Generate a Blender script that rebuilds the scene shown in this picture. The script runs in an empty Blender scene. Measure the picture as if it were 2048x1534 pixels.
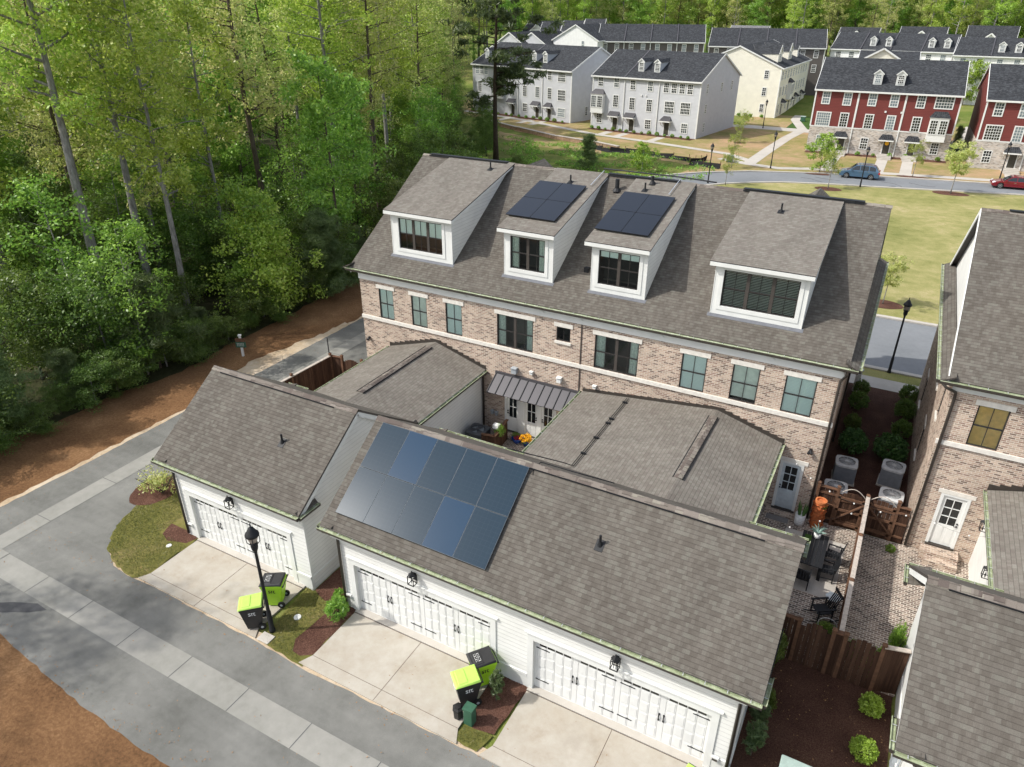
import bpy, math, random
import numpy as np
from mathutils import Vector, Matrix
SC = bpy.context.scene
COL = SC.collection
R = math.radians
# ------------------------------------------------------------ camera
def cam_axes(yaw, pitch, roll):
    cy, sy = math.cos(yaw), math.sin(yaw)
    f = Vector((sy*math.cos(pitch), cy*math.cos(pitch), -math.sin(pitch)))
    r = Vector((cy, -sy, 0)); u = r.cross(f)
    c, s = math.cos(roll), math.sin(roll)
    return r*c+u*s, u*c-r*s, f
CAMP = Vector((14.388, -14.124, 19.371))
cr, cu, cf = cam_axes(R(-28.37), R(28.04), R(.18))
cd = bpy.data.cameras.new('camera'); cam = bpy.data.objects.new('camera', cd); COL.objects.link(cam)
cam.matrix_world = Matrix(((cr.x, cu.x, -cf.x, CAMP.x), (cr.y, cu.y, -cf.y, CAMP.y), (cr.z, cu.z, -cf.z, CAMP.z), (0, 0, 0, 1)))
cd.sensor_width = 36; cd.lens = 1440/2048*36; cd.clip_start = .1; cd.clip_end = 5000
SC.camera = cam
# ------------------------------------------------------------ sky, sun, exposure
SUN_DIR = Vector((-.83*math.cos(R(46)), -.56*math.cos(R(46)), math.sin(R(46)))).normalized()
w = bpy.data.worlds.new('World'); SC.world = w; w.use_nodes = True
wn = w.node_tree; sky = wn.nodes.new('ShaderNodeTexSky'); sky.sky_type = 'NISHITA'; sky.sun_disc = False
sky.sun_elevation = R(46); sky.sun_rotation = math.atan2(SUN_DIR.x, SUN_DIR.y); sky.dust_density = 2.5; sky.air_density = 1.0
bgn = wn.nodes['Background']; bgn.inputs['Strength'].default_value = .15
hsn = wn.nodes.new('ShaderNodeHueSaturation'); hsn.inputs['Saturation'].default_value = .55; hsn.inputs['Value'].default_value = 1.0
wn.links.new(sky.outputs[0], hsn.inputs['Color']); wn.links.new(hsn.outputs[0], bgn.inputs['Color'])
sl = bpy.data.lights.new('sun', 'SUN'); sl.energy = 2.5; sl.angle = R(.7); sl.color = (1, .965, .90)
so = bpy.data.objects.new('sun', sl); COL.objects.link(so)
so.rotation_euler = SUN_DIR.to_track_quat('Z', 'Y').to_euler(); so.location = (0, 0, 60)
SC.view_settings.view_transform = 'Standard'; SC.view_settings.look = 'None'
SC.view_settings.exposure = .76; SC.view_settings.gamma = 1
SC.render.engine = 'CYCLES'
# ------------------------------------------------------------ materials
MT = {}
class NT:
    def __init__(s, name, rough=.8, spec=.3, metal=0.0):
        s.m = bpy.data.materials.new(name); s.m.use_nodes = True; s.t = s.m.node_tree
        s.b = s.t.nodes['Principled BSDF']; s.b.inputs['Roughness'].default_value = rough
        s.b.inputs['Specular IOR Level'].default_value = spec; s.b.inputs['Metallic'].default_value = metal
        MT[name] = s.m
    def n(s, t, **k):
        o = s.t.nodes.new('ShaderNode'+t)
        for a, v in k.items():
            if a.startswith('_'): setattr(o, a[1:], v)
            else:
                key = int(a[1:]) if a[0] == 'i' and a[1:].isdigit() else a.replace('__', ' ')
                i = o.inputs[key]
                if isinstance(v, (bpy.types.NodeSocket,)): s.t.links.new(v, i)
                else: i.default_value = v
        return o
    def l(s, a, b): s.t.links.new(a, b)
    def cells(s, uv, bw, rh, off=.5):
        sp = s.n('SeparateXYZ', Vector=uv); row = s.math('FLOOR', s.math('DIVIDE', sp.outputs[1], rh)); u = s.math('ADD', s.math('DIVIDE', sp.outputs[0], bw), s.math('MULTIPLY', s.math('MODULO', row, 2.0), off))
        return s.n('TexWhiteNoise', _noise_dimensions='2D', Vector=s.n('CombineXYZ', i0=s.math('FLOOR', u), i1=row).outputs[0]).outputs[0]
    def uv(s): return s.n('UVMap').outputs[0]
    def pos(s): return s.n('NewGeometry').outputs['Position']
    def math(s, op, a, b=0.0, c=0.0): return s.n('Math', _operation=op, i0=a, i1=b, i2=c).outputs[0]
    def ramp(s, f, stops, interp='LINEAR'):
        o = s.n('ValToRGB', Fac=f); o.color_ramp.interpolation = interp; e = o.color_ramp.elements
        while len(e) < len(stops): e.new(.5)
        for q, (p, c) in zip(e, stops): q.position = p; q.color = (*c, 1)
        return o.outputs[0]
    def noise(s, v, sc, det=3, rough=.55): return s.n('TexNoise', Vector=v, Scale=sc, Detail=det, Roughness=rough).outputs['Fac']
    def mul(s, c, f, amt=1.0): return s.n('Mix', _data_type='RGBA', _blend_type='MULTIPLY', i0=amt, i6=c, i7=f).outputs[2]
    def mix(s, f, a, b): return s.n('Mix', _data_type='RGBA', i0=f, i6=a, i7=b).outputs[2]
    def gray(s, f, lo, hi, a=.3, b=.7): return s.ramp(f, [(a, (lo,)*3), (b, (hi,)*3)])
    def base(s, c): s.l(c, s.b.inputs['Base Color']) if isinstance(c, bpy.types.NodeSocket) else setattr(s.b.inputs['Base Color'], 'default_value', (*c, 1))
    def bump(s, h, d, st=1.0): s.l(s.n('Bump', Height=h, Distance=d, Strength=st).outputs[0], s.b.inputs['Normal'])
def plain(name, c, rough=.6, spec=.3, metal=0, var=.12, sc=6):
    k = NT(name, rough, spec, metal)
    k.base(k.mul((*c, 1), k.gray(k.noise(k.pos(), sc), 1-var, 1+var)) if var else c)
    return k.m
def shingle(name, tones, row=.145, wd=.31, vary=.12):
    k = NT(name, .92, .15); uv = k.uv()
    f = k.math('ADD', k.math('MULTIPLY', k.cells(uv, wd, row, .41), .55), k.math('MULTIPLY', k.cells(uv, wd*.53, row, .73), .45))
    c = k.ramp(f, [(.18, tones[0]), (.45, tones[1]), (.6, tones[2]), (.85, tones[3])])
    c = k.mul(c, k.gray(k.noise(k.n('Mapping', Vector=uv, Scale=(1.2, .35, 1)).outputs[0], .8, 5, .65), 1-vary, 1+vary))
    c = k.mul(c, k.gray(k.noise(k.pos(), 60, 2), .82, 1.15))
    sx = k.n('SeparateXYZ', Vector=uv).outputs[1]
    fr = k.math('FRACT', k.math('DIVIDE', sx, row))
    c = k.mul(c, k.ramp(fr, [(0, (.62,)*3), (.09, (.7,)*3), (.16, (1,)*3)]))  # shadow under each shingle row's butt edge, painted as a dark line
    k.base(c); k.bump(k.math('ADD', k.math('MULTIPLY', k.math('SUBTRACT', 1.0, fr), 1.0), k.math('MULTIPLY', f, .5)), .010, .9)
def brick(name, stops, mortar, bw=.215, rh=.075, ms=.008, dirt=.12, off=.5, rough=.9):
    k = NT(name, rough, .15); uv = k.uv()
    o = k.n('TexBrick', _offset=0, Vector=k.n('CombineXYZ', i0=k.math('ADD', k.n('SeparateXYZ', Vector=uv).outputs[0], k.math('MULTIPLY', k.math('MODULO', k.math('FLOOR', k.math('DIVIDE', k.n('SeparateXYZ', Vector=uv).outputs[1], rh)), 2.0), off*bw)), i1=k.n('SeparateXYZ', Vector=uv).outputs[1]).outputs[0], Color1=(0, 0, 0, 1), Color2=(1, 1, 1, 1), Mortar=(.5, .5, .5, 1), Scale=1, Mortar__Size=ms, Mortar__Smooth=.2, Brick__Width=bw, Row__Height=rh)
    c = k.ramp(k.cells(uv, bw, rh, off), stops, 'CONSTANT')
    c = k.mul(c, k.gray(k.noise(uv, 22, 3), .8, 1.18))
    c = k.mix(o.outputs['Fac'], c, (*mortar, 1))
    c = k.mul(c, k.gray(k.noise(uv, .8, 5), 1-dirt, 1+dirt))
    k.base(c); k.bump(k.math('SUBTRACT', 1.0, o.outputs['Fac']), .008, .8)
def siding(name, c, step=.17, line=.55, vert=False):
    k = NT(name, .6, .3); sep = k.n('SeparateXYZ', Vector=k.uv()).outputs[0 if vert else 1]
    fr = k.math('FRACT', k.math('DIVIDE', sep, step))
    col = k.mul((*c, 1), k.ramp(fr, [(0, (line,)*3), (.07, (line,)*3), (.11, (1,)*3)]))  # dark line per board: lap shadow put into the colour
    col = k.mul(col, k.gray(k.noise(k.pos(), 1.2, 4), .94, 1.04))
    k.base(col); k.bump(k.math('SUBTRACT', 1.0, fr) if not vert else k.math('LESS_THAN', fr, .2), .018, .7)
def ground(name, stops, sc=(.3, 4, 40), rough=.95, bump=.03, w=(.5, .3, .2), extra=None):
    k = NT(name, rough, .1); p = k.pos()
    a = k.noise(p, sc[0], 5); b = k.noise(p, sc[1], 5, .65); c = k.noise(p, sc[2], 3, .7)
    f = k.math('ADD', k.math('ADD', k.math('MULTIPLY', a, w[0]), k.math('MULTIPLY', b, w[1])), k.math('MULTIPLY', c, w[2]))
    col = k.ramp(f, stops)
    if extra: col = extra(k, p, col)
    k.base(col); k.bump(k.math('ADD', b, c), bump, .8)
ST4 = lambda a, b, c, d, l=.36, h=.64: [(l, a), (l+(h-l)*.36, b), (l+(h-l)*.66, c), (h, d)]
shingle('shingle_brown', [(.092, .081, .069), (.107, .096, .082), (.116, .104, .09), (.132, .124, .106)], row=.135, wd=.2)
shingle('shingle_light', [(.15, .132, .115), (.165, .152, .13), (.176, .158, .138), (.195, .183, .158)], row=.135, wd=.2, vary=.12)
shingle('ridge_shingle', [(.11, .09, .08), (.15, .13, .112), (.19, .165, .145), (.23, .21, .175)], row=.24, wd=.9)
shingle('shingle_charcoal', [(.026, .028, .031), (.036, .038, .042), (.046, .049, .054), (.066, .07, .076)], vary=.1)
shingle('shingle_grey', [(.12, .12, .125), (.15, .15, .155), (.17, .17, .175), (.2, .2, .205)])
brick('brick_pink', [(0, (.165, .115, .092)), (.14, (.27, .18, .14)), (.33, (.40, .29, .225)), (.6, (.47, .36, .28)), (.84, (.36, .28, .22))], (.56, .50, .42), ms=.011, rh=.079, bw=.225)
brick('brick_pale', [(0, (.26, .23, .2)), (.25, (.42, .37, .32)), (.5, (.52, .46, .4)), (.75, (.46, .43, .4))], (.56, .52, .47), bw=.3, rh=.1)
brick('paver', [(0, (.12, .09, .075)), (.25, (.22, .165, .135)), (.5, (.30, .235, .19)), (.75, (.19, .145, .12))], (.58, .53, .45), bw=.21, rh=.105, ms=.012, dirt=.3)
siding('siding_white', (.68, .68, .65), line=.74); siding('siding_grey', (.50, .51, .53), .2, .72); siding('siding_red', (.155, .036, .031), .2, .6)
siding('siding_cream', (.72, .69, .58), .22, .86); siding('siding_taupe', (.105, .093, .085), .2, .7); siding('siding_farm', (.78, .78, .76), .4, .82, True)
plain('trim_white', (.66, .665, .64), .5, var=.05, sc=2); plain('panel_white', (.66, .665, .64), .5, var=.05, sc=2)
plain('stone_trim', (.64, .61, .55), .8, var=.1); plain('dark_frame', (.035, .032, .03), .45); plain('mullion_brown', (.06, .052, .046), .5)
plain('bronze', (.045, .038, .032), .4, .4, var=.15); plain('iron', (.012, .013, .015), .6, .35, var=.1)
k = NT('copper_patina', .7, .3); c = k.ramp(k.noise(k.pos(), 5, 5, .7), [(.3, (.20, .22, .13)), (.5, (.30, .34, .21)), (.62, (.42, .46, .33)), (.72, (.24, .12, .06))]); k.base(c)
k = NT('metal_roof', .5, .4, .3); k.base((.085, .082, .088))
plain('metal_seam', (.05, .05, .052), .4, .5, .3)
def ext_asph(k, p, c):
    c = k.mul(k.mul(c, k.gray(k.noise(p, .18, 3), .86, 1.12)), k.gray(k.noise(k.n('Mapping', Vector=p, Scale=(.12, 1.6, 1)).outputs[0], 1.0, 4), .9, 1.08))
    return k.mul(c, k.gray(k.noise(p, 260, 1), .72, 1.3))
ground('asphalt', ST4((.125, .124, .112), (.158, .157, .144), (.178, .176, .162), (.21, .208, .19)), (.35, 3, 90), .9, .006, extra=ext_asph)
ground('asphalt_patch', ST4((.06, .062, .064), (.08, .08, .082), (.09, .09, .092), (.12, .12, .12)), (.6, 5, 90), .9, .006)
ground('asphalt_street', ST4((.16, .17, .18), (.185, .195, .205), (.2, .21, .22), (.23, .24, .25)), (.25, 3, 60), .9, .006)
def ext_conc(k, p, c):
    st = k.noise(p, .9, 6, .7)
    return k.mul(c, k.ramp(st, [(.28, (.80, .74, .67)), (.42, (.95, .92, .88)), (.54, (1, .99, .97)), (.66, (1.05, 1.04, 1.03))]))
ground('concrete_drive', ST4((.335, .305, .26), (.38, .35, .30), (.405, .378, .33), (.43, .405, .36)), (.5, 3, 60), .88, .004, extra=ext_conc)
ground('concrete_gutter', ST4((.21, .205, .18), (.25, .245, .22), (.275, .268, .242), (.31, .30, .27)), (.5, 3, 80), .9, .005)
ground('concrete_walk', ST4((.38, .35, .31), (.43, .40, .355), (.46, .43, .385), (.5, .47, .42)), (.4, 2, 30), .9, .004)
ground('concrete_patio', ST4((.36, .33, .29), (.42, .39, .35), (.46, .43, .385), (.5, .47, .43)), (.9, 3, 40), .9, .004)
ground('grass_lawn', ST4((.10, .105, .028), (.16, .155, .042), (.20, .18, .058), (.27, .21, .1), .38, .62), (.5, 6, 60), .95, .05)
ground('grass_park', ST4((.15, .165, .05), (.24, .235, .085), (.31, .285, .12), (.43, .35, .2), .38, .62), (.12, .9, 14), .95, .05, w=(.45, .3, .25))
ground('grass_clay', ST4((.16, .17, .05), (.24, .21, .08), (.33, .24, .13), (.42, .27, .16), .38, .62), (.13, .8, 10), .95, .05)
ground('meadow', ST4((.07, .11, .02), (.13, .17, .035), (.19, .20, .06), (.30, .21, .10), .36, .64), (.07, .6, 9), .95, .1)
ground('turf_dark', ST4((.03, .07, .015), (.045, .09, .02), (.06, .11, .025), (.09, .13, .04)), (.3, 3, 30), .95, .05)
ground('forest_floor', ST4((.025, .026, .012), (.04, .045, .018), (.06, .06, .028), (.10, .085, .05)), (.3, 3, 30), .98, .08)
ground('pine_straw', ST4((.085, .044, .022), (.17, .09, .043), (.24, .13, .062), (.36, .22, .115), .37, .63), (.35, 9, 60), .95, .05, w=(.35, .3, .35))
ground('sand', ST4((.38, .28, .18), (.48, .37, .25), (.54, .44, .32), (.6, .5, .38)), (.7, 5, 50), .95, .03)
ground('mulch', ST4((.045, .022, .016), (.10, .048, .034), (.155, .08, .058), (.27, .15, .11), .39, .61), (.8, 26, 75), .95, .06, w=(.2, .4, .4))
ground('mulch_dark', ST4((.035, .018, .014), (.07, .035, .026), (.105, .055, .04), (.17, .10, .07), .39, .61), (.8, 26, 75), .95, .06, w=(.2, .4, .4))
k = NT('wood_fence', .85, .2); sx = k.n('SeparateXYZ', Vector=k.uv()).outputs[0]
fr = k.math('FRACT', k.math('DIVIDE', sx, .14)); wn2 = k.n('TexWhiteNoise', _noise_dimensions='1D', W=k.math('FLOOR', k.math('DIVIDE', sx, .14))).outputs[0]
c = k.ramp(wn2, [(0, (.042, .021, .013)), (.5, (.06, .031, .019)), (1, (.085, .046, .029))])
c = k.mul(c, k.gray(k.n('TexNoise', Vector=k.n('Mapping', Vector=k.uv(), Scale=(25, 1.2, 1)).outputs[0], Scale=1, Detail=4).outputs[0], .7, 1.35))
k.base(k.mul(c, k.ramp(fr, [(0, (.25,)*3), (.07, (1,)*3)])))
plain('wood_post', (.12, .062, .036), .85, var=.3, sc=8); plain('weathered_wood', (.42, .37, .32), .85, var=.2, sc=9)
k = NT('solar_cell', .24, .045); uv = k.uv()
o = k.n('TexBrick', _offset=0, Vector=uv, Color1=(0, 0, 0, 1), Color2=(1, 1, 1, 1), Scale=1, Mortar__Size=.004, Brick__Width=.1667, Row__Height=.1667)
k.base(k.mix(o.outputs['Fac'], (.018, .034, .052, 1), (.028, .045, .064, 1))); k.b.inputs['Coat Weight'].default_value = 0
k = NT('solar_blue', .24, .045); k.base((.018, .042, .078)); k = NT('solar_black', .3, .4); k.base((.006, .009, .016)); k.b.inputs['Coat Weight'].default_value = .25
plain('panel_frame', (.13, .15, .17), .6, .2, var=0); plain('aluminium', (.62, .63, .65), .35, .5, .6); plain('light_metal', (.5, .51, .52), .45, .5, .3)
def glass(name, tint, gl=.12):
    k = NT(name); t = k.t; t.nodes.remove(k.b)
    tr = k.n('BsdfTransparent', Color=(*tint, 1)); g = k.n('BsdfGlossy', Roughness=.03, Color=(.9, .95, 1, 1))
    fz = k.math('ADD', k.math('MULTIPLY', k.n('Fresnel', IOR=1.5).outputs[0], 1.3), gl)
    mx = k.n('MixShader', i0=fz, i1=tr.outputs[0], i2=g.outputs[0]); k.l(mx.outputs[0], t.nodes['Material Output'].inputs[0])
glass('glass', (.88, .98, .95), .02); glass('glass_clear', (.85, .93, .92), .04)
k = NT('glass_dark', .06, .8); k.base((.012, .016, .018))
k = NT('glass_bluish', .12, .7); k.base((.16, .2, .22))  # teal-grey base colour stands in for reflections in far panes
plain('room_dark', (.035, .035, .035), .9); plain('room_mid', (.13, .12, .11), .9)
k = NT('blind', .7, .2); sy = k.n('SeparateXYZ', Vector=k.uv()).outputs[1]
k.base(k.mul((.9, .93, .88, 1), k.ramp(k.math('FRACT', k.math('DIVIDE', sy, .06)), [(0, (.6,)*3), (.2, (1,)*3)])))
plain('blind_pale', (.86, .84, .76), .8, var=.1, sc=5); plain('curtain', (.78, .8, .72), .9, var=.2, sc=14); plain('shade_tan', (.86, .55, .22), .9); plain('louver', (.62, .62, .58), .6)
plain('lime', (.40, .72, .03), .45, .4, var=.05); plain('lime_lid', (.40, .64, .11), .45, .4, var=.05); plain('bin_black', (.022, .022, .023), .5, .4)
plain('rubber', (.012, .012, .012), .7); plain('green_box', (.035, .10, .06), .55); plain('grey_green_box', (.33, .42, .38), .5)
plain('door_white', (.66, .665, .645), .5, var=.05, sc=2); plain('door_gap', (.60, .60, .585), .6, var=0); plain('white_paint', (.66, .665, .64), .5, var=.03); plain('door_dark', (.055, .05, .038), .5); plain('door_blue', (.50, .55, .57), .5); plain('door_red', (.35, .02, .02), .4)
plain('terracotta', (.52, .17, .06), .75, var=.2); plain('planter_white', (.68, .68, .66), .5); plain('cobalt', (.01, .05, .25), .25, .6)
plain('flashing_grey', (.13, .135, .15), .7, .2); plain('grey_metal', (.24, .255, .275), .55, .4, .1, var=.1); plain('ac_dark', (.08, .085, .09), .5, .4); plain('ac_light', (.55, .56, .56), .5)
plain('mat_grey', (.18, .17, .165), .95); plain('utility_grey', (.33, .36, .38), .5); plain('hvac_pipe', (.2, .2, .2), .6)
k = NT('car_blue', .28, .5, .4); k.base((.075, .15, .235)); k.b.inputs['Coat Weight'].default_value = 1
k = NT('car_red', .25, .5, .4); k.base((.23, .006, .016)); k.b.inputs['Coat Weight'].default_value = 1
k = NT('car_black', .25, .5, .2); k.base((.01, .01, .012)); k.b.inputs['Coat Weight'].default_value = 1
plain('chrome', (.6, .6, .6), .25, .5, .9, var=0); plain('tail_red', (.4, .01, .01), .3, var=0); plain('head_lamp', (.7, .72, .75), .2, var=0)
plain('silt_cloth', (.012, .012, .012), .8); plain('clay_stone', (.34, .22, .15), .9, var=.35, sc=3)
plain('flower_yellow', (.8, .42, .02), .7, var=.3, sc=40); plain('flower_red', (.35, .03, .06), .7, var=.4, sc=40)
k = NT('lamp_lens', .3, .5); k.base((.35, .30, .26))
def bark(name, a, b, sc=3):
    k = NT(name, .95, .1); p = k.n('Mapping', Vector=k.pos(), Scale=(1, 1, .25)).outputs[0]
    k.base(k.ramp(k.noise(p, sc*3, 5, .7), [(.32, a), (.66, b)])); k.bump(k.noise(p, sc*6, 4), .04, .8)
bark('bark_grey', (.13, .12, .11), (.32, .31, .29)); bark('bark_brown', (.05, .04, .03), (.15, .12, .095)); bark('bark_dark', (.03, .022, .016), (.085, .062, .047))
def leaf(name, cols, tr=.48, ov=.25):
    if name != 'leaf_grass': q_ = dict(leaf_deep=1.0, leaf_youngpine=.85, leaf_spring=1.35, leaf_street=1.0, leaf_lime=.75, leaf_olive=1.45, leaf_green=1.3).get(name, 1.22); cols = [tuple(min(.75, v*q_) for v in c) for c in cols]
    k = NT(name); t = k.t; t.nodes.remove(k.b)
    c = k.ramp(k.n('NewGeometry').outputs['Random Per Island'], [(i/(len(cols)-1), q) for i, q in enumerate(cols)])
    ob = k.n('ObjectInfo').outputs['Random']
    c = k.n('HueSaturation', Hue=k.math('ADD', .5-.022*ov/.25, k.math('MULTIPLY', ob, .03*ov/.25)), Value=k.math('ADD', 1-ov*.7, k.math('MULTIPLY', ob, ov*1.4)), Saturation=.97, Color=c).outputs[0]
    d = k.n('BsdfDiffuse', Color=c); q = k.n('BsdfTranslucent', Color=c)
    g = k.n('BsdfGlossy', Color=(1, 1, 1, 1), Roughness=.45)
    m1 = k.n('MixShader', i0=tr, i1=d.outputs[0], i2=q.outputs[0]); m2 = k.n('MixShader', i0=.03, i1=m1.outputs[0], i2=g.outputs[0])
    k.l(m2.outputs[0], t.nodes['Material Output'].inputs[0])
leaf('leaf_street', [(.20, .26, .03), (.26, .33, .04), (.33, .39, .07), (.4, .42, .12)], .35, .15)
leaf('leaf_spring', [(.18, .28, .03), (.24, .37, .04), (.32, .45, .06), (.42, .50, .11)])
leaf('leaf_olive', [(.21, .26, .06), (.28, .33, .085), (.37, .40, .12), (.46, .43, .19)])
leaf('leaf_green', [(.09, .19, .02), (.13, .26, .026), (.18, .33, .04), (.26, .40, .06)])
leaf('leaf_deep', [(.07, .13, .018), (.10, .18, .024), (.14, .23, .035), (.19, .28, .05)])
leaf('leaf_pine', [(.05, .08, .028), (.07, .11, .036), (.095, .14, .045), (.12, .17, .06)])
leaf('leaf_youngpine', [(.10, .17, .05), (.14, .22, .065), (.18, .27, .085), (.23, .32, .11)])
leaf('leaf_lime', [(.24, .40, .02), (.30, .48, .03), (.36, .55, .05), (.42, .6, .08)], .3, .1)
leaf('leaf_shrub', [(.02, .06, .012), (.035, .10, .02), (.055, .15, .03), (.09, .2, .05)], .25, .15)
leaf('leaf_blue', [(.12, .2, .17), (.18, .27, .23), (.24, .34, .3)], .2, .1)
# ------------------------------------------------------------ mesh builder
ORG = {}
def org(o): return ORG.get(o.name, Vector()) if o else Vector()
class MB:
    def __init__(s): s.v = []; s.f = []; s.m = []
    def poly(s, pts, m=0):
        b = len(s.v); s.v += [tuple(p) for p in pts]; s.f.append(tuple(range(b, b+len(pts)))); s.m.append(m)
    def hexa(s, p, m=0):  # 8 corners: bottom 4 ccw, top 4 ccw
        b = len(s.v); s.v += [tuple(q) for q in p]
        for f in ((3, 2, 1, 0), (4, 5, 6, 7), (0, 1, 5, 4), (1, 2, 6, 5), (2, 3, 7, 6), (3, 0, 4, 7)):
            s.f.append(tuple(b+i for i in f)); s.m.append(m)
    def box(s, x0, y0, z0, x1, y1, z1, m=0):
        s.hexa([(x0, y0, z0), (x1, y0, z0), (x1, y1, z0), (x0, y1, z0), (x0, y0, z1), (x1, y0, z1), (x1, y1, z1), (x0, y1, z1)], m)
    def bar(s, p, q, wd, h, m=0, up=(0, 0, 1)):
        p = Vector(p); q = Vector(q); d = (q-p).normalized(); u = Vector(up); sd = d.cross(u)
        if sd.length < 1e-4: sd = d.cross(Vector((1, 0, 0)))
        sd.normalize(); u = sd.cross(d).normalized(); a = sd*wd/2; b = u*h/2
        s.hexa([p-a-b, p+a-b, q+a-b, q-a-b, p-a+b, p+a+b, q+a+b, q-a+b], m)
    def tube(s, pts, r, n=8, m=0, cap=True):
        pts = [Vector(p) for p in pts]; rs = r if isinstance(r, (list, tuple)) else [r]*len(pts); b0 = len(s.v)
        ref = None
        for i, p in enumerate(pts):
            d = (pts[min(i+1, len(pts)-1)]-pts[max(i-1, 0)]).normalized()
            if ref is None: ref = Vector((0, 0, 1)) if abs(d.z) < .9 else Vector((1, 0, 0))
            a = d.cross(ref).normalized(); ref = a.cross(d)
            for j in range(n):
                t = 2*math.pi*j/n; s.v.append(tuple(p+(a*math.cos(t)+ref*math.sin(t))*rs[i]))
        for i in range(len(pts)-1):
            for j in range(n):
                k = (j+1) % n; s.f.append((b0+i*n+j, b0+i*n+k, b0+(i+1)*n+k, b0+(i+1)*n+j)); s.m.append(m)
        if cap:
            s.f.append(tuple(b0+j for j in range(n-1, -1, -1))); s.m.append(m)
            e = b0+(len(pts)-1)*n; s.f.append(tuple(e+j for j in range(n))); s.m.append(m)
    def lathe(s, prof, c=(0, 0, 0), n=16, m=0):
        b0 = len(s.v); cx, cy, cz = c
        for r, z in prof:
            for j in range(n):
                t = 2*math.pi*j/n; s.v.append((cx+r*math.cos(t), cy+r*math.sin(t), cz+z))
        for i in range(len(prof)-1):
            for j in range(n):
                k = (j+1) % n; s.f.append((b0+i*n+j, b0+i*n+k, b0+(i+1)*n+k, b0+(i+1)*n+j)); s.m.append(m)
        if prof[0][0] > .001: s.f.append(tuple(b0+j for j in range(n-1, -1, -1))); s.m.append(m)
        if prof[-1][0] > .001: s.f.append(tuple(b0+(len(prof)-1)*n+j for j in range(n))); s.m.append(m)
    def extr(s, pts, vec, m=0, m2=None):
        pts = [Vector(p) for p in pts]; v = Vector(vec); n = len(pts)
        s.poly(pts[::-1], m if m2 is None else m2); s.poly([p+v for p in pts], m)
        for i in range(n):
            j = (i+1) % n; s.poly([pts[i], pts[j], pts[j]+v, pts[i]+v], m if m2 is None else m2)
    def slab(s, pts, th, m=0, me=1):  # roof slab: pts ccw from above = top face
        pts = [Vector(p) for p in pts]; n = (pts[1]-pts[0]).cross(pts[2]-pts[0]).normalized()
        if n.z < 0: pts = pts[::-1]; n = -n
        d = -n*th; s.poly(pts, m); s.poly([p+d for p in pts][::-1], me)
        for i in range(len(pts)):
            j = (i+1) % len(pts); s.poly([pts[i], pts[i]+d, pts[j]+d, pts[j]], me)
    def build(s, name, mats, parent=None, smooth=False, bevel=0, wob=0):
        if isinstance(mats, str): mats = [mats]
        me = bpy.data.meshes.new(name)
        o0 = org(parent); vs = [(x-o0.x, y-o0.y, z-o0.z) for x, y, z in s.v]
        me.from_pydata(vs, [], s.f)
        for q in mats: me.materials.append(MT[q])
        me.polygons.foreach_set('material_index', [min(i, len(mats)-1) for i in s.m])
        uvl = me.uv_layers.new(name='UVMap'); buf = []
        for f in s.f:
            P = [s.v[i] for i in f]; nx = ny = nz = 0.0
            for i in range(len(P)):
                a = P[i]; b = P[(i+1) % len(P)]
                nx += (a[1]-b[1])*(a[2]+b[2]); ny += (a[2]-b[2])*(a[0]+b[0]); nz += (a[0]-b[0])*(a[1]+b[1])
            L = math.sqrt(nx*nx+ny*ny+nz*nz) or 1; nx /= L; ny /= L; nz /= L
            h = math.hypot(nx, ny)
            if h < .02: t = (1, 0, 0)
            else: t = (-ny/h, nx/h, 0)
            bx = ny*t[2]-nz*t[1]; by = nz*t[0]-nx*t[2]; bz = nx*t[1]-ny*t[0]
            for p in P: buf += [p[0]*t[0]+p[1]*t[1], p[0]*bx+p[1]*by+p[2]*bz]
        uvl.data.foreach_set('uv', buf)
        if smooth: me.polygons.foreach_set('use_smooth', [True]*len(s.f))
        me.update()
        o = bpy.data.objects.new(name, me); COL.objects.link(o); o.parent = parent
        if parent: ORG[o.name] = o0.copy()
        if bevel:
            md = o.modifiers.new('bevel', 'BEVEL'); md.width = bevel; md.segments = 2; md.limit_method = 'ANGLE'
        return o
def tag(o, label, cat, group=None, kind=None):
    if label: o['label'] = label
    if cat: o['category'] = cat
    if group: o['group'] = group
    if kind: o['kind'] = kind
    return o
def thing(name, label, cat, loc=(0, 0, 0), rz=0, group=None):
    o = bpy.data.objects.new(name, None); COL.objects.link(o); o.location = loc; o.rotation_euler = (0, 0, rz)
    ORG[o.name] = Vector(loc) if rz == 0 else Vector(); o.empty_display_size = .3
    return tag(o, label, cat, group)
def dup(o, loc=None, rz=None, sc=None, parent=None, label=None, group=None):
    c = o.copy(); COL.objects.link(c)
    if parent is not None: c.parent = parent
    if loc is not None: c.location = loc
    if rz is not None: c.rotation_euler = (0, 0, rz)
    if sc is not None: c.scale = (sc, sc, sc) if not isinstance(sc, tuple) else sc
    if label: c['label'] = label
    if group: c['group'] = group
    for ch in list(o.children): dup(ch, parent=c)
    return c
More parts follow.
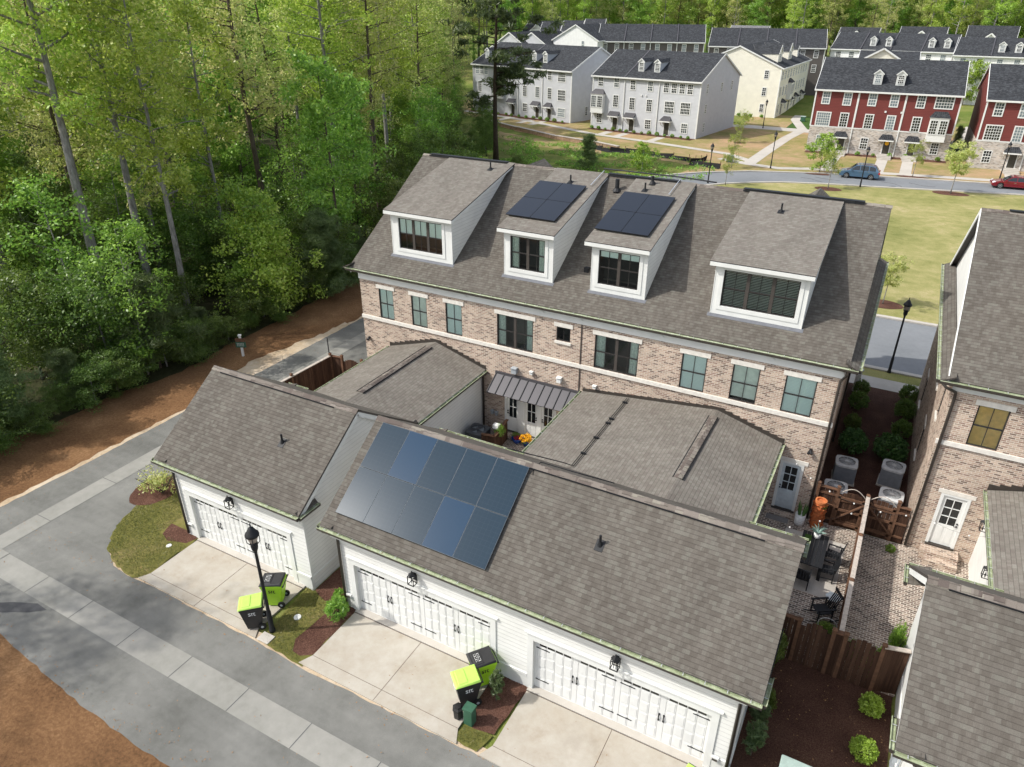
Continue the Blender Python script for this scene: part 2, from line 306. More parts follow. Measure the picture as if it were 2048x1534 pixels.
class Fr:  # wall frame: O origin, T tangent (to the right seen from outside), N outward
    def __init__(s, O, T, N): s.O = Vector(O); s.T = Vector(T).normalized(); s.N = Vector(N).normalized()
    def p(s, u, z, d=0.0): return s.O+s.T*u+s.N*d+Vector((0, 0, z))
    def box(s, mb, u0, u1, z0, z1, d0, d1, m=0):
        q = s.p; a = [q(u0, z0, d1), q(u1, z0, d1), q(u1, z0, d0), q(u0, z0, d0), q(u0, z1, d1), q(u1, z1, d1), q(u1, z1, d0), q(u0, z1, d0)]
        mb.hexa(a, m)
    def quad(s, mb, u0, u1, z0, z1, d, m=0): mb.poly([s.p(u0, z0, d), s.p(u1, z0, d), s.p(u1, z1, d), s.p(u0, z1, d)], m)
    def wall(s, mb, u0, u1, z0, z1, ops=(), m=0, rev=.14, mr=None):
        us = sorted({u0, u1, *[a for o in ops for a in o[:2]]}); zs = sorted({z0, z1, *[a for o in ops for a in o[2:4]]})
        for i in range(len(us)-1):
            for j in range(len(zs)-1):
                cu_, cz_ = (us[i]+us[i+1])/2, (zs[j]+zs[j+1])/2
                if not any(o[0] < cu_ < o[1] and o[2] < cz_ < o[3] for o in ops): s.quad(mb, us[i], us[i+1], zs[j], zs[j+1], 0, m)
        mr = m if mr is None else mr
        for a, b, c, d in [o[:4] for o in ops]:
            for e in (((a, c), (a, d)), ((b, d), (b, c)), ((a, d), (b, d)), ((b, c), (a, c))):
                (ua, za), (ub, zb) = e; mb.poly([s.p(ua, za, 0), s.p(ub, zb, 0), s.p(ub, zb, -rev), s.p(ua, za, -rev)], mr)
def window(F, u0, u1, z0, z1, parent, units=1, cols=2, d=-.035, frame='dark_frame', room='room_dark', blind=None, bl=(0, 1), rows=1, label=None, curtains=False, mull='mullion_brown', name='window'):
    mb = MB(); fw = .045
    F.box(mb, u0, u1, z0, z0+fw, d-.05, d, 0); F.box(mb, u0, u1, z1-fw, z1, d-.05, d, 0)
    F.box(mb, u0, u0+fw, z0+fw, z1-fw, d-.05, d, 0); F.box(mb, u1-fw, u1, z0+fw, z1-fw, d-.05, d, 0)
    w_ = (u1-u0)/units; zm = (z0+z1)/2
    for i in range(units):
        a = u0+i*w_; b = a+w_
        if i: F.box(mb, a-.07, a+.07, z0+fw, z1-fw, d-.05, d-.004, 1)
        lo = a+(fw if i == 0 else .07); hi = b-(fw if i == units-1 else .07)
        if rows: F.box(mb, lo, hi, zm-.025, zm+.025, d-.045, d-.008, 0)
        for k in range(1, cols):
            x = lo+(hi-lo)*k/cols; F.box(mb, x-.011, x+.011, z0+fw, z1-fw, d-.035, d-.014, 0)
    q = F.p  # room box behind
    for e in (((u0, z0), (u0, z1)), ((u1, z1), (u1, z0)), ((u0, z1), (u1, z1)), ((u1, z0), (u0, z0))):
        (ua, za), (ub, zb) = e; mb.poly([q(ua, za, d-.05), q(ub, zb, d-.05), q(ub, zb, -.7), q(ua, za, -.7)], 2)
    F.quad(mb, u0, u1, z0, z1, -.7, 2)
    o = mb.build(name, [frame, mull, room], parent)
    if label: o['label'] = label
    g = MB(); F.quad(g, u0+fw, u1-fw, z0+fw, z1-fw, d-.03); g.build('pane', 'glass', o)
    if blind:
        b_ = MB(); h = z1-z0; F.quad(b_, u0+.02, u1-.02, z0+h*bl[0], z0+h*bl[1], d-.052); b_.build('blind', blind, o)
    if curtains:
        b_ = MB(); ww = (u1-u0)*.2
        for (a, sgn) in ((u0+.03, 1), (u1-.03, -1)):
            n = 7
            for i in range(n):
                x0 = a+sgn*ww*i/n; x1 = a+sgn*ww*(i+1)/n; d0 = d-.12-(.04 if i % 2 else 0); d1 = d-.12-(0 if i % 2 else .04)
                b_.poly([q(x0, z0+.03, d0), q(x1, z0+.03, d1), q(x1, z1-.03, d1), q(x0, z1-.03, d0)])
        b_.build('curtain', 'curtain', o)
    return o
def gutter(parent, p, q, out, wd=.13, name='gutter', brk=.6):
    p = Vector(p); q = Vector(q); o = Vector(out).normalized(); mb = MB(); up = Vector((0, 0, 1))
    prof = [(0, .0), (0, -.10), (.03, -.13), (wd-.03, -.13), (wd, -.09), (wd, .0)]
    P = lambda b, a, h: b+o*a+up*h
    for i in range(5):
        (a0, h0), (a1, h1) = prof[i], prof[i+1]
        mb.poly([P(p, a0, h0), P(q, a0, h0), P(q, a1, h1), P(p, a1, h1)], 1)
        k0 = .006; mb.poly([P(p, min(max(a0, k0), wd-k0), h0+k0), P(p, min(max(a1, k0), wd-k0), h1+k0), P(q, min(max(a1, k0), wd-k0), h1+k0), P(q, min(max(a0, k0), wd-k0), h0+k0)], 0)
    mb.bar(P(p, wd-.002, .005), P(q, wd-.002, .005), .022, .022, 0)
    # leaf litter depth and hangers
    mb.poly([P(p, .01, -.045), P(q, .01, -.045), P(q, wd-.01, -.045), P(p, wd-.01, -.045)], 0)
    L = (q-p).length; n = max(1, int(L/brk)); d = (q-p)/L
    for i in range(n+1):
        c = p+d*(L*(i+.5)/(n+1)); mb.bar(P(c, -.01, .012), P(c, wd+.004, .012), .018, .008, 2)
    for e in (p, q): mb.poly([P(e, a, h) for a, h in prof], 1)
    return mb.build(name, ['copper_patina', 'bronze', 'light_metal'], parent)
def downspout(parent, pts, r=.045, name='downspout'):
    mb = MB(); mb.tube(pts, r, 8, 0); return mb.build(name, 'bronze', parent, smooth=True)
def ridge_caps(parent, p, q, s1, s2, wd=.16, name='ridge_cap', mat='ridge_shingle', lift=.012):
    p = Vector(p); q = Vector(q); L = (q-p).length; d = (q-p)/L; n = int(L/.24); mb = MB()
    sd = Vector((-d.y, d.x, 0)).normalized(); s1 = -s1; s2 = -s2
    for i in range(n):
        a = p+d*(L*i/n); b = p+d*(L*(i+1)/n+.03); h0 = lift+.012; h1 = lift; j = random.uniform(0, .006)
        for sg, sl_ in ((1, s1), (-1, s2)):
            e = sd*sg*wd+Vector((0, 0, sl_*wd))
            t = [a+Vector((0, 0, h0+j)), b+Vector((0, 0, h1)), b+e+Vector((0, 0, h1)), a+e+Vector((0, 0, h0+j))]
            mb.poly(t if sg < 0 else t[::-1]); mb.poly([t[0], t[3], t[3]-Vector((0, 0, .03)), t[0]-Vector((0, 0, .03))])
            mb.poly([t[2], t[3], t[3]-Vector((0, 0, .03)), t[2]-Vector((0, 0, .03))])
    return mb.build(name, mat, parent)
def vent(parent, x, y, z, h=.35, r=.04, name='vent_pipe', slope=.6):
    mb = MB(); mb.tube([(x, y, z-.05), (x, y, z+h)], r, 10); mb.tube([(x, y, z-.02), (x, y, z+.12)], [r*2.2, r*1.2], 10)
    mb.hexa([(x-.13, y-.17, z-.17*slope+.005), (x+.13, y-.17, z-.17*slope+.005), (x+.13, y+.13, z+.13*slope+.005), (x-.13, y+.13, z+.13*slope+.005)]+[(x-.13, y-.17, z-.17*slope+.017), (x+.13, y-.17, z-.17*slope+.017), (x+.13, y+.13, z+.13*slope+.017), (x-.13, y+.13, z+.13*slope+.017)])
    return mb.build(name, 'iron', parent)
def sheet(name, pts, z, mat, label=None, jit=0, seg=.5, smooth_closed=False, kind='structure', seed=0):
    rng = random.Random(seed); out = []
    n = len(pts)
    for i in range(n):
        a = Vector((*pts[i], 0)); b = Vector((*pts[(i+1) % n], 0)); L = (b-a).length; k = max(1, int(L/seg)) if jit else 1
        for j in range(k):
            p = a.lerp(b, j/k)
            if jit: p += Vector((rng.uniform(-jit, jit), rng.uniform(-jit, jit), 0))
            out.append((p.x, p.y, z))
    A = sum(out[i][0]*out[(i+1) % len(out)][1]-out[(i+1) % len(out)][0]*out[i][1] for i in range(len(out)))
    if A < 0: out = out[::-1]
    mb = MB(); mb.poly(out); o = mb.build(name, mat); o['kind'] = kind
    if label: o['label'] = label
    return o
def arc(cx, cy, rx, ry, n=24, a0=0, a1=360): return [(cx+rx*math.cos(R(a0+(a1-a0)*i/n)), cy+ry*math.sin(R(a0+(a1-a0)*i/n))) for i in range(n)]
random.seed(4)
# ============================================================ ground
def sm(a, b, x): t = min(1, max(0, (x-a)/(b-a))); return t*t*(3-2*t)
def gz(x, y): return sm(138, 172, y)*(1.2+1.8*sm(0, -55, x)) if y > 138 else 0.0
def base_ground():
    xs = [-2500, -900, -420, -300]+list(range(-220, 121, 10))+[200, 400, 900, 2500]
    ys = [-900, -200, -60, 60, 138]+list(range(144, 200, 8))+[260, 400, 700, 1500, 3000]
    mb = MB(); n = len(xs)
    for y in ys:
        for x in xs: mb.v.append((x, y, gz(x, y)-.05))
    for j in range(len(ys)-1):
        for i in range(n-1): mb.f.append((j*n+i, j*n+i+1, (j+1)*n+i+1, (j+1)*n+i)); mb.m.append(0)
    o = mb.build('ground', 'meadow'); o['kind'] = 'structure'
base_ground()
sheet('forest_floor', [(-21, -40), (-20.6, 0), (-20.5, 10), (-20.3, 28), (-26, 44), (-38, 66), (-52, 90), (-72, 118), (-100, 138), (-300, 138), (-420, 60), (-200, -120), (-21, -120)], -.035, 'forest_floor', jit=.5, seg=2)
sheet('alley', [(-17, -9), (-16.9, -3.5), (-16.75, .5), (-16.7, 6.5), (-16.6, 14), (-16.55, 21.4), (-16.5, 30.1), (-11.9, 30.1), (-12.1, 13), (-12.5, 3.6), (-12.2, 1.9), (-11.76, .2), (-11.3, -1.1), (-10.35, -2.2), (-9.3, -2.7), (-8.3, -2.85), (-7.65, -2.75), (-1.5, -2.8), (.43, -2.9), (6.58, -2.8), (30, -2.85), (30, -7.2), (3, -7.25), (-1.84, -7.34), (-5.3, -7.2), (-9.1, -6.85), (-10.5, -6.75), (-13, -7.4), (-15, -9)], -.012, 'asphalt', jit=.035, seg=.35, seed=3)
sheet('pine_straw_verge', [(-16.8, -9), (-16.83, -2.7), (-16.66, .3), (-16.6, 6.5), (-16.55, 12.7), (-16.5, 21.4), (-16.5, 30), (-21.7, 30), (-21.6, 21), (-21.2, 14.4), (-20.6, 10), (-21.5, 6), (-21.7, 2.4), (-22.3, -.3), (-23, -9)], -.022, 'pine_straw', jit=.22, seg=.6, seed=5)
sheet('sand_patch', [(-17.7, 10.9), (-16.62, 10.5), (-16.6, 14), (-16.55, 20), (-17.0, 20.2), (-17.3, 17), (-17.9, 14.8), (-18.2, 12.8)], -.017, 'sand', jit=.18, seg=.4, seed=6)
sheet('tan_edge_soil', [(-13.2, 3), (-12.2, -3.6), (30, -3.6), (30, -2.4), (8, -2.5), (-7.5, -2.4), (-11.2, -.6), (-12, 3)], -.018, 'sand')
sheet('tan_edge_soil', [(-17.3, -9), (-16.4, -9), (-16.2, 30), (-16.72, 30), (-16.8, 10)], -.015, 'sand', jit=.1, seg=.4)
sheet('pine_straw_bed', [(-17, -9), (-15, -8.2), (-13, -6.7), (-10.5, -6.2), (30, -6.6), (30, -40), (-30, -40), (-30, -9)], -.02, 'pine_straw', jit=.06, seg=.4, seed=7)
0 and sheet('sand_edge', [(-9.0, -6.86), (-7.6, -7.0), (-5.8, -7.22), (-6.6, -7.38), (-7.7, -7.3), (-8.6, -7.05)], -.016, 'sand', jit=.06, seg=.2, seed=8)
def strip(name, p, q, w, z, mat, joints=0, label=None):
    p = Vector((*p, 0)); q = Vector((*q, 0)); d = (q-p).normalized(); n = Vector((-d.y, d.x, 0)); L = (q-p).length
    mb = MB(); a = [p-n*w/2, q-n*w/2, q+n*w/2, p+n*w/2]; mb.poly([(v.x, v.y, z) for v in a], 0)
    if joints:
        k = int(L/joints)
        for i in range(1, k+1):
            c = p+d*(i*joints); e = [c-d*.012-n*w/2, c+d*.012-n*w/2, c+d*.012+n*w/2, c-d*.012+n*w/2]; mb.poly([(v.x, v.y, z+.004) for v in e], 1)
    o = mb.build(name, [mat, 'asphalt_patch']); o['kind'] = 'structure'; return o
strip('concrete_gutter', (-13.5, -4.74), (30, -4.86), .95, -.006, 'concrete_gutter', 2.62)
strip('concrete_gutter', (-14.5, -5.3), (-14.45, 30), .92, -.002, 'concrete_gutter', 3.05)
sheet('asphalt_patch', [(-12.6, -7.2), (-9.75, -5.75), (-9.3, -5.33), (-9.9, -5.33), (-12.6, -6.6)], -.007, 'asphalt_patch', jit=.03, seg=.3)
sheet('lawn_island', [(-12.5, 3.6), (-12.25, 1.9), (-11.8, .2), (-11.35, -1.1), (-10.4, -2.2), (-9.35, -2.66), (-8.3, -2.82), (-7.66, -2.72), (-7.68, -.02), (-8.3, 0), (-8.3, 7), (-12.3, 13), (-12.6, 5)], .01, 'grass_lawn', jit=.05, seg=.2, seed=9)
sheet('mulch_bed', arc(-12.0, 1.3, .95, 1.15), .016, 'mulch', jit=.04, seg=.3)
sheet('mulch_bed', [(-9.45, .05), (-9.2, -.55), (-8.7, -.75), (-7.9, -.5), (-7.7, -.1), (-7.9, .04), (-9.2, .06)], .016, 'mulch', jit=.03, seg=.3)
sheet('lawn_patch', [(-1.9, -.05), (-1.55, -2.75), (.46, -2.86), (.5, -.05)], .01, 'grass_lawn', jit=.03, seg=.2, seed=11)
sheet('mulch_bed', [(-1.5, -.02), (-.75, -.28), (-.4, -.75), (-.42, -1.5), (-.5, -2.1), (-.25, -2.5), (.15, -2.6), (.47, -2.3), (.47, -.02), (0, 0), (0, 7), (-1.55, 7)], .016, 'mulch', jit=.035, seg=.25, seed=12)
sheet('lawn_patch', [(6.25, -2.7), (6.32, -2.1), (6.6, -2.1), (7.25, -2.05), (7.1, -2.75)], .012, 'grass_lawn', jit=.03, seg=.2)
sheet('mulch_bed', [(6.2, -.02), (6.26, -2.1), (6.62, -2.15), (7.25, -2.02), (7.42, -.02)], .014, 'mulch', jit=.03, seg=.25)
def drive(name, x0, x1, y1, label, flare=.22):
    mb = MB(); xm = (x0+x1)/2; z = .028
    mb.extr([(x0, -.18, -.03), (x0, -2.35, -.03), (x0-flare, y1, -.03), (x1+flare, y1, -.03), (x1, -2.35, -.03), (x1, -.18, -.03)][::1], (0, 0, z+.03), 0)
    mb.box(x0-.02, -.145, -.03, x1+.02, .2, z+.02, 1)
    for a in ((xm-.007, y1, xm+.007, -.18), (x0+.01, -2.357, x1-.01, -2.347)): mb.box(a[0], a[1], z, a[2], a[3], z+.003, 2)
    mb.box(x0, -.18, z, x1, -.165, z+.003, 2)
    o = mb.build(name, ['concrete_drive', 'concrete_walk', 'mulch_dark']); o['kind'] = 'structure'; return o
drive('driveway', -7.62, -1.98, -2.72, 'a'); drive('driveway', .5, 6.22, -2.8, 'b'); drive('driveway', 7.42, 13.2, -2.8, 'c')
def box_obj(name, a, b, mat, label, cat, bevel=.01, group=None):
    mb = MB(); mb.box(*a, *b); o = mb.build(name, mat, bevel=bevel); return tag(o, label, cat, group)
mb = MB(); mb.box(-14.75, -5.6, -.012, -13.5, -4.25, .012); mb.box(-14.55, -5.35, .012, -13.9, -4.7, .02, 1)
for i in range(6): mb.box(-14.5+i*.1, -5.3, .02, -14.46+i*.1, -4.75, .03, 2)
tag(mb.build('storm_drain', ['concrete_gutter', 'iron', 'bronze']), 'square iron storm drain where the two concrete alley gutters meet', 'drain')
box_obj('handhole_cover', (-1.68, -2.74, .0), (-1.18, -2.36, .04), 'concrete_walk', 'square concrete cover in the grass beside the lamp post', 'cover')
mb = MB(); mb.lathe([(0, .035), (.13, .035), (.14, .01)], (-1.15, -1.32, 0), 14); tag(mb.build('cleanout_cap', 'white_paint'), 'round white cleanout cap in the small lawn between driveways', 'cap')
mb = MB(); mb.lathe([(0, .035), (.1, .035), (.11, .01)], (-8.35, -.93, 0), 14); tag(mb.build('cleanout_cap', 'white_paint'), 'small white cleanout cap in the curved corner lawn', 'cap')
# front street, walks and park
sheet('side_yard_mulch', [(13.9, 13.3), (17.5, 13.3), (17.5, 27.3), (13.9, 27.3)], .006, 'mulch_dark')
sheet('side_yard_mulch', [(13.7, -2.5), (17.75, -2.5), (17.65, 5.2), (13.7, 5.2)], .006, 'mulch_dark', jit=.02, seg=.4)
sheet('mulch_patch', [(16.2, -2.4), (17.6, -2.4), (17.65, 1.2), (17.1, 1.5), (16.5, .2)], .009, 'mulch', jit=.05, seg=.3)
sheet('paver_patio', [(11.8, 6.6), (11.8, 13.25), (14.0, 13.25), (17.6, 13.25), (23, 13.6), (23, 6.6), (17.8, 6.6), (17.7, 5.16), (13.6, 5.16), (13.6, 6.6)], .008, 'paver')
sheet('concrete_pad', [(13.2, 8.62), (15.45, 8.62), (15.52, 12.15), (13.2, 12.15)], .014, 'concrete_patio')
sheet('paver_court', [(-2.0, 6.9), (3.6, 6.9), (3.6, 13.2), (-2.0, 13.2)], .008, 'paver')
sheet('side_court', [(-11.9, 7), (-7.5, 7), (-7.5, 13.3), (-11.9, 13.3)], .008, 'mulch')
sheet('front_verge', [(-11.9, 28.7), (60, 28.7), (60, 29.95), (-11.9, 29.95)], .0, 'grass_park')
sheet('sidewalk', [(-11.9, 27.32), (60, 27.32), (60, 28.72), (-11.9, 28.72)], .012, 'concrete_walk')
sheet('street', [(-16.6, 30.1), (90, 30.1), (90, 38.8), (-10, 38.8), (-16.6, 38.8)], -.03, 'asphalt_street')
def kerb(name, pts, w=.35, h=.1, z=-.03):
    mb = MB()
    for a, b in zip(pts, pts[1:]): mb.bar((*a, z+h/2+.01), (*b, z+h/2+.01), w, h)
    o = mb.build(name, 'concrete_walk'); o['kind'] = 'structure'; return o
kerb('kerb', [(-11.9, 30.0), (90, 30.0)]); kerb('kerb', [(-9, 38.95), (90, 38.95)])
RN = [(-16, 45), (-14, 58), (-10.5, 67), (-7.3, 72.2), (-4.6, 75.2), (-1.9, 77.3), (1.2, 79.2), (5.8, 80.7), (13.8, 82.6), (26.4, 85.8), (60, 95)]
RF = [(-24, 45), (-21, 60), (-17, 70), (-11.5, 77.3), (-8.6, 80.3), (-3.7, 83.8), (4.4, 86.9), (10.7, 88.4), (19.0, 89.9), (26.7, 91.4), (60, 101)]
sheet('park_lawn', [(-9, 39.1), (90, 39.1), (90, 95), (60, 95)]+RN[::-1][1:]+[(-14, 42)], -.02, 'grass_park')
sheet('crescent_street', RN+RF[::-1], -.03, 'asphalt_street'); kerb('kerb', RN); kerb('kerb', RF)
sheet('verge_lawn', RF[3:]+[(60, 104), (60, 200), (-14, 200), (-14, 130), (-14, 100), (-9, 93)], -.028, 'grass_clay')
SWF = [(-9.3, 90.6), (-5.2, 88.6), (-1, 87.6), (2.7, 89.2), (10.5, 90.7), (18.9, 92.2), (26, 93.4), (60, 103)]
def path(name, pts, w, z, mat='concrete_walk'):
    mb = MB(); L = []; Rr = []
    for i, p in enumerate(pts):
        a = Vector(pts[max(i-1, 0)]); b = Vector(pts[min(i+1, len(pts)-1)]); d = (b-a).normalized(); n = Vector((-d.y, d.x))
        L.append(Vector(p)+n*w/2); Rr.append(Vector(p)-n*w/2)
    for i in range(len(pts)-1): mb.poly([(*Rr[i], z), (*Rr[i+1], z), (*L[i+1], z), (*L[i], z)])
    o = mb.build(name, mat); o['kind'] = 'structure'; return o
path('sidewalk', SWF, 1.5, -.01)
path('sidewalk', [(-66, 114.6), (-50.5, 109.4), (-32.8, 101.1), (-21.6, 98.3), (-9.5, 94.6), (-5.0, 90.5)], 1.4, -.012)
for a_ in ((4.7, 103.0, 4.6, 88.9), (10.65, 103.2, 10.7, 90.7), (13.8, 103.3, 13.9, 91.2), (25.7, 100.5, 25.6, 93.3)): path('front_walk', [(a_[0], a_[1]-1.0), (a_[2], a_[3])], 1.35, -.012)
for a_ in ((-31.15, 106.3), (-28.1, 105.9), (-21.8, 105.0), (-53.3, 113.0), (-48.6, 111.8), (-45.8, 111)): path('front_walk', [(a_[0], a_[1]), (a_[0]-.6, a_[1]-6.2)], 1.3, -.014)
path('footpath', [(-5.0, 88.5), (-4.7, 100), (-4.2, 112.5), (-3.4, 121)], 1.7, -.008)
path('lane', [(-30, 121.5), (-12.8, 121.8), (2, 121.5), (18, 121.5)], 3.6, -.014, 'concrete_walk')
path('footpath', [(-3.4, 123), (-6.4, 134), (-7.2, 150), (-7.4, 170)], 1.6, -.006, 'concrete_walk')
path('driveway', [(19.8, 110), (20.6, 120), (22.8, 140), (25.5, 175)], 3.2, -.01, 'concrete_walk')
path('lane', [(14, 176), (26, 177), (60, 178)], 6, .9, 'asphalt_street')
sheet('lawn', [(-6.2, 123.5), (.1, 123.5), (.1, 150), (-6.4, 150)], -.018, 'turf_dark')
sheet('clay_bank', [(-48, 96), (-36, 91.5), (-29, 90.5), (-25, 86), (-31, 85), (-42, 89), (-50, 93)], -.02, 'grass_clay', jit=.5, seg=2)
sheet('grass_slope', [(-68, 113.5), (-50.5, 108.2), (-32.8, 99.8), (-21.6, 97.3), (-9.7, 93.6), (-6, 90), (-12, 84), (-20, 87), (-29.2, 91.4), (-35.7, 93.2), (-45, 97.5), (-60, 108)], -.024, 'grass_clay', jit=.4, seg=2)
sheet('building_lawn', [(-80, 116), (-50.5, 110.1), (-32.8, 101.8), (-21.6, 99), (-9.5, 95.4), (-6, 92), (-5.8, 120), (-20, 120), (-20, 125), (-80, 130)], -.026, 'grass_clay')
for i, (x, y, rx, ry) in enumerate([(14.81, 41.6, 1.35, .95), (6.4, 78.2, 1.5, 1.1), (3.9, 86.4, 1.7, .75), (14.8, 90.2, 1.9, .6), (19.0, 82.6, 1.9, 1.1), (-9.8, 104.6, 1.0, .9)]):
    sheet('mulch_ring', arc(x, y, rx, ry, 18), .0, 'mulch', jit=.06, seg=.5)
# ============================================================ main brick townhouse
YW = 13.22
ROOF = lambda y: 7.28+.6257*(y-13.0)
def hvac_steps(mb, x0, z0, x1, z1, y, m=0):
    n = max(2, int(abs(x1-x0)/.3))
    for i in range(n):
        a = x0+(x1-x0)*i/n; b = x0+(x1-x0)*(i+1)/n; za = max(z0+(z1-z0)*i/n, z0+(z1-z0)*(i+1)/n)
        mb.box(min(a, b), y-.03, za-.15, max(a, b), y+.005, za+.13, m)
H = thing('brick_townhouse', 'long brick townhouse row with brown shingle roof and four shed dormers in the centre', 'townhouse', (2.3, YW, 0))
F = Fr((0, YW, 0), (1, 0, 0), (0, -1, 0))
W = [(-8.17, -7.27, 4.72, 6.36), (-6.15, -5.22, 4.72, 6.36), (-4.1, -3.16, 4.72, 6.36), (-1.2, .72, 4.72, 6.36), (1.91, 2.6, 5.66, 6.36), (3.8, 5.84, 4.72, 6.36), (7.74, 8.8, 4.72, 6.36), (9.86, 10.94, 4.72, 6.36), (11.93, 13.1, 4.72, 6.36)]
DR = [(12.38, 13.32, 0.15, 2.5), (-.78, 2.05, .1, 2.35)]
XL, XR = -9.34, 13.95
mb = MB(); F.wall(mb, XL, XR, -.05, 6.8, W+DR, 0, .12)
mb.build('rear_wall', 'brick_pink', H); mb = MB(); mb.poly([(XL, 27.1, -.05), (XR, 27.1, -.05), (XR, 27.1, 7.2), (XL, 27.1, 7.2)]); mb.build('front_wall', 'brick_pink', H)
GW = [(2.2, 2.9, 4.9, 6.2), (6.2, 7.0, 4.9, 6.2), (2.2, 2.9, 1.2, 2.6)]
for X, T, sg in ((XR, (0, 1, 0), 1), (XL, (0, -1, 0), -1)):
    G = Fr((X, YW if sg > 0 else 27.1, 0), T, (sg, 0, 0)); mb = MB(); G.wall(mb, 0, 13.88, -.05, 7.3, GW if sg > 0 else [], 0, .1); mb.build('side_wall', 'brick_pink', H)
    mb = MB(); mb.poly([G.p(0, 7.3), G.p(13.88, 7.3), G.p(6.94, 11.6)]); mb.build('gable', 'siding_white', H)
    if sg > 0:
        for g in GW: window(G, *g, H, blind='blind')
mb = MB(); F.box(mb, XL-.03, XR+.03, 6.7, 7.16, 0, .045); F.box(mb, XL-.05, XR+.05, 7.0, 7.16, .045, .1); mb.box(XL-.1, 12.98, 7.16, XR+.1, YW, 7.22)
for a, b in ((-9.8, -9.6),): pass
for x in (-2.9, 1.2, 3.1, 6.8, 11.3): F.box(mb, x-.07, x+.07, 6.9, 6.98, .045, .1)
mb.build('cornice', 'trim_white', H)
def bit(nm, mt, par, Fz, *a): mb = MB(); Fz.box(mb, *a); return mb.build(nm, mt, par)
bit('string_course', 'stone_trim', H, F, XL-.02, XR+.02, 4.54, 4.72, -.002, .07)
for a, b, c, d in W: bit('lintel', 'stone_trim', H, F, a-.12, b+.12, d, d+.2, -.002, .035)
for a, b, c, d in W[4:5]: bit('sill', 'stone_trim', H, F, a-.06, b+.06, c-.12, c, -.002, .07)
bit('lintel', 'stone_trim', H, F, 12.25, 13.45, 2.5, 2.68, -.002, .03)
for i, wd in enumerate(W):
    if i in (3,): window(F, *wd, H, units=2, room='room_mid', curtains=True)
    elif i == 5: window(F, *wd, H, units=2, room='room_dark', curtains=True)
    elif i == 4: window(F, *wd, H, rows=0)
    else: window(F, *wd, H, blind='blind' if i in (0, 2, 6, 8) else 'blind_pale', bl=(0, 1) if i != 7 else (.1, 1), curtains=i in (1, 2))
def glazed_door(parent, F, u0, u1, z0, z1, mat='white_paint', rows=3, cols=2, gl=(.42, .93), d=-.04, handle=1, frame=.11, room='room_dark', name='door', frm=None, glassm='glass_dark'):
    mb = MB()
    for a in ((u0, u0+frame, z0, z1), (u1-frame, u1, z0, z1), (u0+frame, u1-frame, z1-.09, z1)): F.box(mb, *a, d-.1, .02, 2)
    a, b, t = u0+frame, u1-frame, z1-.09; h = t-z0; g0, g1 = z0+h*gl[0], z0+h*gl[1]; s = .12
    F.box(mb, a, b, z0, g0, d-.05, d, 0); F.box(mb, a, b, g1, t, d-.05, d, 0); F.box(mb, a, a+s, g0, g1, d-.05, d, 0); F.box(mb, b-s, b, g0, g1, d-.05, d, 0)
    for i in range(1, cols): x = a+s+(b-a-2*s)*i/cols; F.box(mb, x-.014, x+.014, g0, g1, d-.04, d-.004, 0)
    for i in range(1, rows): z = g0+(g1-g0)*i/rows; F.box(mb, a+s, b-s, z-.014, z+.014, d-.04, d-.004, 0)
    for k in (0, 1):
        x0 = a+.1+k*((b-a)/2-.04); x1 = x0+(b-a)/2-.16
        if g0-z0 > .3: F.box(mb, x0, x1, z0+.12, g0-.1, d, d+.012, 0)
    o = mb.build(name, [mat, room, frm or mat], parent)
    g = MB(); F.quad(g, a+s, b-s, g0, g1, d-.03); g.build('pane', glassm, o)
    g = MB(); x = b-.06 if handle > 0 else a+.06
    for z in (1.0, 1.12): F.box(g, x-.025, x+.025, z0+z-.02, z0+z+.03, d, d+.05)
    F.box(g, x-.07*handle-.02, x-.07*handle+.06, z0+.99, z0+1.01, d+.04, d+.06); g.build('handle', 'iron', o)
    g = MB(); F.box(g, u0, u1, z0-.06, z0, -.1, .1); g.build('threshold', 'bronze', o)
    return o
glazed_door(H, F, 12.38, 13.32, .15, 2.5, 'door_blue', handle=-1, frm='white_paint', rows=3)
glazed_door(H, F, -.78, .1, .1, 2.35, rows=2, handle=-1, gl=(.36, .92)); glazed_door(H, F, .24, 1.14, .1, 2.35, rows=2, gl=(.36, .92)); glazed_door(H, F, 1.14, 2.05, .1, 2.35, rows=2, handle=-1, gl=(.36, .92))
mb = MB(); F.box(mb, .1, .24, .1, 2.35, -.08, .03); F.box(mb, -.85, 2.12, 2.35, 2.5, -.02, .04); mb.build('door_casing', 'white_paint', H)
for a, b in ((12.2, 13.5), (-.9, 2.1)):
    mb = MB(); mb.box(a, 12.78, 0, b, 13.2, .09); mb.build('door_step', 'brick_pink', H)
# roof
mb = MB(); mb.slab([(-9.78, 13.0, ROOF(13.0)), (14.06, 13.0, ROOF(13.0)), (14.06, 20.16, 11.76), (-9.78, 20.16, 11.76)], .09)
mb.slab([(14.06, 27.32, 7.28), (-9.78, 27.32, 7.28), (-9.78, 20.16, 11.76), (14.06, 20.16, 11.76)], .09)
for x in (-5.8, 10.45):   # front cross gables whose peaks show over the ridge
    mb.slab([(x-2.2, 27.4, 9.0), (x-2.2, 24.6, 9.0), (x, 21.9, 10.68), (x, 27.4, 10.68)], .08); mb.slab([(x+2.2, 24.6, 9.0), (x+2.2, 27.4, 9.0), (x, 27.4, 10.68), (x, 21.9, 10.68)], .08)
    mb.poly([(x-2.0, 27.2, 7.2), (x+2.0, 27.2, 7.2), (x+2.0, 27.2, 9.1), (x, 27.2, 10.6), (x-2.0, 27.2, 9.1)], 1)
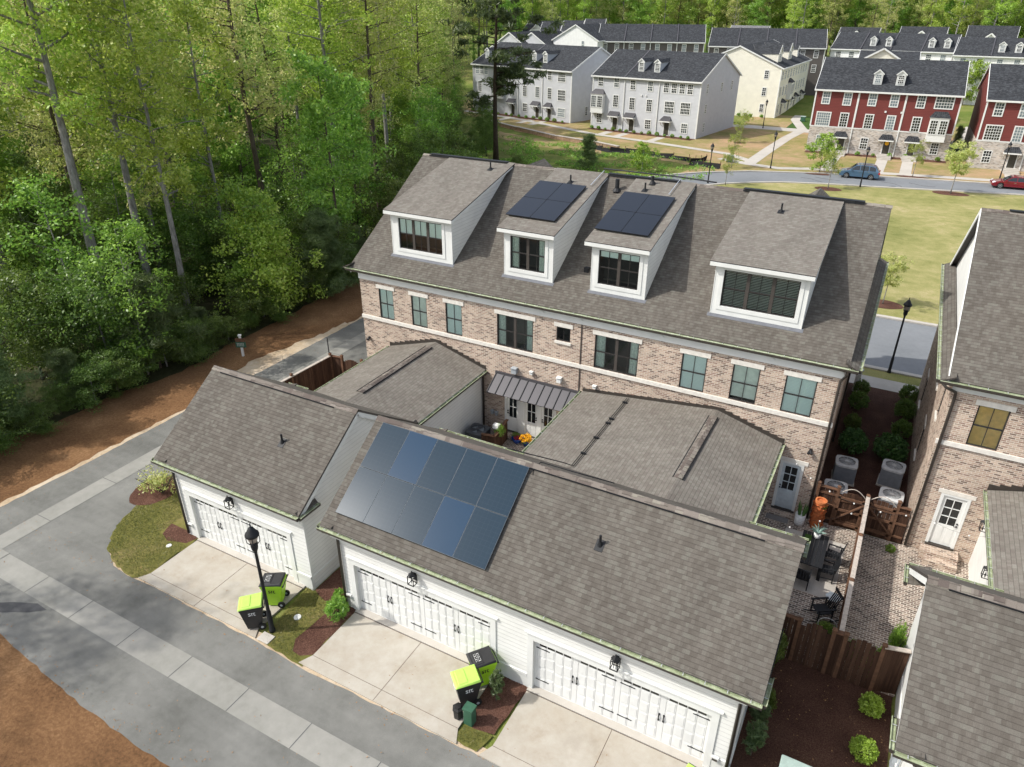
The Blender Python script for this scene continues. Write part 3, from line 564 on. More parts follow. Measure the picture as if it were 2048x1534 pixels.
for sg, X in ((1, 14.06), (-1, -9.78)):
    o = [(X-.14*sg, 12.9, 7.5), (X+.34*sg, 12.9, 7.26), (X+.34*sg, 27.4, 7.26), (X-.14*sg, 27.4, 7.5)]; mb.slab(o if sg > 0 else o[::-1], .06)
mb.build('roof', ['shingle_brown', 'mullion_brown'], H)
for X in (-9.72, 14.0):
    mb = MB(); mb.bar((X, 13.0, 7.06), (X, 20.16, 11.54), .03, .18); mb.bar((X, 27.3, 7.06), (X, 20.16, 11.54), .03, .18); mb.build('rake_board', 'trim_white', H)
ridge_caps(H, (-9.78, 20.16, 11.765), (14.06, 20.16, 11.765), .626, .626, .15)
for a, b in ((-9.3, -4.4), (1.3, 1.3+3.6), (7.9, 13.0)):
    mb = MB(); mb.bar((a, 20.0, 11.75), (b, 20.0, 11.75), .03, .06); mb.box(a, 20.02, 11.80, b, 20.3, 11.83); mb.build('ridge_vent', 'iron', H)
gutter(H, (-9.95, 13.0, 7.25), (14.4, 13.0, 7.25), (0, -1, 0), .135)
gutter(H, (14.38, 13.0, 7.25), (14.38, 27.4, 7.25), (1, 0, 0), .12)
for pts in ([(13.95, 12.93, 7.12), (14.02, 12.95, 6.95), (13.98, 13.15, 6.78), (13.86, 13.14, 6.6), (13.86, 13.14, .1)],): downspout(H, pts, .05)
downspout(H, [(14.1, 20, 7.1), (14.05, 20, 6.9), (14.05, 20, .1)], .045)
mb = MB(); F.box(mb, 3.12, 3.17, 3.3, 6.8, 0, .03); mb.build('cable_conduit', 'mullion_brown', H)
# dormers
DM = [(-7.73, -4.15, -7.98, -3.98, (-7.28, -4.72), 3, 'a'), (-1.3, 1.22, -1.55, 1.34, (-.97, .8), 2, 'b'), (3.06, 5.6, 2.78, 5.72, (3.4, 5.24), 2, 'c'), (8.42, 12.04, 8.21, 12.19, (8.78, 11.7), 3, 'd')]
DF = Fr((0, 14.12, 0), (1, 0, 0), (0, -1, 0))
for a, b, ra, rb, wn_, un, kk in DM:
    op = (wn_[0], wn_[1], 8.36, 9.9)
    mb = MB(); DF.wall(mb, a, b, 7.9, 10.14, [op], 0, .1); t = .16
    DF.box(mb, op[0]-t, op[0], op[2]-t, op[3]+t*.7, 0, .025); DF.box(mb, op[1], op[1]+t, op[2]-t, op[3]+t*.7, 0, .025)
    DF.box(mb, op[0], op[1], op[2]-t, op[2], 0, .025); DF.box(mb, op[0], op[1], op[3], op[3]+t*.7, 0, .025)
    DF.box(mb, a, a+.03, 7.95, 10.14, .0, .012); DF.box(mb, b-.03, b, 7.95, 10.14, 0, .012)
    D = mb.build('dormer', 'panel_white', H)
    for X, sg in ((a, -1), (b, 1)):
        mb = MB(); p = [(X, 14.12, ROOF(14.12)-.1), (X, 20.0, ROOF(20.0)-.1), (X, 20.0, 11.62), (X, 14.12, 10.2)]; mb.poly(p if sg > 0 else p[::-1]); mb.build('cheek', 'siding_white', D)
    mb = MB(); e = (10.26, 11.80); mb.slab([(ra, 13.88, e[0]), (rb, 13.88, e[0]), (rb, 20.2, e[1]), (ra, 20.2, e[1])], .05, 0, 1); mb.build('dormer_roof', ['shingle_light', 'iron'], D)
    mb = MB(); mb.box(ra+.01, 13.86, 10.07, rb-.01, 13.9, 10.225); mb.box(ra+.03, 13.9, 10.1, rb-.03, 14.12, 10.14)
    for X in (ra+.02, rb-.02): mb.bar((X, 13.9, 10.14), (X, 19.9, 11.66), .03, .13)
    mb.build('fascia', 'trim_white', D)
    mb = MB(); mb.hexa([(a-.08, 13.98, ROOF(13.98)+.002), (b+.08, 13.98, ROOF(13.98)+.002), (b+.08, 14.14, ROOF(14.14)+.002), (a-.08, 14.14, ROOF(14.14)+.002)]+[(a-.08, 13.98, ROOF(13.98)+.012), (b+.08, 13.98, ROOF(13.98)+.012), (b+.08, 14.14, ROOF(14.14)+.012), (a-.08, 14.14, ROOF(14.14)+.012)]); mb.build('flashing', 'flashing_grey', D)
    o = window(DF, *op, H, units=un, blind=dict(a='blind', b=None, c='blind', d=None)[kk], bl=dict(a=(.5, 1), c=(.8, 1)).get(kk, (0, 1)), curtains=kk == 'b')
    if kk == 'd':
        o['label'] = 'dormer window behind wide white louvre shutters'
        mb = MB(); n = 22
        for i in range(n):
            z = op[2]+.06+i*(1.44/n)
            for j in range(3):
                u0 = op[0]+.05+j*.973; q = DF.p; mb.poly([q(u0, z, -.13), q(u0+.88, z, -.13), q(u0+.88, z+.045, -.10), q(u0, z+.045, -.10)])
        mb.build('shutter_louvres', 'louver', o)
for x, y, s in ((-4.92, 19.2, .24), (-.17, 18.83, .24), (3.63, 18.9, .24), (9.91, 18.45, .24)): vent(H, x, y, 10.26+.2437*(y-13.88), .36, .04, slope=s)
vent(H, 2.09, 19.3, ROOF(19.3), .55, .1, 'flue_pipe'); vent(H, 3.74, 19.6, 11.68, .35, .07, 'flue_pipe', slope=.24)
mb = MB(); mb.box(2.4, 14.9, ROOF(14.95)-.05, 2.62, 15.12, ROOF(15)+.16); mb.build('roof_box', 'iron', H)
for X in (1.02, 4.9):
    mb = MB(); mb.tube([(X, 20.2, 11.9), (X-.03, 18.6, 11.5)], .02, 6); mb.build('conduit', 'aluminium', H)
mb = MB(); mb.tube([(1.0, 20.2, 12.0), (4.95, 20.25, 11.98), (6.6, 20.3, 11.9)], .035, 6); mb.build('conduit', 'iron', H)
def panels(parent, x0, x1, y0, z0, y1, z1, nc, nr, mat, fr, lift=.11, gap=.012):
    A = Vector((0, y1-y0, z1-z0)); L = A.length; A.normalize(); nrm = Vector((0, -A.z, A.y)); cw = (x1-x0)/nc; ch = L/nr
    first = None; names = []
    for j in range(nr):
        for i in range(nc):
            w2, h2 = cw-gap, ch-gap*1.6; o3 = Vector((x0+i*cw+gap/2, y0, z0))+A*(j*ch)+nrm*lift
            if first is None:
                mb = MB(); P = lambda u, v, n_: Vector((u, 0, 0))+A*v+nrm*n_
                mb.hexa([P(0, 0, -.035), P(w2, 0, -.035), P(w2, h2, -.035), P(0, h2, -.035), P(0, 0, 0), P(w2, 0, 0), P(w2, h2, 0), P(0, h2, 0)], 1)
                e = .008; mb.poly([P(e, e, .003), P(w2-e, e, .003), P(w2-e, h2-e, .003), P(e, h2-e, .003)], 0)
                first = mb.build('solar_panel', [mat, fr]); first.parent = parent; c = first
            else: c = first.copy(); COL.objects.link(c); c.parent = parent
            if mat == 'solar_cell' and (i, j) in ((1, 1), (3, 0)): c.data = first.data.copy(); c.data.materials[0] = MT['solar_blue']
            c.location = o3-org(parent)
    mb = MB()
    for j in range(nr):
        for v in (.25, .75):
            o3 = Vector((x0, y0, z0))+A*((j+v)*ch)+nrm*(lift-.06); mb.bar(o3+Vector((.03, 0, 0)), o3+Vector((x1-x0-.06, 0, 0)), .04, .04)
    mb.build('mounting_rail', 'iron', parent)
DRZ = lambda y: 10.26+.2437*(y-13.88)
panels(H, -1.66, .86, 14.92, DRZ(14.92), 18.48, DRZ(18.48), 2, 2, 'solar_black', 'iron'); panels(H, 2.82, 5.28, 14.82, DRZ(14.82), 18.4, DRZ(18.4), 2, 2, 'solar_black', 'iron')
# canopy
mb = MB(); cn = [(-1.25, 12.22, 2.62), (3.2, 12.22, 2.62), (3.2, 13.2, 3.25), (-1.25, 13.2, 3.25)]
mb.slab(cn, .05, 0, 0); mb.box(-1.28, 13.14, 3.2, 3.22, 13.22, 3.34, 0)
for i in range(11): x = -1.22+i*.44; mb.bar((x, 12.2, 2.64), (x, 13.14, 3.245), .03, .04, 1)
mb.build('canopy', ['metal_roof', 'metal_seam'], H)
# ---- wings
RA = lambda x: 4.1-.30*abs(x+4.76)
mb = MB(); mb.slab([(-7.7, 13.2, RA(-7.7)), (-7.7, 6.0, RA(-7.7)), (-4.76, 6.0, 4.1), (-4.76, 13.2, 4.1)], .07); mb.slab([(-1.86, 6.0, RA(-1.86)), (-1.86, 13.2, RA(-1.86)), (-4.76, 13.2, 4.1), (-4.76, 6.0, 4.1)], .07)
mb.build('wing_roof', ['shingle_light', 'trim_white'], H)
ridge_caps(H, (-4.76, 7.2, 4.105), (-4.76, 12.6, 4.105), .3, .3, .16)
for dx in (-.19, .19):
    mb = MB(); mb.bar((-4.76+dx, 7.2, 4.10-.02), (-4.76+dx, 12.6, 4.10-.02), .03, .05 if dx > 0 else .02); mb.build('ridge_vent', 'iron', H)
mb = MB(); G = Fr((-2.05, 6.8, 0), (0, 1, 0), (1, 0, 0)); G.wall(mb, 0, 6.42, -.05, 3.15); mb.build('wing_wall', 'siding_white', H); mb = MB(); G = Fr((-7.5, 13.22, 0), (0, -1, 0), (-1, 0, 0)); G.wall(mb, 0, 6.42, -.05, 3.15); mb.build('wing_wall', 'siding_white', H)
gutter(H, (-1.86, 7.1, 3.18), (-1.86, 13.2, 3.18), (1, 0, 0), .12); gutter(H, (-7.7, 7.1, 3.18), (-7.7, 13.2, 3.18), (-1, 0, 0), .12)
downspout(H, [(-1.78, 13.1, 3.05), (-1.95, 13.1, 2.9), (-1.95, 13.1, .1)], .05)
RB = lambda x: 4.1-.115*(9.5-x) if x < 9.5 else 4.1-.29*(x-9.5)
mb = MB(); mb.slab([(3.35, 13.2, RB(3.35)), (3.35, 6.0, RB(3.35)), (9.5, 6.0, 4.1), (9.5, 13.2, 4.1)], .07); mb.slab([(12.3, 6.0, RB(12.3)), (12.3, 13.2, RB(12.3)), (9.5, 13.2, 4.1), (9.5, 6.0, 4.1)], .07)
mb.build('wing_roof', ['shingle_light', 'trim_white'], H)
ridge_caps(H, (9.5, 7.6, 4.105), (9.5, 12.6, 4.105), .29, .12, .16)
for dx in (-.19, .19):
    mb = MB(); mb.bar((9.5+dx, 7.6, 4.10-.02), (9.5+dx, 12.6, 4.10-.02), .03, .05 if dx > 0 else .02); mb.build('ridge_vent', 'iron', H)
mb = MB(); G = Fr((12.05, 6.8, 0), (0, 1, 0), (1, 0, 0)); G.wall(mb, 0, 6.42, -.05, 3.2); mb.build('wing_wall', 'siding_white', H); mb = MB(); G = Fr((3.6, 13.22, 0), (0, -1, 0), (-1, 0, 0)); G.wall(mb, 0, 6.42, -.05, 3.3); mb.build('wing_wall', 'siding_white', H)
gutter(H, (3.35, 7.1, 3.36), (3.35, 13.2, 3.36), (-1, 0, 0), .12); gutter(H, (12.3, 7.1, 3.26), (12.3, 13.2, 3.26), (1, 0, 0), .12)
mb = MB()
for c in ((5.57, 0, 0), (5.66, 0, 0)):
    mb.tube([(c[0], 13.0, RB(5.6)+.06), (c[0], 7.0, RB(5.6)+.06), (c[0]-.3, 6.7, 3.95), (3.6+(c[0]-5.57)*2, 5.5, 4.72)], .018, 6)
for y in (12.6, 11, 10.6, 9.3, 8.0): mb.box(5.52, y-.03, RB(5.6)+.0, 5.74, y+.03, RB(5.6)+.09)
mb.build('conduit', 'iron', H)
mb = MB(); hvac_steps(mb, -7.7, RA(-7.7), -4.76, 4.1, YW); hvac_steps(mb, -4.76, 4.1, -1.86, RA(-1.86), YW); mb.build('step_flashing', 'bronze', H); mb = MB(); hvac_steps(mb, 9.5, 4.1, 12.35, RB(12.3), YW)
hvac_steps(mb, 3.35, RB(3.35), 9.5, 4.1, YW); mb.build('step_flashing', 'bronze', H)
# wall fittings
def fitting(x, z, w_, h_, mat, name, d=.14):
    mb = MB(); F.box(mb, x-w_/2, x+w_/2, z-h_/2, z+h_/2, 0, d); F.box(mb, x-w_/2-.02, x+w_/2+.02, z+h_/2-.02, z+h_/2+.01, 0, d+.05); return mb.build(name, mat, H, bevel=.008)
fitting(-.2, 3.62, .26, .3, 'utility_grey', 'vent_hood', .2); fitting(.71, 3.7, .15, .17, 'white_paint', 'vent_hood'); fitting(2.18, 3.72, .22, .26, 'white_paint', 'vent_hood', .2); fitting(3.94, 3.78, .16, .15, 'white_paint', 'vent_hood')
fitting(-1.46, .95, .13, .2, 'utility_grey', 'disconnect_box'); fitting(-1.22, .93, .13, .2, 'utility_grey', 'disconnect_box')
for x, z in ((-9.04, 3.42), (13.4, 3.3)):
    mb = MB(); F.box(mb, x-.05, x+.05, z-.05, z+.05, 0, .06); mb.tube([(x, YW-.06, z), (x-.06, YW-.2, z-.1)], [.05, .06], 8); mb.tube([(x, YW-.06, z), (x+.06, YW-.2, z-.08)], [.05, .06], 8); mb.build('floodlight', 'iron', H)
# ============================================================ garages
def garage_door(parent, F, u0, u1, z0, z1, d=-.12):
    mb = MB(); F.box(mb, u0, u1, z0, z1, d-.05, d, 1); F.box(mb, u0, u1, z1-.13, z1, d, d+.008, 0); F.box(mb, u0, u1, z0, z0+.06, d, d+.008, 0); W_ = u1-u0; Hh = z1-z0; tz = z1-.27
    secs = [(0, .31), (.31, .62), (.62, .93)]; n = 16; hw = W_/2
    rows = 4; rh = (tz-.06-z0)/rows
    for s in range(2):
        for g in range(2):
            ga = u0+s*hw+g*hw/2+.09; gw = hw/2-.18 if g == (1 if s == 0 else 0) or 1 else 0; cw = gw/4
            for c in range(4):
                for r in range(rows):
                    if c == (0 if g == 0 else 3) and r in (0, 3) and 0: continue
                    a = ga+c*cw+.012; b = ga+(c+1)*cw-.012; zz = z0+.05+r*rh+(0.0 if c % 2 == 0 else .07); F.box(mb, a, b, zz+.02, min(zz+rh-.005, tz-.02), d, d+.010, 0); F.box(mb, a+.035, b-.035, zz+.06, min(zz+rh-.045, tz-.05), d+.010, d+.018, 0)
    for s in range(5): x = u0+s*W_/4; F.box(mb, max(u0, x-.08), min(u1, x+.08), z0+.06, z1-.13, d, d+.009, 0)
    for s in range(4):
        a = u0+s*W_/4+.14; b = u0+(s+1)*W_/4-.14
        F.box(mb, a, b, tz+.0, tz+.11, d, d+.004, 2)
        for k in range(5): x = a+(b-a)*k/4; F.box(mb, x-.014, x+.014, tz, tz+.11, d+.004, d+.012, 0)
    o = mb.build('garage_door', ['door_white', 'door_gap', 'glass_dark'], parent)
    for s, (xa, sg) in enumerate(((u0+.05, 1), (u0+hw-.06, -1), (u0+hw+.06, 1), (u1-.05, -1))):
        for z in (z0+.42, z0+Hh-.36): mb = MB(); F.box(mb, min(xa, xa+sg*.46), max(xa, xa+sg*.46), z-.015, z+.015, d+.011, d+.028); mb.build('strap_hinge', 'iron', o)
    for x in (u0+hw/2, u0+hw*1.5):
        for sg in (-1, 1):
            mb = MB(); X = x+sg*.07; zc = z0+Hh*.5
            mb.tube([F.p(X, zc-.13, d+.02), F.p(X, zc-.08, d+.05), F.p(X, zc+.08, d+.05), F.p(X, zc+.13, d+.02)], .016, 6)
            for zz in (-.12, .12): F.box(mb, X-.025, X+.025, zc+zz-.035, zc+zz+.035, d+.016, d+.03)
            mb.build('handle', 'iron', o)
    return o
def lantern(parent, F, u, z, s=1.0):
    mb = MB(); w_ = .11*s; h = .34*s; d0, d1 = .07, .07+.2*s
    F.box(mb, u-.05*s, u+.05*s, z-.12*s, z+.16*s, 0, .03)
    for a in (-w_, w_):
        for dd in (d0, d1): F.box(mb, u+a-.012, u+a+.012, z-h/2, z+h/2, dd-.012, dd+.012)
    for zz in (z-h/2, z+h/2-.012):
        F.box(mb, u-w_, u+w_, zz, zz+.02, d0-.01, d0+.012); F.box(mb, u-w_, u+w_, zz, zz+.02, d1-.012, d1+.01)
        F.box(mb, u-w_-.01, u-w_+.012, zz, zz+.02, d0, d1); F.box(mb, u+w_-.012, u+w_+.01, zz, zz+.02, d0, d1)
    c = F.p(u, z+h/2+.02, (d0+d1)/2); mb.lathe([(w_*1.35, 0), (w_*1.0, .05), (.02, .13), (.03, .17)], c, 4)
    F.box(mb, u-.015, u+.015, z+h/2, z+h/2+.04, 0, d0+.05)
    for a in (-.035, .035): mb.tube([F.p(u+a, z-h/2, .17), F.p(u+a, z+.02, .17)], .012, 6)
    return mb.build('wall_lantern', 'iron', parent)
def garage(name, label, xa, xb, ra, rb, doors, z0=0.0, pipe=None, lan=(), dx=0, right_ret=True, back_g=()):
    G = thing(name, label, 'garage', ((xa+xb)/2, 0, z0))
    s_ = .689; ey, ez = -.25, 3.62+z0; ry, rz_ = 3.32, 3.62+z0+s_*3.57
    F = Fr((0, 0, 0), (1, 0, 0), (0, -1, 0)); ops = [(a, b, z0-.02, z0+2.17) for a, b in doors]
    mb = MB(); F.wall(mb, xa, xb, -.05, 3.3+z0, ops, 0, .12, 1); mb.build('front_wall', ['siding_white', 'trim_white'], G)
    mb = MB(); mb.poly([(xb, 6.8, -.05), (xa, 6.8, -.05), (xa, 6.8, 3.5+z0), (xb, 6.8, 3.5+z0)])
    for X, sg in ((xb, 1), (xa, -1)):
        p = [(X, 0, -.05), (X, 6.8, -.05), (X, 6.8, 3.42+z0), (X, ry, rz_-.14), (X, 0, 3.42+z0)]; mb.poly(p if sg > 0 else p[::-1])
    mb.build('side_wall', 'siding_white', G)
    mb = MB()
    F.box(mb, xa-.02, xb+.02, 2.98+z0, 3.32+z0, .0, .03); F.box(mb, xa-.1, xb+.1, 3.3+z0, 3.36+z0, 0, .24)
    for a, b in doors:
        F.box(mb, a-.2, a, -.04+z0, 2.17+z0, .0, .035); F.box(mb, b, b+.2, -.04+z0, 2.17+z0, 0, .035); F.box(mb, a-.2, b+.2, 2.17+z0, 2.42+z0, 0, .035); F.box(mb, a-.28, b+.28, 2.42+z0, 2.47+z0, 0, .075)
    ed = [xa]+[v for a, b in doors for v in (a-.2, b+.2)]+[xb]
    for i in range(0, len(ed), 2):
        if ed[i+1]-ed[i] > .05: F.box(mb, ed[i], ed[i+1], .5+z0, .62+z0, 0, .045); F.box(mb, ed[i], ed[i+1], -.04, .5+z0, 0, .02)
    for X, sg in ((xb, 1), (xa, -1)):
        g = Fr((X, 0 if sg > 0 else 6.8, 0), (0, sg, 0), (sg, 0, 0)); g.box(mb, 0, 6.8, .5+z0, .6+z0, 0, .03)
        u = 0 if sg > 0 else 6.7; g.box(mb, u, u+.1, -.04, 3.3+z0, 0, .025)
    mb.build('trim', 'trim_white', G)
    mb = MB(); zb = ez-(6.95-(-.25)-2*3.57)*s_
    mb.slab([(ra, ey, ez), (rb, ey, ez), (rb, ry, rz_), (ra, ry, rz_)], .08); mb.slab([(rb, 6.95, rz_-3.63*s_), (ra, 6.95, rz_-3.63*s_), (ra, ry, rz_), (rb, ry, rz_)], .08)
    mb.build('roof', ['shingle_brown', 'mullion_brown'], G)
    for X, Xw in ((ra, xa), (rb, xb)):
        mb = MB(); x0 = X+(.03 if X < Xw else -.03)
        mb.bar((x0, ey, ez-.19), (x0, ry, rz_-.19), .03, .2); mb.bar((x0, 6.95, rz_-3.63*s_-.19), (x0, ry, rz_-.19), .03, .2); mb.build('rake_board', 'trim_white', G)
    ridge_caps(G, (ra, ry, rz_+.003), (rb, ry, rz_+.003), s_, s_, .16)
    mb = MB(); mb.bar((ra+.5, ry-.175, rz_-.10), (rb-1.0, ry-.175, rz_-.10), .02, .05); mb.build('ridge_vent', 'iron', G)
    gutter(G, (ra-.02, ey, ez-.03), (rb+.02, ey, ez-.03), (0, -1, 0), .125)
    for a, b in back_g: gutter(G, (a, 6.95, rz_-3.63*s_-.03), (b, 6.95, rz_-3.63*s_-.03), (0, 1, 0), .12)
    # cornice returns at both gable ends
    for X, Xw, sg in ((ra, xa, -1), (rb, xb, 1)):
        for y0, y1 in ((-.25, .75), (6.05, 6.95)):
            if (X == rb and not right_ret): continue
            mb = MB(); xo = X+sg*.0; mb.slab([(Xw, y0, 3.62+z0+.10), (Xw, y1, 3.62+z0+.10), (xo, y1, ez-.06), (xo, y0, ez-.06)], .05, 0, 0); mb.build('cornice_return', ['shingle_brown', 'trim_white'], G)
            gutter(G, (X, y0, ez-.05), (X, y1, ez-.05), (sg, 0, 0), .11, brk=.8)
    for a, b in doors: garage_door(G, F, a, b, z0, z0+2.17)
    for u in lan: lantern(G, F, u, 2.78+z0)
    if pipe: vent(G, pipe[0], pipe[1], ez+s_*(pipe[1]-ey), .36, .04, slope=s_)
    return G, F
G1, GF = garage('garage', 'single gabled white garage with bare shingle roof beside the corner lawn', -8.25, -1.6, -8.93, -1.47, [(-7.62, -2.5)], 0, (-3.75, 1.61), (-5.12,), back_g=[(-8.93, -7.7)])
downspout(G1, [(-8.6, -.33, 3.5), (-8.35, -.1, 3.3), (-8.2, -.07, 3.2), (-8.2, -.07, .1)])
G2, GF = garage('garage', 'wide double garage with white doors and ten solar panels on its roof', 0, 13.7, -.53, 14.15, [(.58, 6.02), (7.54, 13.0)], 0, (8.78, 1.81), (3.2, 10.2), back_g=[(-.5, 3.5), (12.25, 14.2)])
downspout(G2, [(-.35, -.33, 3.5), (-.05, -.1, 3.3), (.05, -.07, 3.2), (.05, -.07, .1)], .05); downspout(G2, [(13.6, -.3, 3.5), (13.64, -.07, 3.3), (13.64, -.07, .1)], .05)
gz_ = lambda y: 3.62+.689*(y+.25)
panels(G2, -.12, 5.75, .24, gz_(.24), 3.16, gz_(3.16), 5, 2, 'solar_cell', 'panel_frame', .12)
for g, us in ((G1, (-7.95,)), (G2, (.22, 13.3))):
    for u in us: mb = MB(); GF.box(mb, u-.1, u+.1, .56, .68, .02, .1, 0); GF.box(mb, u-.07, u+.07, .58, .63, .1, .13, 1); mb.build('outlet_box', ['white_paint', 'bronze'], g)
# conduit along garage roof to array
mb = MB(); mb.tube([(5.85, 2.95, 5.95), (5.9, 3.6, 6.0), (7.2, 3.75, 5.9), (8.2, 4.4, 5.45)], .018, 6); mb.build('conduit', 'iron', G2)
# ============================================================ neighbour townhouse and garage (right edge)
z0 = .30
NH = thing('brick_townhouse', 'brick townhouse cut by the right edge of the photo with one tan shaded window', 'townhouse', (21, YW+.05, z0))
F = Fr((0, YW+.08, 0), (1, 0, 0), (0, -1, 0)); NX, NR = 17.5, 34
ops = [(18.42, 19.4, 4.72+z0+.06, 6.36+z0+.08), (18.22, 19.22, .18+z0, 2.55+z0), (23.5, 24.6, 5.02, 6.7)]
mb = MB(); F.wall(mb, NX, NR, -.05, 6.8+z0, ops, 0, .12); mb.build('rear_wall', 'brick_pink', NH)
G = Fr((NX, 27.2, 0), (0, -1, 0), (-1, 0, 0)); sw = [(3.0, 3.9, 4.9, 6.4), (8.2, 9.1, 4.9, 6.4), (11.3, 12.0, 4.9, 6.4), (3, 3.9, 1.3, 2.9), (8.2, 9.1, 1.3, 2.9)]
mb = MB(); G.wall(mb, 0, 13.9, -.05, 7.3+z0, sw, 0, .12); mb.build('side_wall', 'brick_pink', NH)
mb = MB(); mb.poly([G.p(0, 7.3+z0), G.p(13.9, 7.3+z0), G.p(6.95, 11.75+z0)]); mb.build('gable', 'siding_white', NH)
for s in sw: bit('lintel', 'stone_trim', NH, G, s[0]-.1, s[1]+.1, s[3], s[3]+.2, 0, .03); bit('sill', 'stone_trim', NH, G, s[0]-.05, s[1]+.05, s[2]-.1, s[2], 0, .06)
bit('string_course', 'stone_trim', NH, F, NX-.02, NR, 4.56+z0+.03, 4.74+z0+.03, 0, .07); bit('lintel', 'stone_trim', NH, F, 18.3, 19.52, 6.44+z0, 6.64+z0, 0, .035); bit('lintel', 'stone_trim', NH, F, 18.1, 19.34, 2.55+z0, 2.73+z0, 0, .03)
for s in sw: window(G, *s, NH, blind='blind')
window(F, *ops[0], NH, blind='shade_tan', label='window with a drawn tan shade'); window(F, *ops[2], NH, blind='blind')
glazed_door(NH, F, *ops[1][:2], ops[1][2], ops[1][3], rows=3, handle=1, glassm='glass_dark')
mb = MB(); mb.box(18.1, 12.75, -.05, 19.4, 13.28, z0+.1); mb.box(18.25, 12.4, -.05, 19.4, 12.75, z0-.05); mb.build('door_step', 'brick_pink', NH)
mb = MB(); F.box(mb, NX-.03, NR, 6.8+z0, 7.16+z0, 0, .045); mb.box(NX-.1, 13.0, 7.16+z0, NR, YW+.08, 7.22+z0); mb.build('cornice', 'trim_white', NH)
N0 = 7.28+z0; NRZ = N0+.6257*7.16
mb = MB(); mb.slab([(17.25, 13.0, N0), (NR, 13.0, N0), (NR, 20.16, NRZ), (17.25, 20.16, NRZ)], .09); mb.slab([(NR, 27.32, N0), (17.25, 27.32, N0), (17.25, 20.16, NRZ), (NR, 20.16, NRZ)], .09)
mb.slab([(17.45, 27.4, N0+.2), (17.0, 27.4, N0-.02), (17.0, 12.9, N0-.02), (17.45, 12.9, N0+.2)], .06); mb.build('roof', ['shingle_brown', 'mullion_brown'], NH)
mb = MB(); mb.bar((17.24, 13.0, N0-.1), (17.24, 20.16, NRZ-.1), .03, .2); mb.bar((17.24, 27.3, N0-.1), (17.24, 20.16, NRZ-.1), .03, .2); mb.build('rake_board', 'trim_white', NH)
ridge_caps(NH, (17.25, 20.16, NRZ+.003), (26, 20.16, NRZ+.003), .626, .626, .15)
mb = MB(); mb.box(18.2, 20.05, NRZ+.02, 30, 20.27, NRZ+.06); mb.build('ridge_vent', 'iron', NH)
gutter(NH, (17.0, 13.0, N0-.03), (NR, 13.0, N0-.03), (0, -1, 0), .135); gutter(NH, (17.0, 12.95, N0-.03), (17.0, 27.4, N0-.03), (-1, 0, 0), .12)
downspout(NH, [(17.1, 12.93, 7.45), (17.25, 12.95, 7.3), (17.6, 13.15, 7.1), (17.62, 13.2, 6.9), (17.6, 13.2, .1)], .055)
mb = MB(); DF2 = Fr((0, 14.12, 0), (1, 0, 0), (0, -1, 0)); DF2.quad(mb, 20.3, 24, 8.1, 10.45, 0); mb.poly([(20.3, 20, 8.1), (20.3, 14.12, 8.1), (20.3, 14.12, 10.5), (20.3, 20, 12.0)]); mb.slab([(20.1, 13.9, 10.56), (24.2, 13.9, 10.56), (24.2, 20.2, 12.1), (20.1, 20.2, 12.1)], .05, 1, 0); mb.build('dormer', ['siding_white', 'shingle_light'], NH)
RC = lambda x: 3.5+.29*(x-19.6)
mb = MB(); mb.slab([(19.55, 13.2, RC(19.55)), (19.55, 6.0, RC(19.55)), (24.5, 6.0, RC(24.5)), (24.5, 13.2, RC(24.5))], .07); mb.build('wing_roof', ['shingle_light', 'trim_white'], NH)
mb = MB(); Gw = Fr((19.85, 13.3, 0), (0, -1, 0), (-1, 0, 0)); Gw.wall(mb, 0, 6.4, -.05, 3.45); mb.build('wing_wall', 'siding_white', NH)
gutter(NH, (19.55, 7.15, RC(19.55)-.03), (19.55, 13.2, RC(19.55)-.03), (-1, 0, 0), .12)
lantern(NH, Gw, .95, 2.45); lantern(NH, Gw, 3.7, 2.45)
mb = MB(); hvac_steps(mb, 19.55, RC(19.55), 22.5, RC(22.5), YW+.08); mb.build('step_flashing', 'bronze', NH)
G3, GF3 = garage('garage', 'white garage with shingle roof cut by the lower right corner of the photo', 17.75, 31, 17.15, 31.5, [(18.9, 24.0)], .25, None, (), back_g=[(17.15, 19.7)])
downspout(G3, [(17.6, -.33, 3.72), (17.8, -.1, 3.5), (17.82, -.07, .1)], .055)
mb = MB(); gg = Fr((17.75, 6.8, 0), (0, -1, 0), (-1, 0, 0)); gg.box(mb, 4.5, 4.8, .5, 1.2, 0, .12); mb.tube([gg.p(5.3, 0, .06), gg.p(5.3, 2.6, .06)], .03, 6); mb.build('meter_box', 'utility_grey', G3)
mb = MB(); gg.box(mb, 1.5, 3.9, 2.2, 3.0, .0, .03); mb.build('wall_bracket', 'iron', G3)
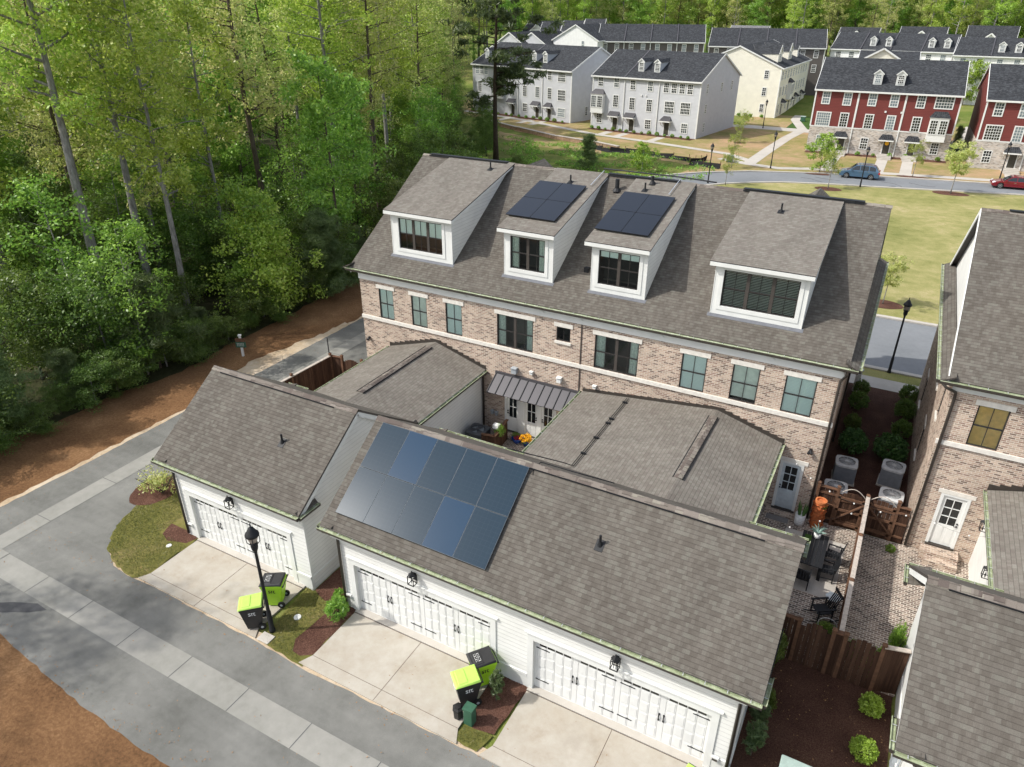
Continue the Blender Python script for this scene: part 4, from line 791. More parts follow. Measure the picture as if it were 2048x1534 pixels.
# ============================================================ far townhouses
WC = {}; RNW = random.Random(31)
k = NT('glass_mid', .1, .7); k.base((.06, .075, .08))
def fwin(root, u, z, w_=.8, h=1.35, cols=3, rows=4, tr=.12, y=0.0, rz=0, x=None, pane=None, name='window'):
    pane = pane or RNW.choice(['glass_dark', 'glass_dark', 'glass_bluish', 'glass_mid'])
    key = (w_, h, cols, rows, tr, pane)
    if key not in WC:
        mb = MB(); mb.box(-w_/2-tr, -.06, -h/2-tr, w_/2+tr, -.0, -h/2, 0); mb.box(-w_/2-tr, -.06, h/2, w_/2+tr, 0, h/2+tr, 0)
        mb.box(-w_/2-tr, -.06, -h/2, -w_/2, 0, h/2, 0); mb.box(w_/2, -.06, -h/2, w_/2+tr, 0, h/2, 0); mb.box(-w_/2, -.02, -h/2, w_/2, 0, h/2, 1)
        for i in range(1, cols): X = -w_/2+w_*i/cols; mb.box(X-.022, -.045, -h/2, X+.022, -.02, h/2, 0)
        for i in range(1, rows): Z = -h/2+h*i/rows; t = .05 if i*2 == rows else .022; mb.box(-w_/2, -.047, Z-t, w_/2, -.02, Z+t, 0)
        me = bpy.data.meshes.new('window'); me.from_pydata(mb.v, [], mb.f); me.materials.append(MT['white_paint']); me.materials.append(MT[pane])
        me.polygons.foreach_set('material_index', mb.m); me.update(); WC[key] = me
    o = bpy.data.objects.new(name, WC[key]); COL.objects.link(o); o.parent = root; o.location = (u, y, z) if x is None else (x, u, z); o.rotation_euler = (0, 0, rz); return o
def fdoor(root, u, h=2.1, w_=.85, mat='door_dark', y=0, z0=.15):
    mb = MB(); mb.box(u-w_/2-.1, y-.07, z0, u-w_/2, y, z0+h+.1, 1); mb.box(u+w_/2, y-.07, z0, u+w_/2+.1, y, z0+h+.1, 1); mb.box(u-w_/2, y-.07, z0+h, u+w_/2, y, z0+h+.1, 1)
    mb.box(u-w_/2, y-.03, z0, u+w_/2, y, z0+h, 0)
    for a in (-.2, .2):
        for b, c in ((.2, .75), (.95, 1.85)): mb.box(u+a-.13, y-.04, z0+b, u+a+.13, y-.03, z0+c, 0)
    return mb.build('door', [mat, 'white_paint'], root)
def fcanopy(root, u, w_=1.9, z=2.35, hip=False, mat='metal_roof', y=0):
    mb = MB(); a, b = u-w_/2, u+w_/2; t = .35 if hip else 0
    mb.slab([(a, y-.85, z), (b, y-.85, z), (b-t, y, z+.62), (a+t, y, z+.62)], .05)
    if hip: mb.poly([(a, y-.85, z), (a+t, y, z+.62), (a, y, z)]); mb.poly([(b, y-.85, z), (b, y, z), (b-t, y, z+.62)])
    for i in range(1, 7): x = a+w_*i/7; mb.bar((x, y-.86, z+.01), (a+t+(w_-2*t)*i/7, y, z+.64), .03, .04, 1)
    mb.box(a, y-.85, z-.2, b, y, z-.03, 2)
    for x in (a+.1, b-.1): mb.bar((x, y-.7, z-.2), (x, y-.05, z-.75), .08, .08, 2)
    return mb.build('canopy', [mat, 'metal_seam', 'white_paint'], root)
def fbay(root, u, w_=2.2, z0=2.5, z1=5.5, d=.7, wins=2, mat='white_paint', roof='metal_roof'):
    mb = MB(); mb.box(u-w_/2, -d, z0, u+w_/2, 0, z1, 0)
    mb.extr([(u-w_/2-.1, -d-.1, z1), (u+w_/2+.1, -d-.1, z1), (u+w_/2+.1, 0, z1), (u-w_/2-.1, 0, z1)], (0, 0, .06), 0)
    z = z1+.06; a, b = u-w_/2-.12, u+w_/2+.12; mb.slab([(a, -d-.12, z), (b, -d-.12, z), (b-.5, 0, z+.72), (a+.5, 0, z+.72)], .04, 1, 1)
    mb.poly([(a, -d-.12, z), (a+.5, 0, z+.72), (a, 0, z)], 1); mb.poly([(b, -d-.12, z), (b, 0, z), (b-.5, 0, z+.72)], 1)
    for i in range(1, 7): mb.bar((a+(b-a)*i/7, -d-.12, z+.01), (a+.5+(b-a-1)*i/7, 0, z+.73), .03, .04, 2)
    o = mb.build('bay_window', [mat, roof, 'metal_seam'], root)
    for i in range(wins):
        c = u-w_/2+w_*(i+.5)/wins; q = fwin(root, c, (z0+z1)/2+.35, w_/wins-.34, 1.7, 3, 5, .1, -d-.005); q.parent = o
    return o
def fdormer(root, u, y, zb, w_=1.0, h=1.5, wall='white_paint', cheek=None, roof='shingle_charcoal', sl=.5, win=(.6, 1.0, 3, 4)):
    mb = MB(); a, b = u-w_/2, u+w_/2; L = (h+.2)/sl; p = w_*.42
    mb.poly([(a, y, zb-.1), (b, y, zb-.1), (b, y, zb+h), (u, y, zb+h+p), (a, y, zb+h)], 0)
    mb.poly([(b, y, zb-.1), (b, y+L, zb+h), (b, y, zb+h)], 1); mb.poly([(a, y, zb-.1), (a, y, zb+h), (a, y+L, zb+h)], 1)
    e = .12
    for sg, X in ((1, b), (-1, a)):
        t = [(X+sg*e, y-.12, zb+h-e*.84), (X+sg*e, y+L, zb+h-e*.84), (u, y+L+1.2, zb+h+p), (u, y-.12, zb+h+p)]; mb.slab(t, .06, 2, 3)
        mb.bar((X+sg*e, y-.13, zb+h-e*.84-.03), (u, y-.13, zb+h+p-.03), .05, .14, 3)
    mb.box(a, y-.03, zb, a+.1, y, zb+h, 3); mb.box(b-.1, y-.03, zb, b, y, zb+h, 3)
    o = mb.build('dormer', [wall, cheek or wall, roof, 'white_paint'], root); w2, h2, c_, r_ = win
    q = fwin(root, u, zb+h*.52, w2, h2, c_, r_, .06, y-.01); q.parent = o; return o
def far_house(name, label, P0, P1, depth, eave, ridge, wall, zb=0, low=None, lowz=3.4, roof='shingle_charcoal', seams=(), ov=.35, sidewall=None, cat='townhouse', gabletrim=True):
    P0 = Vector(P0); P1 = Vector(P1); d = P1-P0; W_ = d.length; root = thing(name, label, cat, (P0.x, P0.y, zb), math.atan2(d.y, d.x)); ORG[root.name] = Vector()
    F = Fr((0, 0, 0), (1, 0, 0), (0, -1, 0)); m = depth/2; dn = -zb-.3
    lz = lowz if low else dn
    mb = MB(); mb.box(0, 0, lz, W_, depth, eave, 0)
    for X in (0, W_): mb.poly([(X, 0, eave), (X, depth, eave), (X, m, ridge-.1)] if X else [(X, depth, eave), (X, 0, eave), (X, m, ridge-.1)], 0)
    mb.build('wall', sidewall or wall, root) if not low else mb.build('upper_wall', wall, root)
    if low:
        mb = MB(); mb.box(-.02, -.03, dn, W_+.02, depth+.03, lowz, 0); mb.build('lower_wall', low, root); mb = MB(); mb.box(-.04, -.06, lowz-.05, W_+.04, -.03, lowz+.1); mb.build('belt_course', 'white_paint', root)
    s_ = (ridge-eave)/m; e = eave-ov*s_
    mb = MB(); mb.slab([(-.2, -ov, e), (W_+.2, -ov, e), (W_+.2, m, ridge), (-.2, m, ridge)], .08); mb.slab([(W_+.2, depth+ov, e), (-.2, depth+ov, e), (-.2, m, ridge), (W_+.2, m, ridge)], .08)
    mb.build('roof', [roof, 'white_paint'], root)
    mb = MB(); mb.box(-.25, -ov-.1, e-.2, W_+.25, -ov, e+.01); mb.box(-.25, depth+ov, e-.2, W_+.25, depth+ov+.1, e+.01)
    for X in (-.21, W_+.21):
        for Y in (-ov, depth+ov): mb.bar((X, Y, e-.09), (X, m, ridge-.09), .06, .22)
    mb.box(0, -.04, e-.25, W_, 0, e+.1); mb.build('eave_trim', 'white_paint', root)
    for X in (0, W_): mb = MB(); mb.box(X-.09, -.05, lowz if low else dn, X+.09, .12, eave-.2); mb.build('corner_board', 'white_paint', root)
    for X in seams: mb = MB(); mb.box(X-.06, -.14, dn, X+.06, -.02, e-.1); mb.build('downspout', 'white_paint', root)
    for X in seams[:1]: mb = MB(); mb.slab([(X-.12, -ov-.02, e+.06), (X+.12, -ov-.02, e+.06), (X+.12, m, ridge+.07), (X-.12, m, ridge+.07)], .07, 0, 0); mb.build('parapet_flashing', 'metal_roof', root)
    return root
# --- grey townhouse in the middle
B = far_house('townhouse', 'pale grey three storey townhouse with two dormers and black metal canopies in the middle distance', (-35.71, 107.03), (-16.75, 104.35), 15.9, 8.5, 12.0, 'siding_grey', seams=(6.0, 12.2))
for u, z in ((1.46, 7.45), (4.46, 7.45), (7.49, 7.25), (10.6, 7.25), (13.4, 7.2), (14.75, 7.2), (16.1, 7.2), (17.45, 7.2)): fwin(B, u, z)
for u, z in ((4.49, 4.6), (7.55, 4.4), (10.67, 4.35)): fwin(B, u, z, .85, 1.75, 3, 5)
for u in (14.2, 16.95): fwin(B, u, 4.35, 1.5, 1.65, 6, 4)
for u, z in ((1.52, 1.7), (10.69, 1.45), (17.1, 1.4)): fwin(B, u, z, .95, 1.35)
for u in (4.6, 7.7, 14.05): fdoor(B, u)
fcanopy(B, 4.4); fcanopy(B, 7.4); fcanopy(B, 13.95, hip=True); fbay(B, 1.25, 2.35, 2.55, 5.5)
for u in (9.2, 10.0): mb = MB(); mb.box(u-.1, -.15, 5.7, u+.1, 0, 5.9); mb.build('vent_hood', 'white_paint', B)
for y, z in ((2.55, 7.2), (8.4, 7.0), (12.7, 7.0), (2.7, 4.2), (2.8, 1.4)): fwin(B, y, z, .55, 1.3, 2, 4, .1, x=18.65+.5, rz=R(90))
SL = (12.0-8.5)/7.95
for u in (7.9, 10.75): fdormer(B, u, 1.6, 8.5+1.6*SL, sl=SL, cheek='siding_grey')
# --- second grey townhouse (left)
B = far_house('townhouse', 'pale grey townhouse with four dormers half hidden behind the tall pine trunk', (-64.79, 116.2), (-41.0, 109.94), 15.5, 8.65, 12.05, 'siding_grey', seams=(11.97, 17.96))
for u in (1.23, 2.44, 3.6, 7.78, 10.62, 13.66, 16.66, 19.61): fwin(B, u, 7.5)
fwin(B, 22.4, 7.4, 1.6, 1.35, 6, 4); fwin(B, 22.45, 4.43, 1.6, 1.7, 6, 4); fwin(B, 22.5, 1.55, 1.6, 1.35, 6, 4)
for u in (1.83, 10.63, 13.65, 16.73, 19.67): fwin(B, u, 4.55, .85, 1.75, 3, 5)
for u in (1.81, 5.6, 13.7): fwin(B, u, 1.7, .95, 1.35)
for u in (10.7, 16.8, 19.7): fdoor(B, u)
fcanopy(B, 10.4); fcanopy(B, 16.5); fcanopy(B, 19.6, hip=True); fbay(B, 7.1, 2.4, 2.8, 5.55)
for y, z in ((6.0, 7.2), (4.5, 1.6)): fwin(B, y, z, .6, 1.4, 2, 4, .1, x=24.65, rz=R(90))
for u in (2.3, 4.9, 14.4, 17.0): fdormer(B, u, 1.7, 8.65+1.7*SL, sl=SL, cheek='siding_grey')
# --- red townhouses
def red(label, P0, P1, n=3):
    B = far_house('townhouse', label, P0, P1, 15.0, 8.55, 12.1, 'siding_red', low='brick_pale', lowz=3.42, seams=())
    W_ = (Vector(P1)-Vector(P0)).length
    for X in (5.65, 11.6):
        if X < W_: mb = MB(); mb.box(X-.12, -.07, 3.42, X+.12, 0, 8.4); mb.box(X-.07, -.14, -.2, X+.07, -.03, 3.42); mb.build('downspout', 'white_paint', B)
    for u, z in ((1.45, 7.3), (4.25, 7.25), (7.45, 7.35), (10.2, 7.35), (13.45, 7.4)): fwin(B, u, z, .85, 1.45, 3, 4, .14)
    fwin(B, 16.25, 7.42, 2.0, 1.4, 6, 4, .14)
    fwin(B, 1.55, 4.45, 1.7, 1.7, 6, 5, .14)
    for u in (4.3, 7.52, 10.3, 13.5): fwin(B, u, 4.45, .9, 1.75, 3, 5, .14)
    for u in (1.62, 7.55, 16.45): fwin(B, u, 1.5, .85, 1.4, 3, 4, .1, y=-.03)
    for u in (4.55, 10.5, 13.65): fdoor(B, u, y=-.03)
    for u in (4.3, 10.3, 13.55): fcanopy(B, u, 1.95, 2.3, True, 'shingle_charcoal', y=-.03)
    fbay(B, 16.2, 2.3, 2.45, 5.5, roof='shingle_charcoal')
    for u in (9.4, 11.4): mb = MB(); mb.box(u-.12, -.12, 5.75, u+.12, 0, 5.98); mb.build('vent_hood', 'white_paint', B)
    sl = (12.1-8.55)/7.5
    for u in (7.55, 10.4): fdormer(B, u, 1.3, 8.55+1.3*sl, 1.1, 1.45, sl=sl, cheek='siding_red')
    mb = MB(); mb.lathe([(.16, -.03), (.26, -.03), (.26, .03), (.16, .03)], (0, 0, 0), 16); o = mb.build('wreath', 'flower_yellow', B); o.rotation_euler = (R(90), 0, 0); o.location = (10.5, -.12, 1.75)
    for i, u in enumerate((10.5, 13.65, 4.55)):
        mb = MB(); hh = .6
        for k in range(4): mb.box(u-.9, -1.5-k*.45, -.1, u+.9, -1.05-k*.45, hh-.12-k*.13, 0)
        mb.box(u-1.0, -1.1, -.1, u+1.0, -.04, .1, 0); mb.build('front_steps', 'concrete_walk', B)
    return B
RB1 = red('red three storey townhouse with pale brick ground floor across the lawn', (.15, 102.97), (18.3, 103.74))
RB2 = red('second red townhouse with pale brick base cut by the right edge', (21.1, 100.6), (39.2, 101.4))
# --- cream gabled townhouse, long side running away
B = far_house('townhouse', 'cream townhouse seen end on with a big plain gable and long row of canopies', (-10.25, 134.5), (-9.4, 161), 16.2, 8.7, 12.1, 'siding_cream')
B.rotation_euler[2] = math.atan2(26.5, .85); B.location = (-10.25, 134.5, 0)
# its facade faces +X: local facade y=0 is on the right hand of P0->P1
for i, u in enumerate([1.5+2.45*k for k in range(10)]):
    fwin(B, u, 7.2, .8, 1.35); 
    if i != 3: fwin(B, u, 4.4, .85, 1.6, 3, 5)
for u in (4.5, 11.0, 16.5, 22.5): fdoor(B, u); fcanopy(B, u, 1.9, 2.35, u == 4.5)
for u in (1.6, 8.0, 14, 20): fwin(B, u, 1.5, .8, 1.3)
fbay(B, 8.8, 2.3, 2.5, 5.5)
for y, z in ((2.6, 7.4), (2.6, 4.45), (2.6, 1.6)): fwin(B, y, z, .62, 1.3, 2, 4, .12, x=-.001, rz=R(-90))
for y in (13.0,): fwin(B, y, 3.2, .7, .9, 3, 4, .12, x=-.001, rz=R(-90))
for u in (4.0, 13.0, 20.5): fdormer(B, u, 1.5, 8.7+1.5*.42, 3.2 if u < 20 else 1.2, 1.5, sl=.42, wall='siding_cream')
# --- brown taupe rows
def plain_row(label, P0, P1, zb, eave, ridge, wall, units, depth=14, dorm=(), cat='townhouse', roof='shingle_charcoal', wn_=2, trim=.12, win=(.75, 1.35, 3, 4), rows=1, name='townhouse'):
    B = far_house(name, label, P0, P1, depth, eave-zb, ridge-zb, wall, zb=zb, roof=roof, cat=cat); L = (Vector(P1)-Vector(P0)).length; u0 = L/units
    for k in range(units):
        for j in range(wn_):
            for r in range(rows): fwin(B, u0*(k+(j+.6)/(wn_+.2)), eave-zb-1.35-r*2.85, *win, trim)
        if k:
            X = u0*k; mb = MB(); mb.box(X-.08, -.14, -zb, X+.08, -.01, eave-zb-.3); mb.build('downspout', 'white_paint', B); s_ = (ridge-eave)/(depth/2)
            mb = MB(); mb.bar((X, -.3, eave-zb-.02), (X, depth/2, ridge-zb+.06), .22, .14); mb.build('party_wall_cap', 'metal_roof', B)
    for u in dorm: sl = (ridge-eave)/(depth/2); fdormer(B, u, 1.4, eave-zb+1.4*sl, 1.15, 1.4, sl=sl, roof=roof)
    return B
plain_row('dark taupe townhouse row with white window trim behind the middle grey townhouse', (-54.2, 153.4), (-31.9, 160.3), 2.6, 11.4, 14.6, 'siding_taupe', 4, rows=2)
plain_row('dark taupe townhouse row with a side deck behind the cream gable', (-30.9, 161), (-7.3, 165.6), 1.8, 10.7, 14.0, 'siding_taupe', 4, rows=2)
B = plain_row('white board and batten farmhouse style end unit beside the taupe row', (-53.2, 150.6), (-52.8, 163), 2.6, 11.6, 14.6, 'siding_farm', 1, depth=11, win=(.5, 1.2, 2, 3))
B.rotation_euler[2] = math.atan2(13.4, .4)-R(0); 
for y, z in ((3.6, 8.0), (6.4, 5.9), (2.0, 5.9)): fwin(B, y, z, .5, 1.3, 2, 2, .05, x=-.001, rz=R(-90))
for i in range(3):
    x = -76+i*5.2; y = 166.5+i*2.0
    plain_row(['dark red townhouse unit, leftmost of three stepped roofs near the woods', 'dark red townhouse unit, middle of three stepped roofs near the woods', 'dark red townhouse unit, nearest the white farmhouse gable'][i], (x, y), (x+4.7, y+1.4), 2.8, 11.1+.5*i, 14.4+.4*i, 'siding_red', 1, depth=16, wn_=2, rows=2)
for i in range(2):
    x = -77+i*5; y = 150+i*1.5
    B = plain_row(['pale grey house with nested white gables, left one behind the pine', 'pale grey house with nested white gables, right one behind the pine'][i], (x+9, y-4), (x+9.4, y+8), 2.6, 9.6, 12.9, 'siding_grey', 1, depth=11, wn_=1)
    B.rotation_euler[2] = R(82)
# --- white row at right rear
plain_row('long white townhouse row with paired dormers behind the red townhouse', (-6.4, 168.4), (16.6, 166.6), 1.5, 10.5, 13.4, 'siding_farm', 4, dorm=(7.8, 10.8, 18.8, 21.6), rows=3, win=(.85, 1.35, 3, 4), trim=.06, depth=15)
plain_row('white townhouse row with four close windows and paired dormers at far right', (16.9, 165.6), (42, 164.6), 1.5, 10.1, 13.0, 'siding_farm', 4, dorm=(7.8, 10.6, 15.5), rows=3, win=(.85, 1.35, 3, 4), trim=.06, depth=15)
fdoor(RB1, -40) if 0 else None
# cream house between
B = far_house('house', 'cream house with broad front gable and dark hipped roof behind the red townhouse', (2.2, 135.2), (11.5, 135.8), 12, 9.8, 11.6, 'siding_cream', cat='house')
mb = MB(); gz0 = 9.6; mb.poly([(0, -.6, 7), (7.2, -.6, 7), (7.2, -.6, 10.2), (3.6, -.6, 12.2), (0, -.6, 10.2)], 0)
mb.slab([(-.3, -.9, 10.1), (-.3, 7, 10.1), (3.6, 7, 12.35), (3.6, -.9, 12.35)], .08, 1, 2); mb.slab([(7.5, 7, 10.1), (7.5, -.9, 10.1), (3.6, -.9, 12.35), (3.6, 7, 12.35)], .08, 1, 2)
mb.bar((-.3, -.92, 10.0), (3.6, -.92, 12.25), .08, .26, 2); mb.bar((7.5, -.92, 10.0), (3.6, -.92, 12.25), .08, .26, 2); mb.build('front_gable', ['siding_cream', 'shingle_charcoal', 'white_paint'], B)
# --- small roofs close to the far woods
HS = [(-96, 196, 14, 9, 11.8, 15.2, 'shingle_charcoal', 'dark roofed white house at the far end left of the farmhouse gable'), (-58, 196, 14, 9, 10.8, 14.0, 'shingle_charcoal', 'dark roofed house left of the pale far houses'), (-40, 214, 13, 9, 10.8, 14.4, 'shingle_grey', 'far house with light grey hipped roof and white gable'),
      (-24, 215, 10, 9, 10.6, 13.8, 'shingle_grey', 'far house with pale grey roof in the middle of the roof line'), (-11, 216, 12, 9, 11.0, 14.4, 'shingle_charcoal', 'far house with charcoal roof and open brown gable'), (4, 212, 13, 9, 11.4, 14.9, 'shingle_charcoal', 'far house with charcoal roof and small white gable'),
      (19, 210, 13, 9, 11.2, 15.4, 'shingle_charcoal', 'far house with tall charcoal roof and wide white gable with a pair of slit windows'), (34, 208, 15, 9, 10.8, 14.2, 'shingle_grey', 'far house with long light grey roof at right'), (50, 206, 12, 9, 10.2, 12.8, 'shingle_grey', 'lowest far house with grey roof by the right edge')]
for x, y, w_, dp, ev, rg, rf, lb in HS:
    x0 = x*1.0; w_ *= .8; ev -= .7; rg -= 1.2; B = far_house('house', lb, (x0, y), (x0+w_, y-.6), dp, ev-1.5, rg-1.5, 'siding_farm', zb=1.5, roof=rf, cat='house')
    mb = MB(); c = w_*.5; e = ev-1.5; mb.poly([(c-2.6, -1.0, e-3), (c+2.6, -1.0, e-3), (c+2.6, -1.0, e), (c, -1.0, e+2.1), (c-2.6, -1.0, e)], 0)
    mb.slab([(c-2.9, -1.3, e-.2), (c-2.9, 5, e-.2), (c, 5, e+2.2), (c, -1.3, e+2.2)], .08, 1, 2); mb.slab([(c+2.9, 5, e-.2), (c+2.9, -1.3, e-.2), (c, -1.3, e+2.2), (c, 5, e+2.2)], .08, 1, 2)
    mb.bar((c-2.9, -1.32, e-.3), (c, -1.32, e+2.1), .08, .3, 2); mb.bar((c+2.9, -1.32, e-.3), (c, -1.32, e+2.1), .08, .3, 2); mb.build('front_gable', ['siding_farm', rf, 'white_paint'], B)
# ============================================================ street lamps
def lamp_proto():
    t = thing('street_lamp', 'black street lamp rising beside the two wheeled bins on the first driveway', 'street lamp', (-1.47, -2.21, 0), 0, 'black street lamps'); ORG[t.name] = Vector()
    mb = MB(); mb.lathe([(.11, 0), (.11, .1), (.085, .16), (.08, .9), (.062, 1.0), (.05, 3.55), (.065, 3.6), (.05, 3.66)], n=14); mb.build('pole', 'iron', t, smooth=True)
    mb = MB(); mb.lathe([(.05, 3.6), (.10, 3.68), (.12, 3.82), (.09, 3.88), (.13, 3.93), (.06, 3.98)], n=14)
    for k in range(4):
        a = R(45+90*k); c, s = math.cos(a), math.sin(a); mb.tube([(c*.1, s*.1, 3.86), (c*.2, s*.2, 3.98), (c*.21, s*.21, 4.15), (c*.19, s*.19, 4.3)], .013, 6)
    mb.build('lamp_holder', 'iron', t, smooth=True)
    mb = MB(); mb.lathe([(.05, 3.95), (.12, 4.0), (.17, 4.15), (.18, 4.28)], n=14); mb.build('lens', 'lamp_lens', t, smooth=True)
    mb = MB(); mb.lathe([(.0, 4.24), (.225, 4.24), (.23, 4.28), (.21, 4.34), (.15, 4.40), (.13, 4.46), (.11, 4.48), (.09, 4.54), (.04, 4.57), (.02, 4.62), (.03, 4.65), (.008, 4.74)], n=18); mb.build('lamp_shade', 'iron', t, smooth=True)
    return t
L0 = lamp_proto()
for x, y, lb in ((15.98, 29.81, 'black street lamp on the kerb strip between the two brick townhouses'), (-1.8, 87.0, 'black street lamp beside the diagonal footpath left of the red townhouse'), (9.6, 81.2, 'black street lamp standing in front of the blue car'), (-6.7, 74.4, 'black street lamp just above the townhouse ridge near the silt fence'), (24.2, 92.8, 'black street lamp behind the dark red car'), (-9.6, 121, 'black street lamp at the corner of the cream townhouse')):
    dup(L0, (x, y, 0), label=lb)
# ============================================================ wheeled bins
def text_mesh(s, size, mat, parent, loc, rot, name='lettering', ext=.002):
    cu_ = bpy.data.curves.new(name, 'FONT'); cu_.body = s; cu_.size = size; cu_.extrude = ext; cu_.align_x = 'CENTER'; cu_.align_y = 'CENTER'
    o = bpy.data.objects.new(name, cu_); COL.objects.link(o); dg = bpy.context.evaluated_depsgraph_get(); me = bpy.data.meshes.new_from_object(o.evaluated_get(dg)); bpy.data.objects.remove(o)
    me.materials.clear(); me.materials.append(MT[mat]); o = bpy.data.objects.new(name, me); COL.objects.link(o); o.parent = parent; o.location = loc; o.rotation_euler = rot; return o
def bin_(label, loc, rz, body, lid, ink_s, ink_l, h=1.02, s=1.0):
    t = thing('wheeled_bin', label, 'wheeled bin', loc, rz, 'wheeled bins'); ORG[t.name] = Vector()
    mb = MB(); b = [(-.24, -.26), (.24, -.26), (.24, .2), (-.24, .2)]; u = [(-.32, -.40), (.32, -.40), (.32, .36), (-.32, .36)]
    mb.hexa([(x, y, .04) for x, y in b]+[(x, y, h-.12) for x, y in u]); mb.hexa([(x*1.03, y*1.03, h-.12) for x, y in u]+[(x*1.05, y*1.05, h-.0) for x, y in u])
    mb.hexa([(-.2, -.29, .2), (.2, -.29, .2), (.2, -.2, .2), (-.2, -.2, .2), (-.22, -.36, .55), (.22, -.36, .55), (.22, -.2, .55), (-.22, -.2, .55)])
    B_ = mb.build('body', body, t, bevel=.02)
    mb = MB(); mb.hexa([(-.35, -.45, h), (.35, -.45, h), (.35, .36, h+.03), (-.35, .36, h+.03), (-.31, -.40, h+.05), (.31, -.40, h+.05), (.31, .33, h+.11), (-.31, .33, h+.11)])
    mb.hexa([(-.27, -.34, h+.05), (.27, -.34, h+.05), (.27, -.02, h+.08), (-.27, -.02, h+.08), (-.25, -.32, h+.075), (.25, -.32, h+.075), (.25, -.04, h+.10), (-.25, -.04, h+.10)])
    Ld = mb.build('lid', lid, t, bevel=.015)
    if ink_l:
        mb = MB(); rn = random.Random(5)
        for r in range(2):
            for c in range(5):
                x = -.15+c*.07; y = -.26+r*.1; mb.box(x, y, h+.105, x+.045, y+.012, h+.112); mb.box(x, y+.055, h+.108, x+.04, y+.067, h+.116)
                if (r+c) % 2: mb.box(x+.018, y, h+.105, x+.03, y+.067, h+.116)
        mb.build('lid_marking', ink_l, Ld)
    text_mesh('sft', .26, ink_s, B_, (0, -.405, h-.24), (R(83), 0, 0))
    o = text_mesh('sft', .26, ink_s, B_, (.315, -.02, h-.24), (R(84), 0, R(90)))
    mb = MB(); mb.tube([(-.34, .42, h-.02), (.34, .42, h-.02)], .018, 8)
    for x in (-.3, .3): mb.bar((x, .34, h-.05), (x, .43, h-.02), .04, .04)
    mb.build('handle', lid if lid == 'bin_black' else 'bin_black', t)
    for x in (-.3, .3):
        mb = MB(); mb.tube([(x-.03, .24, .13), (x+.03, .24, .13)], .13, 16); w_ = mb.build('wheel', 'rubber', t); mb = MB(); mb.tube([(x-.035, .24, .13), (x+.035, .24, .13)], .05, 10); mb.build('hub', 'utility_grey', w_)
    return t
bin_('black wheeled bin with bright lime lid beside the lamp post on the first driveway', (-2.18, -2.25, .03), R(-48), 'bin_black', 'lime_lid', 'white_paint', None)
bin_('lime green wheeled bin with black lid near the first garage door', (-2.3, -1.1, .03), R(-62), 'lime', 'bin_black', 'iron', 'white_paint')
bin_('black wheeled bin with lime lid in front at the edge of the double driveway', (5.95, -1.35, .03), R(-42), 'bin_black', 'lime_lid', 'white_paint', None)
bin_('lime green wheeled bin with black lid standing against the double garage wall', (6.0, -.5, .03), R(-40), 'lime', 'bin_black', 'iron', 'white_paint')
bin_('wheeled bin with lime lid whose lid just shows at the bottom edge of the photo', (13.0, -1.32, .03), R(-10), 'bin_black', 'lime_lid', 'white_paint', None)
mb = MB(); mb.lathe([(.13, 0), (.15, .02), (.17, .36), (.18, .38)], (6.02, -2.0, .03), 6); t = thing('pet_waste_pail', 'small dark grey pail beside the green utility pedestal', 'pail', (6.02, -2.0, .03)); mb.build('body', 'bin_black', t)
mb = MB(); mb.lathe([(.19, .41), (.19, .44), (.12, .47), (.1, .5), (.0, .51)], (6.02, -2.0, .0), 6); mb.build('lid', 'rubber', t)
t = thing('utility_pedestal', 'dark green utility pedestal box on the mulch beside the bins', 'utility box', (6.42, -1.98, .0))
mb = MB(); mb.box(6.27, -2.12, 0, 6.57, -1.85, .62); mb.build('body', 'green_box', t, bevel=.02); mb = MB(); mb.box(6.25, -2.14, .62, 6.59, -1.83, .70); mb.box(6.36, -2.02, .70, 6.42, -1.98, .705); mb.build('lid', 'green_box', t, bevel=.015)
t = thing('utility_cabinet', 'pale grey green utility cabinet top at the bottom edge on the mulch', 'utility box', (15.6, .4, 0)); mb = MB(); mb.box(14.95, -.5, 0, 16.5, .75, .8); mb.build('body', 'grey_green_box', t, bevel=.05); mb = MB(); mb.box(14.92, -.53, .8, 16.53, .78, .88); mb.build('lid', 'grey_green_box', t, bevel=.03)
